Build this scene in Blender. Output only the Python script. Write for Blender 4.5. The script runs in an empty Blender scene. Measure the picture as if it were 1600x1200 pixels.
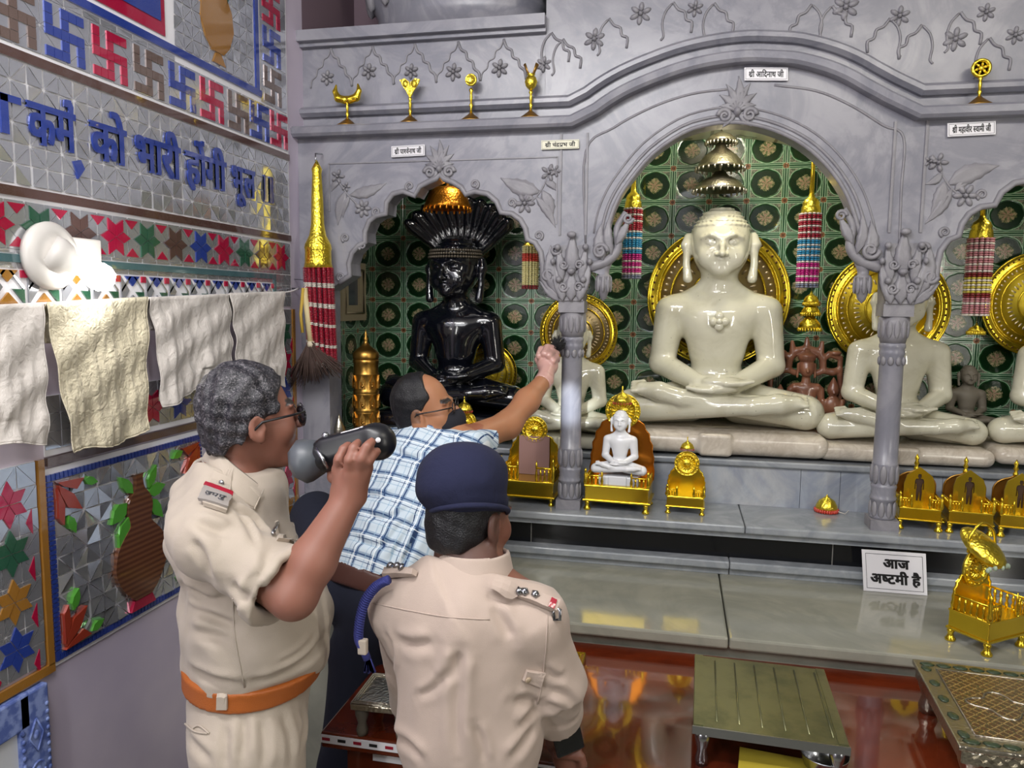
import bpy, bmesh, math, random
import numpy as np
from mathutils import Vector, Matrix
from mathutils.geometry import tessellate_polygon
random.seed(7); rng = np.random.default_rng(5)
SC = bpy.context.scene
COL = SC.collection
# ------------------------------------------------------------------ camera
YAW, PITCH, ROLL, FPX, CAMD = 0.2111, -0.10522, 0.010476, 1188.65, 2.85
_cy, _sy, _cp, _sp = math.cos(YAW), math.sin(YAW), math.cos(PITCH), math.sin(PITCH)
CF = np.array([-_sy*_cp, _cy*_cp, _sp]); CR = np.array([_cy, _sy, 0.0]); CU = np.cross(CR, CF)
_c, _s = math.cos(ROLL), math.sin(ROLL)
CR, CU = _c*CR + _s*CU, -_s*CR + _c*CU
CAM = np.array([1.463, -CAMD, 1.95])
cam_d = bpy.data.cameras.new('camera'); cam = bpy.data.objects.new('camera', cam_d); COL.objects.link(cam)
cam_d.sensor_width = 36.0; cam_d.lens = 36.0*FPX/1600; cam_d.clip_start = .05
cam.matrix_world = Matrix(((CR[0], CU[0], -CF[0], CAM[0]), (CR[1], CU[1], -CF[1], CAM[1]), (CR[2], CU[2], -CF[2], CAM[2]), (0, 0, 0, 1)))
SC.camera = cam
# ------------------------------------------------------------------ view, world, lamps of the room
SC.view_settings.view_transform = 'Standard'; SC.view_settings.look = 'None'
SC.view_settings.gamma = 1.0; SC.view_settings.use_curve_mapping = False
SC.view_settings.exposure = 0.22
SC.cycles.use_denoising = True; SC.cycles.max_bounces = 8; SC.cycles.caustics_reflective = False; SC.cycles.caustics_refractive = False
SC.cycles.sample_clamp_indirect = 4.0
wd = bpy.data.worlds.new('room_air'); SC.world = wd; wd.use_nodes = True
wd.node_tree.nodes['Background'].inputs[0].default_value = (.75, .8, .9, 1); wd.node_tree.nodes['Background'].inputs[1].default_value = .12
def lamp(name, kind, loc, target, power, size=.2, size_y=None, col=(1, 1, 1), spot=None, blend=.5):
    d = bpy.data.lights.new(name, kind); d.energy = power; d.color = col
    if kind == 'AREA':
        d.shape = 'RECTANGLE'; d.size = size; d.size_y = size_y or size
    else:
        d.shadow_soft_size = size
    if spot: d.spot_size = spot; d.spot_blend = blend
    o = bpy.data.objects.new(name, d); COL.objects.link(o); o.location = loc
    o.rotation_euler = (Vector(target)-Vector(loc)).to_track_quat('-Z', 'Y').to_euler()
    return o
lamp('hall_tube_light', 'AREA', (.75, -2.5, 3.45), (.9, -.8, 1.3), 34, 1.3, .1, (1, .98, .97))
lamp('hall_tube_light', 'AREA', (2.7, -2.2, 3.4), (2.0, 0, 1.3), 15, 1.3, .1, (1, .95, .84))
lamp('hall_ceiling_light', 'AREA', (1.1, -3.5, 3.5), (1.2, -.6, 1.0), 42, 2.0, 1.2, (.97, .98, 1))
lamp('standing_tube_light', 'AREA', (.50, -3.1, 2.0), (1.6, 0, 1.6), 9, .06, 1.3, (1, .99, .96))  # upright tube standing clear of the wall, its reflection kept behind the pillar
lamp('standing_tube_light', 'AREA', (3.6, -2.9, 2.0), (.9, -.4, 1.6), 17, .06, 1.3, (1, .96, .86))  # upright tube standing clear of the walls, turned up to brighten the left wall
lamp('niche_light', 'POINT', (1.65, .2, 2.66), (1.66, .6, 1.4), 9.5, .05, None, (1, .93, .74))
lamp('niche_light', 'POINT', (.62, .10, 2.50), (.62, .7, 1.4), 1.8, .04, None, (1, .95, .85))
lamp('niche_light', 'POINT', (2.72, .12, 2.46), (2.6, .6, 1.4), 2.2, .04, None, (1, .92, .7))
lamp('torch_beam', 'SPOT', (1.16, -1.5, 1.80), (1.075, 0, 1.57), 170, .015, None, (.9, .96, 1), math.radians(7.5), .9)
# ------------------------------------------------------------------ helpers
def ray(px, py): return CF + CR*(px-800)/FPX - CU*(py-600)/FPX
def P(px, py, y):                       # where the line of sight through a photo pixel meets depth y
    d = ray(px, py); return CAM + d*((y-CAM[1])/d[1])
def Pz(px, py, z):
    d = ray(px, py); return CAM + d*((z-CAM[2])/d[2])
def W(px, py, x=0.0):                   # ... and where it meets the left wall: (y, z)
    d = ray(px, py); q = CAM + d*((x-CAM[0])/d[0]); return (q[1], q[2])
def PXM(y, px=800, py=600): return FPX/(np.dot(P(px, py, y)-CAM, CF))   # photo pixels per metre at that depth
def lin(h):
    h = h.lstrip('#'); v = [int(h[i:i+2], 16)/255 for i in (0, 2, 4)]
    return tuple((c/12.92 if c <= .04045 else ((c+.055)/1.055)**2.4) for c in v)
def rgba(c): c = lin(c) if isinstance(c, str) else c; return (c[0], c[1], c[2], 1.0)

# -- node expressions
class X:
    def __init__(s, nt, sock): s.nt, s.s = nt, sock
    def _m(s, op, *a, clamp=False):
        n = s.nt.nodes.new('ShaderNodeMath'); n.operation = op; n.use_clamp = clamp
        for i, v in enumerate((s,)+a):
            if isinstance(v, X): s.nt.links.new(v.s, n.inputs[i])
            else: n.inputs[i].default_value = float(v)
        return X(s.nt, n.outputs[0])
    def __add__(s, o): return s._m('ADD', o)
    __radd__ = __add__
    def __sub__(s, o): return s._m('SUBTRACT', o)
    def __rsub__(s, o): return (s*-1)+o
    def __mul__(s, o): return s._m('MULTIPLY', o)
    __rmul__ = __mul__
    def __truediv__(s, o): return s._m('DIVIDE', o)
    def fract(s): return s._m('FRACT')
    def floor(s): return s._m('FLOOR')
    def abs(s): return s._m('ABSOLUTE')
    def sin(s): return s._m('SINE')
    def cos(s): return s._m('COSINE')
    def sqrt(s): return s._m('SQRT')
    def lt(s, o): return s._m('LESS_THAN', o)
    def gt(s, o): return s._m('GREATER_THAN', o)
    def min(s, o): return s._m('MINIMUM', o)
    def max(s, o): return s._m('MAXIMUM', o)
    def atan2(s, o): return s._m('ARCTAN2', o)
    def mod(s, o): return s._m('FLOORED_MODULO', o)
    def sm(s, a, b):
        n = s.nt.nodes.new('ShaderNodeMapRange'); n.interpolation_type = 'SMOOTHSTEP'
        s.nt.links.new(s.s, n.inputs[0]); n.inputs[1].default_value = a; n.inputs[2].default_value = b
        return X(s.nt, n.outputs[0])
class M:
    """material under construction"""
    def __init__(s, name, col=(.8, .8, .8), rough=.5, metal=0.0, **kw):
        s.m = bpy.data.materials.new(name); s.m.use_nodes = True; s.nt = s.m.node_tree
        s.b = s.nt.nodes['Principled BSDF']; s.b.inputs['Base Color'].default_value = rgba(col)
        s.b.inputs['Roughness'].default_value = rough; s.b.inputs['Metallic'].default_value = metal
        for k, v in kw.items(): s.b.inputs[k.replace('_', ' ')].default_value = v
        s.m.diffuse_color = rgba(col)
    def set(s, inp, x): s.nt.links.new(x.s, s.b.inputs[inp]); return s
    def co(s, gen='Object'):
        n = s.nt.nodes.new('ShaderNodeTexCoord'); p = s.nt.nodes.new('ShaderNodeSeparateXYZ')
        s.nt.links.new(n.outputs[gen], p.inputs[0]); s.cv = n.outputs[gen]
        return [X(s.nt, p.outputs[i]) for i in range(3)]
    def vec(s, x, y, z):
        n = s.nt.nodes.new('ShaderNodeCombineXYZ')
        for i, v in enumerate((x, y, z)):
            if isinstance(v, X): s.nt.links.new(v.s, n.inputs[i])
            else: n.inputs[i].default_value = v
        return n.outputs[0]
    def noise(s, scale, detail=4, rough=.55, dist=0.0, vec=None, out=0):
        n = s.nt.nodes.new('ShaderNodeTexNoise'); n.inputs['Scale'].default_value = scale
        n.inputs['Detail'].default_value = detail; n.inputs['Roughness'].default_value = rough; n.inputs['Distortion'].default_value = dist
        if vec is None: vec = getattr(s, 'cv', None) or (s.co() and s.cv)
        s.nt.links.new(vec, n.inputs['Vector']); return X(s.nt, n.outputs[out])
    def voro(s, scale, feature='F1', vec=None, out='Distance'):
        n = s.nt.nodes.new('ShaderNodeTexVoronoi'); n.feature = feature; n.inputs['Scale'].default_value = scale
        if vec is None: vec = getattr(s, 'cv', None) or (s.co() and s.cv)
        s.nt.links.new(vec, n.inputs['Vector']); return X(s.nt, n.outputs[out])
    def mix(s, f, a, b):
        n = s.nt.nodes.new('ShaderNodeMix'); n.data_type = 'RGBA'; n.clamp_factor = True
        for i, v in ((0, f), (6, a), (7, b)):
            if isinstance(v, X): s.nt.links.new(v.s, n.inputs[i])
            elif i == 0: n.inputs[0].default_value = v
            else: n.inputs[i].default_value = rgba(v)
        return X(s.nt, n.outputs[2])
    def color(s, x): return s.set('Base Color', x)
    def bump(s, h, strength=.3, dist=.01):
        n = s.nt.nodes.new('ShaderNodeBump'); n.inputs['Strength'].default_value = strength; n.inputs['Distance'].default_value = dist
        s.nt.links.new(h.s, n.inputs['Height']); s.nt.links.new(n.outputs[0], s.b.inputs['Normal']); return s
    def attr(s, name):
        n = s.nt.nodes.new('ShaderNodeAttribute'); n.attribute_name = name; return X(s.nt, n.outputs['Color'])

# -- objects
def link(name, me, mat=None, parent=None):
    o = bpy.data.objects.new(name, me); COL.objects.link(o)
    if mat is not None:
        for m in (mat if isinstance(mat, (list, tuple)) else [mat]): me.materials.append(m.m if isinstance(m, M) else m)
    if parent is not None: o.parent = parent
    return o
def tag(o, label, cat, group=None):
    o['label'] = label; o['category'] = cat
    if group: o['group'] = group
    return o
def thing(name, label, cat, loc=(0, 0, 0), group=None, rz=0.0, sc=1.0):
    o = bpy.data.objects.new(name, None); COL.objects.link(o); o.empty_display_size = .05
    o.location = tuple(loc); o.rotation_euler = (0, 0, rz); o.scale = (sc,)*3 if not isinstance(sc, tuple) else sc
    return tag(o, label, cat, group)
def structure(o): o['kind'] = 'structure'; return o
def copy_tree(o, parent=None):
    c = o.copy(); COL.objects.link(c)
    if parent is not None: c.parent = parent
    for ch in list(o.children): copy_tree(ch, c)
    return c
class MB:
    """collects shapes of ONE mesh"""
    def __init__(s): s.v, s.f, s.mi, s.cur, s.sm = [], [], [], 0, []
    def mat(s, i): s.cur = i; return s
    def add(s, vs, fs, smooth=False):
        o = len(s.v); s.v += [tuple(map(float, p)) for p in vs]
        for f in fs: s.f.append([i+o for i in f]); s.mi.append(s.cur); s.sm.append(smooth)
        return s
    def box(s, lo, hi, tf=None):
        x0, y0, z0 = lo; x1, y1, z1 = hi
        v = [(x, y, z) for x in (x0, x1) for y in (y0, y1) for z in (z0, z1)]
        if tf: v = [tf(p) for p in v]
        return s.add(v, [(0, 1, 3, 2), (4, 6, 7, 5), (0, 4, 5, 1), (2, 3, 7, 6), (0, 2, 6, 4), (1, 5, 7, 3)])
    def bbox(s, c, h, b=.004, rot=None):       # box with chamfered edges: centre, half sizes
        hx, hy, hz = h; v = []; b = min(b, hx*.9, hy*.9, hz*.9)
        bm = bmesh.new(); bmesh.ops.create_cube(bm, size=2)
        for q in bm.verts: q.co = Vector((q.co.x*hx, q.co.y*hy, q.co.z*hz))
        bmesh.ops.bevel(bm, geom=bm.edges[:], offset=b, segments=2, affect='EDGES', profile=.5)
        bm.verts.index_update()
        R = rot or Matrix.Identity(3)
        vs = [R @ q.co + Vector(c) for q in bm.verts]; fs = [[q.index for q in f.verts] for f in bm.faces]; bm.free()
        return s.add(vs, fs)
    def lathe(s, prof, c=(0, 0, 0), n=24, sx=1, sy=1, axis=None, a0=0, a1=2*math.pi, lobes=0, lamp=0.0):
        full = abs(a1-a0-2*math.pi) < 1e-6; m = n if full else n+1; vs = []; fs = []
        R = Matrix.Identity(3)
        if axis is not None: R = Vector((0, 0, 1)).rotation_difference(Vector(axis)).to_matrix()
        for (r, z) in prof:
            for i in range(m):
                a = a0+(a1-a0)*i/n; q = r*(1+(lamp*abs(math.cos(lobes*a/2)) if lobes else 0))
                p = R @ Vector((q*math.cos(a)*sx, q*math.sin(a)*sy, z)); vs.append((p[0]+c[0], p[1]+c[1], p[2]+c[2]))
        k = len(prof)
        for j in range(k-1):
            for i in range(n):
                i2 = (i+1) % m
                fs.append((j*m+i, j*m+i2, (j+1)*m+i2, (j+1)*m+i))
        if full:
            if prof[0][0] > 1e-5: fs.append(tuple(range(m-1, -1, -1)))
            if prof[-1][0] > 1e-5: fs.append(tuple((k-1)*m+i for i in range(m)))
        return s.add(vs, fs, True)
    def sph(s, c, r, n=12, m=8, rot=None):
        r = (r,)*3 if not isinstance(r, (tuple, list)) else r; vs = []; fs = []; R = rot or Matrix.Identity(3)
        for j in range(m+1):
            t = math.pi*j/m
            for i in range(n):
                a = 2*math.pi*i/n; p = R @ Vector((r[0]*math.sin(t)*math.cos(a), r[1]*math.sin(t)*math.sin(a), r[2]*math.cos(t)))
                vs.append((p[0]+c[0], p[1]+c[1], p[2]+c[2]))
        for j in range(m):
            for i in range(n):
                f = [j*n+i, (j+1)*n+i, (j+1)*n+(i+1) % n, j*n+(i+1) % n]
                fs.append(f)
        return s.add(vs, fs, True)
    def tube(s, pts, r, n=8, closed=False, flat=1.0, up=None, caps=True):
        pts = [Vector(p) for p in pts]; k = len(pts); vs = []; fs = []
        rr = r if isinstance(r, (list, tuple, np.ndarray)) else [r]*k
        pn = None
        for i, p in enumerate(pts):
            a = pts[(i-1) % k] if (i or closed) else p; b = pts[(i+1) % k] if (i < k-1 or closed) else p
            t = (b-a); t = t.normalized() if t.length > 1e-9 else Vector((0, 0, 1))
            if up is not None: u = Vector(up)
            else: u = pn if pn is not None else (Vector((0, 0, 1)) if abs(t.z) < .9 else Vector((0, 1, 0)))
            u = (u - t*u.dot(t)); u = u.normalized() if u.length > 1e-6 else t.orthogonal().normalized()
            pn = u; w = t.cross(u)
            for j in range(n):
                q = 2*math.pi*j/n; vs.append(p + (u*math.cos(q)*flat + w*math.sin(q))*rr[i])
        for i in range(k if closed else k-1):
            for j in range(n):
                fs.append((i*n+j, i*n+(j+1) % n, ((i+1) % k)*n+(j+1) % n, ((i+1) % k)*n+j))
        if not closed and caps: fs += [tuple(range(n-1, -1, -1)), tuple((k-1)*n+j for j in range(n))]
        return s.add(vs, fs, True)
    def cyl(s, a, b, r, n=16, r2=None):
        return s.tube([a, b], [r, r if r2 is None else r2], n)
    def poly(s, outer, holes=(), d0=0.0, d1=None, fn=None, sides=True):
        """planar polygon (u,v) with holes, between depths d0 and d1; fn maps (u,v,d) to xyz"""
        fn = fn or (lambda u, v, d: (u, d, v))
        loops = [list(outer)]+[list(h) for h in holes]; flat = [p for l in loops for p in l]
        tris = tessellate_polygon([[Vector((p[0], p[1], 0)) for p in l] for l in loops])
        def ar(t): a, b, c = (flat[i] for i in t); return (b[0]-a[0])*(c[1]-a[1])-(b[1]-a[1])*(c[0]-a[0])
        tris = [t if ar(t) > 0 else (t[0], t[2], t[1]) for t in tris]
        n = len(flat); vs = [fn(p[0], p[1], d0) for p in flat]; fs = [tuple(t) for t in tris]
        if d1 is not None:
            vs += [fn(p[0], p[1], d1) for p in flat]; fs += [(t[0]+n, t[2]+n, t[1]+n) for t in tris]
            o = 0
            for l in loops:
                k = len(l)
                if sides:
                    A = sum(l[i][0]*l[(i+1) % k][1]-l[(i+1) % k][0]*l[i][1] for i in range(k))
                    for i in range(k):
                        a, b = o+i, o+(i+1) % k
                        hole = o > 0
                        fs.append((a, a+n, b+n, b) if (A > 0) != hole else (b, b+n, a+n, a))
                o += k
        return s.add(vs, fs)
    def sweep(s, path, prof, fn=None, closed=False):
        """sweep a profile [(normal offset, depth)] along a planar path [(u,v)]"""
        fn = fn or (lambda u, v, d: (u, d, v)); k = len(path); m = len(prof); vs = []; fs = []
        for i in range(k):
            p = path[i]; a = path[i-1] if (i or closed) else None; b = path[(i+1) % k] if (i < k-1 or closed) else None
            ns = []
            for q, w in ((a, p), (p, b)):
                if q is None or w is None: continue
                dx, dz = w[0]-q[0], w[1]-q[1]; L = math.hypot(dx, dz) or 1; ns.append((-dz/L, dx/L))
            nx = sum(q[0] for q in ns)/len(ns); nz = sum(q[1] for q in ns)/len(ns); L2 = nx*nx+nz*nz
            nx, nz = nx/max(L2, .35), nz/max(L2, .35)
            for (o, d) in prof: vs.append(fn(p[0]+nx*o, p[1]+nz*o, d))
        for i in range(k if closed else k-1):
            for j in range(m-1): fs.append((i*m+j, i*m+j+1, ((i+1) % k)*m+j+1, ((i+1) % k)*m+j))
        return s.add(vs, fs)
    def build(s, name, mat=None, parent=None, smooth=None, world=True, auto=None):
        """world: vertices are world coordinates; they are moved into the parent's frame"""
        me = bpy.data.meshes.new(name); vs = s.v
        me.from_pydata(vs, [], s.f)
        if parent is not None and world:
            q = parent; mw = Matrix.Identity(4)
            while q is not None: mw = q.matrix_basis @ mw; q = q.parent
            me.transform(mw.inverted())
        me.polygons.foreach_set('material_index', s.mi)
        me.polygons.foreach_set('use_smooth', [bool(b if smooth is None else smooth) for b in s.sm])
        me.validate(); me.update()
        bm = bmesh.new(); bm.from_mesh(me); bmesh.ops.recalc_face_normals(bm, faces=bm.faces[:]); bm.to_mesh(me); bm.free()
        if auto: me.set_sharp_from_angle(angle=math.radians(auto))
        return link(name, me, mat, parent)
def smooth_curve(pts, n=6, closed=False):
    """Catmull-Rom through 2-D/3-D points"""
    p = [np.array(q, float) for q in pts]; k = len(p); out = []
    for i in range(k if closed else k-1):
        a = p[(i-1) % k] if (closed or i) else p[0]*2-p[1]; b = p[i]; c = p[(i+1) % k]; d = p[(i+2) % k] if (closed or i < k-2) else p[-1]*2-p[-2]
        for j in range(n):
            t = j/n; out.append(.5*((2*b)+(c-a)*t+(2*a-5*b+4*c-d)*t*t+(3*b-a-3*c+d)*t**3))
    if not closed: out.append(p[-1])
    return [tuple(q) for q in out]

# -- signed distance bodies, meshed by surface nets: one continuous skin
def _nrm(v): v = np.array(v, float); return v/np.linalg.norm(v)
class Sdf:
    def __init__(s): s.ops = []; s.post = []
    def _add(s, lo, hi, fn, k, op): s.ops.append((np.array(lo), np.array(hi), fn, k, op)); return s
    def cap(s, a, b, ra, rb=None, k=.03, op='u'):
        a = np.array(a, float); b = np.array(b, float); rb = ra if rb is None else rb; r = max(ra, rb); ab = b-a; L = ab@ab+1e-12
        def fn(p): t = np.clip(((p-a)@ab)/L, 0, 1); return np.linalg.norm(p-a-t[..., None]*ab, axis=-1)-(ra+(rb-ra)*t)
        return s._add(np.minimum(a, b)-r, np.maximum(a, b)+r, fn, k, op)
    def chain(s, pts, rs, k=.02, op='u'):
        for i in range(len(pts)-1): s.cap(pts[i], pts[i+1], rs[i], rs[i+1], k, op)
        return s
    def cone(s, a, b, ra, rb, k=.01, op='u'):         # flat ended
        a = np.array(a, float); b = np.array(b, float); ab = b-a; L = np.linalg.norm(ab); u = ab/L; r = max(ra, rb)
        def fn(p):
            q = p-a; h = q@u; t = np.clip(h/L, 0, 1); rad = np.linalg.norm(q-h[..., None]*u, axis=-1)
            return np.maximum(rad-(ra+(rb-ra)*t), np.maximum(-h, h-L))
        return s._add(np.minimum(a, b)-r, np.maximum(a, b)+r, fn, k, op)
    def ell(s, c, r, k=.03, rot=None, op='u'):
        c = np.array(c, float); r = np.array(r if hasattr(r, '__len__') else (r,)*3, float); R = None if rot is None else np.array(rot)
        def fn(p):
            q = p-c
            if R is not None: q = q@R
            k0 = np.linalg.norm(q/r, axis=-1); k1 = np.linalg.norm(q/(r*r), axis=-1)
            return k0*(k0-1)/np.maximum(k1, 1e-9)
        m = r.max() if R is not None else r
        return s._add(c-m, c+m, fn, k, op)
    def box(s, c, h, rd=.01, k=.01, rot=None, op='u'):
        c = np.array(c, float); h = np.array(h, float); R = None if rot is None else np.array(rot)
        def fn(p):
            q = p-c
            if R is not None: q = q@R
            q = np.abs(q)-(h-rd); return np.linalg.norm(np.maximum(q, 0), axis=-1)+np.minimum(q.max(-1), 0)-rd
        m = np.linalg.norm(h) if R is not None else h
        return s._add(c-m, c+m, fn, k, op)
    def cut(s, p0, n):                                  # keep the side n points away from
        p0 = np.array(p0, float); n = _nrm(n); s.post.append(lambda p, F: np.maximum(F, (p-p0)@n)); return s
    def warp(s, fn): s.post.append(lambda p, F: F+fn(p)); return s
    def grid(s, h):
        u = [o for o in s.ops if o[4] == 'u']; lo = np.min([o[0] for o in u], 0)-3*h; hi = np.max([o[1] for o in u], 0)+3*h
        n = np.ceil((hi-lo)/h).astype(int)+1; F = np.full(n, .1, np.float32)
        ax = [lo[i]+h*np.arange(n[i]) for i in range(3)]
        for (a, b, fn, k, op) in s.ops:
            i0 = np.clip(np.floor((a-k-2*h-lo)/h).astype(int), 0, n-1); i1 = np.clip(np.ceil((b+k+2*h-lo)/h).astype(int)+1, 1, n)
            if np.any(i1 <= i0): continue
            sl = tuple(slice(i0[i], i1[i]) for i in range(3))
            p = np.stack(np.meshgrid(*[ax[i][sl[i]] for i in range(3)], indexing='ij'), -1)
            d = fn(p); f = F[sl]
            if op == 'u': t = np.clip(.5+.5*(f-d)/k, 0, 1); F[sl] = f+(d-f)*t-k*t*(1-t)
            else: t = np.clip(.5-.5*(f+d)/k, 0, 1); F[sl] = f+(-d-f)*t+k*t*(1-t)
        if s.post:
            p = np.stack(np.meshgrid(*ax, indexing='ij'), -1)
            for fn in s.post: F = fn(p, F)
        F[0], F[-1], F[:, 0], F[:, -1], F[:, :, 0], F[:, :, -1] = [np.maximum(q, 1e-3) for q in (F[0], F[-1], F[:, 0], F[:, -1], F[:, :, 0], F[:, :, -1])]
        return F, lo
    def mesh(s, name, h=.006, relax=1):
        F, lo = s.grid(h); S = F < 0
        C8 = [(i, j, k) for i in (0, 1) for j in (0, 1) for k in (0, 1)]; n = np.array(F.shape)
        cnt = sum(S[i:n[0]-1+i, j:n[1]-1+j, k:n[2]-1+k].astype(np.int8) for i, j, k in C8)
        act = (cnt > 0) & (cnt < 8); I = np.argwhere(act); idx = np.full(act.shape, -1, np.int64); idx[act] = np.arange(len(I))
        V = [F[I[:, 0]+i, I[:, 1]+j, I[:, 2]+k] for i, j, k in C8]; acc = np.zeros((len(I), 3)); c = np.zeros(len(I))
        for a in range(8):
            for b in range(a+1, 8):
                d = np.array(C8[b])-np.array(C8[a])
                if np.abs(d).sum() != 1: continue
                m = (V[a] < 0) != (V[b] < 0); t = np.where(m, V[a]/np.where(m, V[a]-V[b], 1), 0)
                acc += m[:, None]*(np.array(C8[a])+t[:, None]*d); c += m
        pos = lo+h*(I+acc/c[:, None]); Q = []
        for axs in range(3):
            o1, o2 = [(1, 2), (2, 0), (0, 1)][axs]; e = np.zeros(3, int); e[axs] = 1
            A = S[tuple(slice(0, n[q]-e[q]) for q in range(3))]; B = S[tuple(slice(e[q], None) for q in range(3))]
            for sign in (0, 1):
                E = np.argwhere((A & ~B) if sign == 0 else (~A & B)); E = E[(E[:, o1] > 0) & (E[:, o2] > 0)]
                d1 = np.zeros(3, int); d1[o1] = 1; d2 = np.zeros(3, int); d2[o2] = 1
                q = [idx[tuple((E-x).T)] for x in (d1+d2, d2, np.zeros(3, int), d1)]
                Q.append(np.stack(q if sign == 0 else q[::-1], 1))
        Q = np.concatenate(Q)
        for _ in range(relax):                          # light smoothing
            sm = np.zeros_like(pos); ct = np.zeros(len(pos))
            for a, b in ((0, 1), (1, 2), (2, 3), (3, 0)):
                np.add.at(sm, Q[:, a], pos[Q[:, b]]); np.add.at(sm, Q[:, b], pos[Q[:, a]]); np.add.at(ct, Q[:, a], 1); np.add.at(ct, Q[:, b], 1)
            pos = .5*pos+.5*sm/np.maximum(ct, 1)[:, None]
        me = bpy.data.meshes.new(name); me.vertices.add(len(pos)); me.vertices.foreach_set('co', pos.astype(np.float32).ravel())
        me.loops.add(len(Q)*4); me.loops.foreach_set('vertex_index', Q.astype(np.int32).ravel())
        me.polygons.add(len(Q)); me.polygons.foreach_set('loop_start', np.arange(len(Q), dtype=np.int32)*4); me.polygons.foreach_set('loop_total', np.full(len(Q), 4, np.int32))
        me.polygons.foreach_set('use_smooth', np.ones(len(Q), bool)); me.update(calc_edges=True); me.validate()
        return me
    def build(s, name, mat, parent=None, h=.006, world=False, colour=None, relax=1):
        me = s.mesh(name, h, relax)
        if colour is not None:
            co = np.empty(len(me.vertices)*3, np.float32); me.vertices.foreach_get('co', co); c = colour(co.reshape(-1, 3).astype(float))
            at = me.color_attributes.new('tone', 'FLOAT_COLOR', 'POINT'); at.data.foreach_set('color', np.concatenate([c, np.ones((len(c), 1))], 1).astype(np.float32).ravel())
        if parent is not None and world:
            q = parent; mw = Matrix.Identity(4)
            while q is not None: mw = q.matrix_basis @ mw; q = q.parent
            me.transform(mw.inverted())
        return link(name, me, mat, parent)
def rot_to(a, b=(0, 0, 1)):                             # matrix whose z column is a
    return np.array(Vector(b).rotation_difference(Vector(a)).to_matrix())
def smooth_noise(p, f, seed=0):
    r = np.random.default_rng(seed); o = 0
    for i in range(6):
        d = r.normal(size=3); d /= np.linalg.norm(d); o = o+np.sin((p@d)*f*(.7+.6*r.random())+r.random()*6.28)
    return o/6
# ------------------------------------------------------------------ materials
def marble(name, base, vein, scale=3.0, rough=.22, amount=.6, bump=0.0, tint=None):
    m = M(name, base, rough); m.co(); n = m.noise(scale, 6, .6, 1.6); n2 = m.noise(scale*2.3, 5, .6, .8)
    v = (n-.5).abs().sm(0.0, .10); cl = n2.sm(.38, .70)
    c = m.mix(v*amount*-1+amount, base, vein); c = m.mix(cl*.45, c, tint or vein)
    m.color(c)
    if bump: m.bump(m.noise(60, 3), bump, .004)
    return m
MARBLE = marble('grey_marble', '#93929a', '#6c6d79', 2.6, .3, .5, .06)
CARVE = marble('carved_marble', '#8d8b90', '#6b6971', 5, .45, .3, .15)
STEPM = marble('step_marble', '#979689', '#777970', 1.6, .10, .35)
LEDGEM = marble('ledge_marble', '#9a9ea2', '#747a82', 3.2, .16, .4)
RISERM = marble('riser_marble', '#a2a8b2', '#6f7889', 2.2, .25, .5, tint='#c9c6bf')
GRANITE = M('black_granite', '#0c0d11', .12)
CREAM = M('polished_cream_marble', '#c9c6b0', .10, Coat_Weight=.6, Coat_Roughness=.04)
CREAM.co(); _n = CREAM.noise(5, 5, .6, .6); _sp = CREAM.voro(26); 
CREAM.color(CREAM.mix(_sp.lt(.075)*.55, CREAM.mix(_n.sm(.45, .75)*.5, '#cfccb8', '#a9a389'), '#6f6a60'))
WHITEST = M('white_marble', '#e6e7ea', .2, Coat_Weight=.3)
BASEM = marble('statue_base_marble', '#cfc6b8', '#a99c8c', 6, .2, .4)
BLACKST = M('polished_black_stone', '#0a0c14', .16, Coat_Weight=.8, Coat_Roughness=.05)
BROWNST = M('brown_stone', '#84553f', .3, Coat_Weight=.3); BROWNST.co(); BROWNST.color(BROWNST.mix(BROWNST.noise(9, 5).sm(.35, .7), '#8d5f47', '#6b4233'))
DIMST = M('weathered_stone', '#6d665a', .6)
def gold(name, col, rough, bump=.0, scale=160):
    m = M(name, col, rough, 1.0); m.co()
    if bump: m.bump(m.voro(scale, 'SMOOTH_F1'), bump, .004)
    return m
GOLD = gold('polished_gold', '#f3d240', .24)
GOLDR = gold('repousse_gold', '#f5da4c', .3, .5, 130)
BRASS = gold('old_brass', '#b48a45', .34, .12, 60)
ORANGEG = gold('orange_gold', '#d98c2c', .35, .5, 170)
COPPER = gold('copper_gold', '#d9862f', .24)
SILVER = gold('silver', '#b9b3a4', .28, .35, 150)
STEEL = M('steel', '#a9abb0', .25, 1.0)
ZINC = M('worn_sheet_metal', '#8f8c62', .32, .85); ZINC.co(); ZINC.color(ZINC.mix(ZINC.noise(7, 5, .65).sm(.4, .7), '#8b8a66', '#6d6f52'))
MIRROR = M('mirror_glass', '#d2d4da', .16, .8)
GROUT = M('white_grout', '#ecebf0', .6)
def glass_tile(n, c, spark=0.0):
    m = M(n, c, .12, .25, Coat_Weight=1.0)
    if spark: m.co(); m.color(m.mix(m.voro(700).lt(.22)*spark, c, '#c9cbe0'))
    return m
T_RED = glass_tile('red_glass', '#b3123f', .12); T_BLUE = glass_tile('blue_glass', '#2a4199', .25); T_GREEN = glass_tile('green_glass', '#2d5f47', .25)
T_BROWN = glass_tile('brown_glass', '#6f5b52', .25); T_LGREEN = glass_tile('leaf_green_glass', '#58a83a', .1); T_AMBER = glass_tile('amber_glass', '#a8752c', .25)
T_TERRA = glass_tile('terracotta_glass', '#a63f2c'); T_GREY = glass_tile('smoke_glass', '#87898f'); T_MAROON = glass_tile('maroon_glass', '#5b4038', .3)
T_TEAL = glass_tile('teal_glass', '#4d7076', .3)
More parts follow.
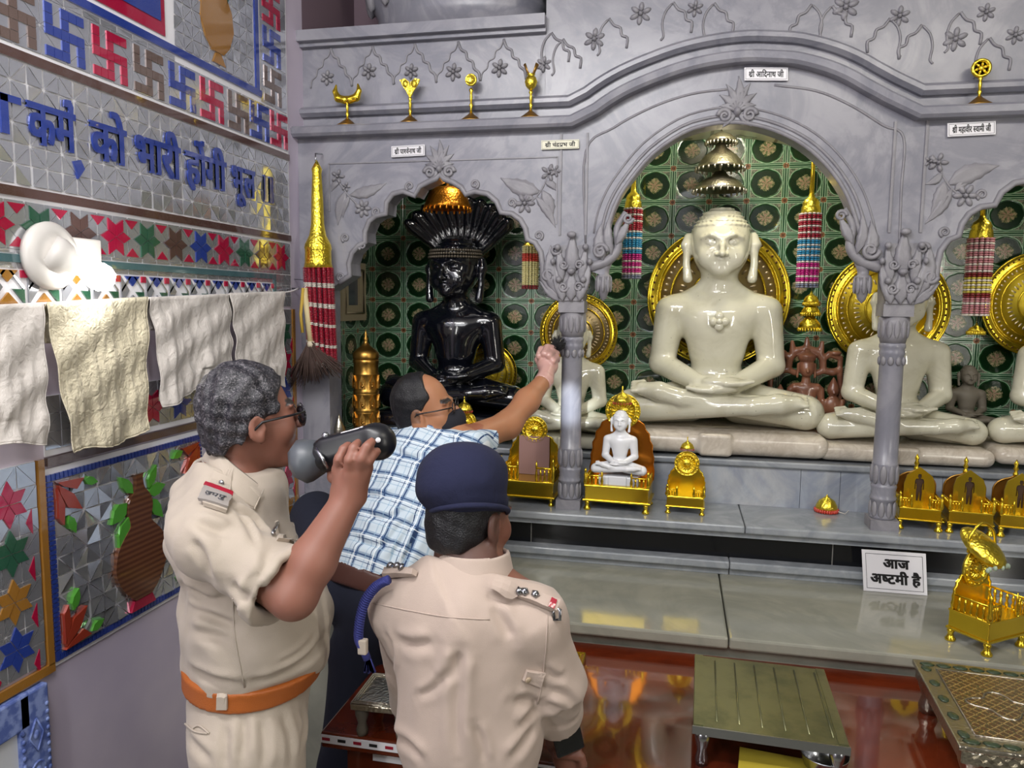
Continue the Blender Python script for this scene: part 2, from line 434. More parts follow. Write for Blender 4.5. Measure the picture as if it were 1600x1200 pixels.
VASEM = M('brown_ribbed_glass', '#6a4331', .2, .2, Coat_Weight=.8); _x, _y, _z = VASEM.co(); VASEM.color(VASEM.mix((_z*420).sin()*.5+.5, '#5c382a', '#7b5037'))
LILAC = M('lilac_wall_paint', '#cbc1d2', .5); LILAC.co(); LILAC.color(LILAC.mix(LILAC.noise(1.5, 4).sm(.35, .7), '#d3c8d6', '#bfb5ca'))
PLASTER = M('pale_plaster', '#b9b6b4', .8)
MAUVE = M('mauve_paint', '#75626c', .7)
WHITEP = M('white_plastic', '#cbc7c2', .35)
BLACKP = M('black_plastic', '#101116', .35); GREYP = M('grey_plastic', '#4c5056', .4)
INK = M('black_ink', '#121114', .6); PAPER = M('laminated_card', '#e6e4e8', .3); CREAMCARD = M('cream_card', '#dcd9c2', .4)
# green ceramic tiles with a flower in a dark roundel
def tile_mat(name, axis, px_, pz_, ox, oz, glow=1.0):
    m = M(name, '#2f4a35', .12, Coat_Weight=.5, Coat_Roughness=.05); co = m.co(); h, z = co[axis], co[2]
    u = ((h-ox)/px_).fract()-.5; v = ((z-oz)/pz_).fract()-.5; r = (u*u+v*v).sqrt(); th = v.atan2(u)
    au, av = u.abs(), v.abs(); cu, cv = .5-au, .5-av
    n = m.noise(220, 3, .6); n2 = m.noise(70, 3, .6)
    base = m.mix(n.sm(.42, .60), '#4d5d4c', '#9a9184')                     # speckled field
    base = m.mix(n2.sm(.5, .62)*.6, base, '#2f5a3c')
    band = (cu.lt(.075)).max(cv.lt(.075)); base = m.mix(band, base, '#1d4a2d')   # green bands on the joints
    for e in (.082, .032): base = m.mix(((cu-e).abs().lt(.010)).max((cv-e).abs().lt(.010)), base, '#a3c4a6')
    lob = r-(th*4).cos().abs()*.016
    base = m.mix(lob.lt(.425), base, '#98bd9c'); base = m.mix(lob.lt(.402), base, '#1b4523'); base = m.mix(lob.lt(.37), base, '#0c2a13')
    fl = r-(th*4+.6).cos()*.014-n*.16+.07
    base = m.mix(fl.lt(.20), base, '#465a33'); nn = m.noise(300, 2, .6, 1.5)
    base = m.mix(((th*8).sin()*.10+nn*1.5).gt(.76)*fl.lt(.19), base, '#b7a383'); base = m.mix(((th*5+1.0).sin()*.3+nn*1.4).gt(.74)*fl.lt(.11), base, '#a98772')
    cr = (cu*cu+cv*cv).sqrt()-((cv.atan2(cu))*8).cos()*.010-n*.04+.02
    base = m.mix(cr.lt(.085), base, '#64402c'); base = m.mix((cr.abs()-.06).abs().lt(.010), base, '#a87752')
    m.color(base); hgt = lob.sm(.36, .41)*.6+fl.lt(.17)*.5+n*.25+(cu.min(cv)).sm(0, .02); m.bump(hgt, .5, .004); return m
TILE = tile_mat('green_flower_tile', 0, .1575, .147, .012, .052)
TILES = tile_mat('green_flower_tile_side', 1, .1575, .147, .03, .052)
VAULTM = M('cream_flower_tile', '#d8d6b6', .3); _x, _y, _z = VAULTM.co(); _u = ((_z.atan2(_x))*5.6).fract()-.5; _v = ((_y+.05)/.2).fract()-.5
_r = (_u*_u*1.3+_v*_v).sqrt(); _t = _v.atan2(_u); VAULTM.color(VAULTM.mix(((_t*6).sin()*.05+_r-.2).abs().lt(.05)+_u.abs().gt(.475), '#dad9b8', '#8f8360'))
# cloth
def cloth(name, col, rough=.85, fine=500, bump=.25, var=.12, fold=0.0):
    m = M(name, col, rough, Sheen_Weight=.15 if sum(lin(col)) > .5 else 0.0); m.co(); n = m.noise(3, 4); c = lin(col)
    m.color(m.mix(n.sm(.3, .7)*var*3, c, tuple(q*.8 for q in c))); h = m.noise(fine, 2)*.15
    if fold: h = h+m.noise(fold, 3, .5, .6)
    m.bump(h, bump, .012); return m
TOWEL = cloth('white_cotton', '#d3ccc6', .9, 600, .55, .06, 38)
TOWELY = cloth('cream_cotton', '#d9cfb4', .9, 600, .7, .06, 60)
KHAKI = cloth('khaki_cotton', '#ada193', .8, 700, .35, .05, 10)
KHAKI2 = cloth('pinkish_khaki_cotton', '#b5a397', .8, 700, .3, .04, 9)
NAVY = cloth('navy_trousers_cloth', '#161b2e', .85, 700, .3, .1, 12)
BERET = cloth('navy_wool', '#161a38', .95, 420, .35, .1, 24)
ROPE = M('blue_rope', '#2c3173', .8)
LEATHER = M('tan_leather', '#a3561f', .5); DARKLEATHER = M('brown_leather', '#4a2a22', .5)
def skin(name, col):
    m = M(name, col, .5, Subsurface_Weight=.12, Subsurface_Scale=.01); m.color(m.attr('tone')); return m
SKIN = skin('brown_skin', '#a46d50')
# ------------------------------------------------------------------ the room
def slab(name, lo, hi, mat): return structure(MB().box(lo, hi).build(name, mat))
slab('wall_left', (-.12, -5.2, 0), (0, .0, 3.62), LILAC)
slab('wall_right', (5.2, -5.2, 0), (5.32, 1.0, 3.62), PLASTER)
slab('wall_front', (-.12, -5.32, 0), (5.32, -5.2, 3.62), PLASTER)
slab('floor', (-.12, -5.32, -.1), (5.32, 1.0, 0), STEPM)
slab('ceiling', (-.12, -5.32, 3.62), (5.32, 1.0, 3.72), PLASTER)
NB = .66                                                  # depth of the tiled back wall
XL = .004
slab('wall_back', (-.12, NB, 0), (5.32, NB+.12, 3.62), TILE)
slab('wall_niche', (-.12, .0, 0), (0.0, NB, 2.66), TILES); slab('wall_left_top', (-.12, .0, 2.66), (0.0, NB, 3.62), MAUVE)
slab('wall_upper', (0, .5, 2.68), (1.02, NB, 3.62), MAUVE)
# ------------------------------------------------------------------ the marble shrine front
YF = -.05
def XZ(px, py, y=YF): q = P(px, py, y); return (q[0], q[2])
shrine = thing('shrine_arcade', 'carved grey marble arcade of cusped and round arches over the altar ledge', 'arcade', (1.64, 0, 1.174))
niche_l = [(530, 442), (547, 430), (545, 412), (550, 395), (560, 384), (571, 378), (570, 362), (577, 345), (588, 337), (603, 334), (604, 316), (614, 303), (630, 299), (648, 306), (656, 291), (670, 284), (682, 279), (688, 273)]
niche_r = [(694, 280), (708, 285), (721, 293), (728, 304), (742, 299), (762, 303), (776, 315), (783, 332), (800, 334), (813, 343), (821, 357), (824, 374), (836, 379), (845, 394), (848, 415), (848, 436), (856, 449), (866, 458)]
nl = [XZ(*q) for q in niche_l]; nr = [XZ(*q) for q in niche_r]
niche = nl+nr
CXA = 1.64                                                # axis of the round arch
arch_px = [(944, 432), (948, 380), (953, 345), (964, 314), (984, 282), (1020, 240), (1068, 207), (1110, 194), (1140, 191), (1170, 193), (1209, 203), (1246, 220), (1278, 244), (1306, 276), (1326, 310), (1338, 345), (1346, 380), (1352, 415)]
arch = smooth_curve([XZ(*q) for q in arch_px], 3)
PLX, PRX = 1.083, 2.197
mirn = [(2*CXA-u, v) for u, v in niche][::-1]
lip_px = [(897, 207), (918, 187), (942, 168), (972, 149), (1008, 132), (1065, 111), (1116, 99), (1167, 93), (1210, 94), (1247, 97), (1292, 109), (1325, 123), (1353, 139), (1401, 165), (1433, 182)]
lip = smooth_curve([XZ(*q, y=-.1) for q in lip_px], 3)
zl = XZ(680, 203, -.1)[1]; lip_path = [(0.0, zl), (lip[0][0]-.01, zl)]+[q for q in lip[1:-1] if q[0] > lip[0][0]+.07 and q[0] < lip[-1][0]-.07]+[(lip[-1][0]+.01, lip[-1][1]), (3.4, lip[-1][1])]
LZ = 1.174
outer = [(0, LZ), (.118, LZ), (.118, nl[0][1]-.03)]+niche+[(PLX-.045, niche[-1][1]), (PLX-.045, 2.08), (PLX+.046, 2.08)]
outer += arch+[(PRX-.046, 2.08), (PRX+.045, 2.08)]+mirn+[(2*CXA-.118, mirn[-1][1]-.03), (2*CXA-.118, LZ), (3.4, LZ), (3.4, lip_path[-1][1]+.02)]
outer += [(u, v+.02) for u, v in lip_path[::-1][1:]]
MB().poly(outer, (), YF, .06).build('arch_panel', MARBLE, shrine)
corn = [(-.004, -.05), (-.004, -.095), (.006, -.105), (.026, -.108), (.032, -.10), (.034, -.098), (.034, .0), (.086, .0), (.086, -.018), (.098, -.034), (.112, -.034), (.122, -.02), (.128, -.004), (.130, .05), (-.004, .05)]
MB().sweep(lip_path, corn).build('cornice', MARBLE, shrine)
# mouldings that follow the arches
def bead(name, pts, r, y=YF, mat=CARVE): return MB().tube([(u, y, v) for u, v in pts], r, 6).build(name, mat, shrine)
b = MB(); b.tube([(u, YF, v) for u, v in niche], .011, 8); b.tube([(u, YF, v) for u, v in mirn], .011, 8)
def offs(path, d):
    out = []
    for i in range(len(path)):
        a = path[max(i-1, 0)]; c = path[min(i+1, len(path)-1)]; dx, dz = c[0]-a[0], c[1]-a[1]; L = math.hypot(dx, dz) or 1
        out.append((path[i][0]-dz/L*d, path[i][1]+dx/L*d))
    return out
for d, r in ((.0, .008), (.022, .006), (.05, .004)): b.tube([(u, YF, v) for u, v in offs(arch[4:-4], d)], r, 6)
fr = smooth_curve([XZ(*q) for q in ((915, 380), (915, 238), (960, 199), (1020, 167), (1080, 147), (1140, 139))], 5)
b.tube([(u, YF, v) for u, v in fr[:6]]+[(u, YF, v) for u, v in fr[6:]], .0045, 6)
fr2 = smooth_curve([XZ(*q) for q in ((1210, 133), (1275, 142), (1330, 165), (1380, 196), (1412, 215), (1408, 300), (1404, 420))], 5)
b.tube([(u, YF, v) for u, v in fr2], .0045, 6)
for x in (PLX-.047, PLX+.048, PRX-.047, PRX+.05): b.box((x-.004, YF-.006, 2.2), (x+.004, YF, zl-.02))
for x in (PLX-.06, .13): b.box((x-.003, YF-.004, 2.30 if x < .2 else 2.24), (x+.003, YF, zl-.10))
b.box((.13, YF-.004, zl-.103), (PLX-.06, YF, zl-.098))
b.build('arch_moulding', CARVE, shrine)
# carved ornament
def petal_flower(b, c, r, n=6, y=None, d=.012, ph=0.0):
    for i in range(n):
        a = 2*math.pi*i/n+ph; q = (c[0]+math.cos(a)*r*.58, y, c[1]+math.sin(a)*r*.58)
        R = Matrix(((math.cos(a), 0, -math.sin(a)), (0, 1, 0), (math.sin(a), 0, math.cos(a))))
        b.sph(q, (r*.42, d, r*.24), 8, 5, R)
    b.sph((c[0], y, c[1]), (r*.2, d*1.5, r*.2), 8, 5)
def leaf(b, base, tip, w, y, d=.008, bend=0.0, rib=True):
    bx, bz = base; tx, tz = tip; dx, dz = tx-bx, tz-bz; L = math.hypot(dx, dz); ux, uz = dx/L, dz/L; nx, nz = -uz, ux
    k = 10; V = []; F = []
    for i in range(k+1):
        t = i/k; ww = w*math.sin(math.pi*min(max(t, .02), .98)**.75)*(1-.15*(i % 2)); o = bend*math.sin(math.pi*t); cx, cz = bx+dx*t+nx*o, bz+dz*t+nz*o; h = d*(.35+.65*math.sin(math.pi*min(t+.15, 1)))
        V += [(cx-nx*ww, y+.004, cz-nz*ww), (cx-nx*ww*.9, y-h*.55, cz-nz*ww*.9), (cx-nx*ww*.4, y-h, cz-nz*ww*.4), (cx, y-h*.6, cz), (cx+nx*ww*.4, y-h, cz+nz*ww*.4), (cx+nx*ww*.9, y-h*.55, cz+nz*ww*.9), (cx+nx*ww, y+.004, cz+nz*ww)]
        if i: F += [((i-1)*7+j, (i-1)*7+j+1, i*7+j+1, i*7+j) for j in range(6)]
    F.append(tuple(k*7+j for j in range(7))); F.append(tuple(range(6, -1, -1))); F += [((i-1)*7+6, (i-1)*7, i*7, i*7+6) for i in range(1, k+1)]
    b.add(V, F, True)
def scroll(b, c, r, y, turns=1.6, w=.005, a0=0.0, s=1):
    k = int(18*turns); pts = [(c[0]+r*(1-.75*i/k)*math.cos(a0+s*2*math.pi*turns*i/k), y, c[1]+r*(1-.75*i/k)*math.sin(a0+s*2*math.pi*turns*i/k)) for i in range(k+1)]
    b.tube(pts, [w*(1-.5*i/k) for i in range(k+1)], 6)
def mir(q): return (2*CXA-q[0], q[1])
for i, (px, py) in enumerate(((566, 384), (588, 331), (640, 291), (742, 288), (800, 317), (842, 368), (540, 372), (533, 433))):
    c = XZ(px, py); b = MB(); scroll(b, c, .016, YF-.002, 1.5, .006, -1.2 if px > 688 else 4.3, 1 if px > 688 else -1); b.build('cusp_scroll', CARVE, shrine)
    c2 = mir(c); b = MB(); scroll(b, c2, .016, YF-.002, 1.5, .006, 4.3 if px > 688 else -1.2, -1 if px > 688 else 1); b.build('cusp_scroll', CARVE, shrine)
def crest(c, s):
    b = MB()
    for a, l, w in ((90, 1.0, .17), (66, .86, .15), (114, .86, .15), (42, .72, .15), (138, .72, .15), (15, .55, .13), (165, .55, .13)):
        a = math.radians(a); leaf(b, (c[0], c[1]-.02*s), (c[0]+math.cos(a)*s*l, c[1]-.02*s+math.sin(a)*s*l), w*s, YF, .016, .06*s*(1 if a < 1.57 else -1))
    for sg in (-1, 1):
        scroll(b, (c[0]+sg*s*.36, c[1]-s*.16), s*.2, YF-.006, 1.5, .009, 0 if sg > 0 else math.pi, sg)
        leaf(b, (c[0]+sg*s*.05, c[1]-s*.1), (c[0]+sg*s*.42, c[1]-s*.5), s*.12, YF, .012)
    b.sph((c[0], YF-.004, c[1]-s*.05), (s*.12, .02, s*.14), 10, 6)
    return b
cr = XZ(687, 262); crest(cr, .105).build('crest_carving', CARVE, shrine); crest(mir(cr), .105).build('crest_carving', CARVE, shrine)
crest(XZ(1152, 172), .115).build('crest_carving', CARVE, shrine)
def spray(flip):
    f = (lambda q: q) if not flip else (lambda q: q)
    b = MB(); T = (lambda px, py: XZ(px, py)) if not flip else (lambda px, py: mir(XZ(px, py)))
    st = smooth_curve([T(857, 262), T(852, 285), T(840, 305), T(826, 318)], 4); b.tube([(u, YF, v) for u, v in st], .004, 5)
    for (a, t, w) in (((842, 300), (782, 278), .035), ((848, 298), (862, 345), .026), ((838, 308), (868, 356), .02), ((834, 310), (815, 300), .015), ((852, 285), (872, 300), .015)):
        leaf(b, T(*a), T(*t), w, YF, .009, .008)
    petal_flower(b, T(820, 318), .04, 6, YF, .012); petal_flower(b, T(858, 270), .034, 5, YF, .012); petal_flower(b, T(868, 268), .024, 5, YF, .012)
    return b
spray(False).build('leaf_spray_carving', CARVE, shrine); spray(True).build('leaf_spray_carving', CARVE, shrine)
def spray_left(flip):
    T = (lambda px, py: XZ(px, py)) if not flip else (lambda px, py: mir(XZ(px, py)))
    b = MB(); st = smooth_curve([T(525, 278), T(540, 300), T(556, 318), T(566, 330)], 4); b.tube([(u, YF, v) for u, v in st], .004, 5)
    for (a, t, w) in (((548, 305), (604, 286), .026), ((540, 300), (528, 352), .024), ((546, 308), (536, 340), .015), ((530, 285), (518, 300), .013)): leaf(b, T(*a), T(*t), w, YF, .009, -.008)
    petal_flower(b, T(567, 326), .036, 7, YF, .012); petal_flower(b, T(528, 276), .03, 5, YF, .012); petal_flower(b, T(541, 292), .02, 5, YF, .01)
    return b
spray_left(False).build('leaf_spray_carving', CARVE, shrine); spray_left(True).build('leaf_spray_carving', CARVE, shrine)
# parapet above the cornice, with lotus scallops and flowers
pl = [(0, zl+.12), (.965, zl+.12), (.965, 2.955), (0, 2.955)]
b = MB().poly(pl, (), .0, .08); b.box((-.0, -.05, 2.945), (.968, .12, 2.985)); b.box((0, -.025, 2.93), (.968, .0, 2.945)); b.build('parapet', MARBLE, shrine)
top = [(u, v+.115) for u, v in lip_path if u > .9]
b = MB().poly([(.966, top[0][1])]+top+[(3.4, 3.5), (.966, 3.5)], (), -.004, .1); b.build('parapet', MARBLE, shrine)
for i, px in enumerate((517, 582, 648, 716, 787)):                 # cusped leaf edges leaning right
    x0, z0 = XZ(px, 76-4*i*.9, 0); w, h = .075, .155
    pts = [(x0, z0), (x0+.012, z0-.03), (x0+.03, z0-.04), (x0+.036, z0-.065), (x0+.056, z0-.075), (x0+.062, z0-.10), (x0+.08, z0-.115), (x0+.086, z0-.145)]
    b = MB(); b.tube([(u, -.002, v) for u, v in smooth_curve(pts, 3)], .0055, 5); b.tube([(2*x0-u, -.002, v) for u, v in smooth_curve(pts, 3)], .003, 5); b.build('lotus_edge_carving', CARVE, shrine)
for (px, py, dx) in ((862, 52, 1), (880, 62, 1), (952, 30, 1), (1052, 5, 1), (1116, 6, 1), (1390, 30, -1), (1440, 40, -1), (1500, 20, 1), (1545, 60, 1), (1268, 8, -1), (1300, 10, 1)):
    x0, z0 = XZ(px, py, 0)
    pts = [(x0, z0), (x0+.018*dx, z0-.024), (x0+.04*dx, z0-.034), (x0+.046*dx, z0-.06), (x0+.066*dx, z0-.07), (x0+.064*dx, z0-.105)]
    b = MB(); b.tube([(u, -.006, v) for u, v in smooth_curve(pts, 3)], .005, 5)
    pts = [(x0-.004*dx, z0-.004), (x0-.026*dx, z0-.03), (x0-.036*dx, z0-.07), (x0-.03*dx, z0-.11), (x0-.04*dx, z0-.125)]; b.tube([(u, -.006, v) for u, v in smooth_curve(pts, 3)], .004, 5); b.build('lotus_edge_carving', CARVE, shrine)
for (px, py, r) in ((512, 122, .03), (577, 112, .032), (643, 112, .03), (709, 113, .034), (781, 107, .034), (850, 101, .03), (929, 62, .04), (1001, 22, .04), (1086, 14, .03), (1321, 12, .045), (1405, 26, .035), (1492, 62, .04), (1585, 56, .03), (1540, 20, .03)):
    c = XZ(px, py, 0); b = MB(); petal_flower(b, c, r, 6, -.004, .01, .4); b.build('flower_carving', CARVE, shrine)
# the pillars
def zof(py): return P(888, py, 0)[2]
PPM = PXM(0, 888, 640)
def pillar(px):
    pr = thing('p', '', ''); 
    for k in ('label', 'category'): del pr[k]
    pr.name = 'pillar'; pr.parent = shrine; pr.location = (px-1.64, 0, 0)
    z = zof; r = lambda w: w/2/PPM
    b = MB().box((px-.046, -.046, LZ), (px+.046, .046, z(777))); b.build('pillar_base', CARVE, pr)
    b = MB().lathe([(r(34), z(777)), (r(35), z(774)), (r(30), z(765)), (r(31), z(752)), (r(36), z(750)), (r(36), z(747)), (r(32), z(744)), (r(34), z(741)), (r(32), z(738)), (r(35), z(732)), (r(34), z(729)), (r(31), z(728)), (r(34), z(724)), (r(36), z(715)), (r(35), z(700)), (r(35.5), z(698)), (r(33), z(697)), (r(32.5), z(660)), (r(31.5), z(545)), (r(34), z(542)), (r(34), z(538)), (r(32), z(535)), (r(35), z(532)), (r(35), z(528)), (r(33), z(526))], (px, 0, 0), 28)
    b.build('pillar_shaft', MARBLE, pr)
    for (z0, z1, rr, w) in ((z(727), z(700), r(35), .012), (z(776), z(752), r(33), .011), (z(558), z(545), r(33), .010)):
        b = MB()
        for i in range(10):                                 # leaf cups low and high
            a = 2*math.pi*i/10; c, s = math.cos(a), math.sin(a); b.sph((px+c*rr, s*rr, (z0+z1)/2), (.006, w, abs(z1-z0)/2), 8, 6, Matrix.Rotation(a, 3, 'Z'))
        b.build('leaf_collar', CARVE, pr)
    b = MB().lathe([(r(33), z(526)), (r(38), z(515)), (r(40), z(500)), (r(41), z(489)), (r(36), z(488))], (px, 0, 0), 28)
    for i in range(12):
        a = 2*math.pi*i/12; b.sph((px+math.cos(a)*r(38), math.sin(a)*r(38), z(505)), (.006, .011, .034), 8, 6, Matrix.Rotation(a, 3, 'Z'))
    b.box((px-.048, -.05, z(488)), (px+.048, .05, z(470))); b.build('pillar_neck', CARVE, pr)
    b = MB(); zb, zt = z(470), z(385)                       # acanthus capital
    b.poly([(px-.044, zb), (px+.044, zb), (px+.05, zt), (px-.05, zt)], (), -.056, .056)
    for (dx, z0, z1, w) in ((0, zb, zb+.115, .026), (-.03, zb, zb+.085, .02), (.03, zb, zb+.085, .02), (0, zb+.09, zt+.045, .03), (-.034, zb+.07, zt+.0, .02), (.034, zb+.07, zt, .02), (-.045, zb+.02, zb+.15, .016), (.045, zb+.02, zb+.15, .016)):
        leaf(b, (px+dx, z0), (px+dx*1.5, z1), w, -.056, .016)
        b.sph((px+dx*1.5, -.075, z1-.008), (w*.6, .012, .012), 8, 5)
    for sg in (-1, 1):
        for (dz, rr) in ((.05, .018), (.13, .016)): scroll(b, (px+sg*.028, zb+dz), rr, -.068, 1.4, .006, 0, sg)
    b.build('capital', CARVE, pr)
    return pr
pillar(PLX); pillar(PRX)
def bracket(px, sg, kind):                                  # carved brackets beside the capitals
    b = MB(); z = zof
    if kind == 'pendant':
        c = px+sg*.115
        b.lathe([(.0, z(470)), (.012, z(465)), (.024, z(450)), (.03, z(440)), (.022, z(436)), (.026, z(434)), (.026, z(431)), (.018, z(429)), (.02, z(422)), (.03, z(412)), (.012, z(408))], (c, -.03, 0), 16)
        for i in range(8): a = i*math.pi/4; b.sph((c+.026*math.cos(a), -.03+.026*math.sin(a), z(444)), (.006, .009, .03), 6, 5, Matrix.Rotation(a, 3, 'Z'))
        pts = smooth_curve([(c-sg*.05, z(418)), (c+sg*.01, z(410)), (c+sg*.05, z(390)), (c+sg*.045, z(360)), (c+sg*.075, z(335))], 5)
        b.tube([(u, -.045, v) for u, v in pts], [.02, .022]+[.02-.012*i/len(pts) for i in range(len(pts)-2)], 8)
        leaf(b, (c, z(408)), (c-sg*.01, z(352)), .026, YF, .022, .012*sg); leaf(b, (c+sg*.03, z(400)), (c+sg*.02, z(340)), .02, YF, .02, .012*sg)
        leaf(b, (c+sg*.045, z(385)), (c+sg*.09, z(345)), .018, YF, .018); scroll(b, (c-sg*.012, z(395)), .028, -.066, 1.4, .009, 0, sg); scroll(b, (c+sg*.085, z(345)), .018, -.055, 1.4, .007, 0, -sg)
    else:
        c = px+sg*.07
        leaf(b, (px+sg*.05, z(460)), (c+sg*.01, z(385)), .032, YF, .02, -.015*sg); leaf(b, (px+sg*.05, z(450)), (c+sg*.035, z(418)), .024, YF, .018)
        leaf(b, (px+sg*.045, z(470)), (c+sg*.05, z(440)), .02, YF, .016); scroll(b, (c+sg*.018, z(432)), .022, -.062, 1.5, .008, 0, -sg); scroll(b, (px+sg*.06, z(392)), .018, -.06, 1.4, .007, 0, sg)
        b.poly([(px, z(468)), (px+sg*.05, z(462)), (c+sg*.045, z(436)), (c+sg*.03, z(415)), (px, z(400))], (), YF-.002, .04)
    return b
for px, sg, kd in ((PLX, 1, 'pendant'), (PRX, -1, 'pendant'), (PLX, -1, 'leaf'), (PRX, 1, 'leaf')): bracket(px, sg, kd).build('carved_bracket', CARVE, shrine)
# vault over the middle bay and lintels over the side bays
vp = [P(x, y, NB) for x, y in ((1080, 220), (1140, 215), (1197, 221), (1239, 230), (1284, 250))]
vc = smooth_curve([(.98, 2.1), (1.05, 2.45), (1.22, 2.66)]+[(q[0], q[2]) for q in vp]+[(2.22, 2.5), (2.3, 2.1)], 5)
b = MB().sweep(vc, [(0, .065), (0, NB-.003), (.03, NB-.003), (.03, .065)]); o = b.build('vault', VAULTM, shrine); 
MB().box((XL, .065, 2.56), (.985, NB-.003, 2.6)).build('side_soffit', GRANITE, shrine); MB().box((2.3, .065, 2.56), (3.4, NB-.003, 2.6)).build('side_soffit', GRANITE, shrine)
# the altar: ledge, black riser, moulding, step
altar = thing('altar_ledge', 'grey marble altar ledge carrying the pillars above a black granite band', 'ledge', (1.7, 0, 1.0))
b = MB(); 
for x0, x1 in ((0.002, P(1165, 800, -.1)[0]), (P(1165, 800, -.1)[0]+.002, 3.4)): b.bbox(((x0+x1)/2, .37, 1.16), ((x1-x0)/2, .475, .014), .006)
b.build('ledge_slab', LEDGEM, altar)
b = MB().box((.002, -.085, 1.125), (3.4, -.03, 1.147)); b.build('ledge_moulding', LEDGEM, altar)
xs = [.002, P(830, 830, -.07)[0], P(1300, 880, -.07)[0], 3.4]
b = MB()
for i in range(3): b.box((xs[i]+.002, -.07, 1.04), (xs[i+1]-.002, .02, 1.126))
b.build('black_band', GRANITE, altar)
b = MB().box((.003, -.066, 1.04), (3.39, .02, 1.12)); b.build('band_joint', M('joint_cement', '#8d8a84', .8), altar)
xj = P(1140, 880, -.12)[0]
b = MB()
for x0, x1 in ((.002, xj-.001), (xj+.001, 3.4)): b.bbox(((x0+x1)/2, -.05, 1.032), ((x1-x0)/2, .075, .014), .005); b.bbox(((x0+x1)/2, -.045, 1.007), ((x1-x0)/2, .06, .016), .004)
b.build('step_moulding', LEDGEM, altar)
b = MB()                                                    # inner riser and upper shelf
xr = [XL, .75, 1.25, P(1250, 770, .2)[0], P(1312, 770, .2)[0], 2.45, 3.4]
for i in range(len(xr)-1): b.box((xr[i]+.0008, .2, 1.174), (xr[i+1]-.0008, NB-.002, 1.335))
b.build('inner_riser', RISERM, altar)
b = MB().bbox(((XL+3.4)/2, .515, 1.342), ((3.4-XL)/2, .332, .012), .006); b.build('inner_shelf', LEDGEM, altar)
MB().box((.003, -.055, 0), (3.39, NB-.005, 1.02)).build('altar_base', LEDGEM, altar)
step = thing('marble_step', 'long pale grey marble step below the altar, holding the sign card and big gold throne', 'step', (1.9, -.4, .5))
SZ = .992; yfs = Pz(1131, 996, SZ)[1]; xj = P(1131, 950, -.4)[0]; xl = .30
b = MB()
for x0, x1 in ((.003, xj-.0015), (xj+.0015, 3.9)): b.bbox(((x0+x1)/2, (yfs-.03)/2, SZ-.018), ((x1-x0)/2, abs(yfs+.03)/2, .018), .007)
b.build('step_slab', STEPM, step)
MB().box((.003, yfs+.03, 0), (3.9, -.03, SZ-.036)).build('step_riser', STEPM, step)
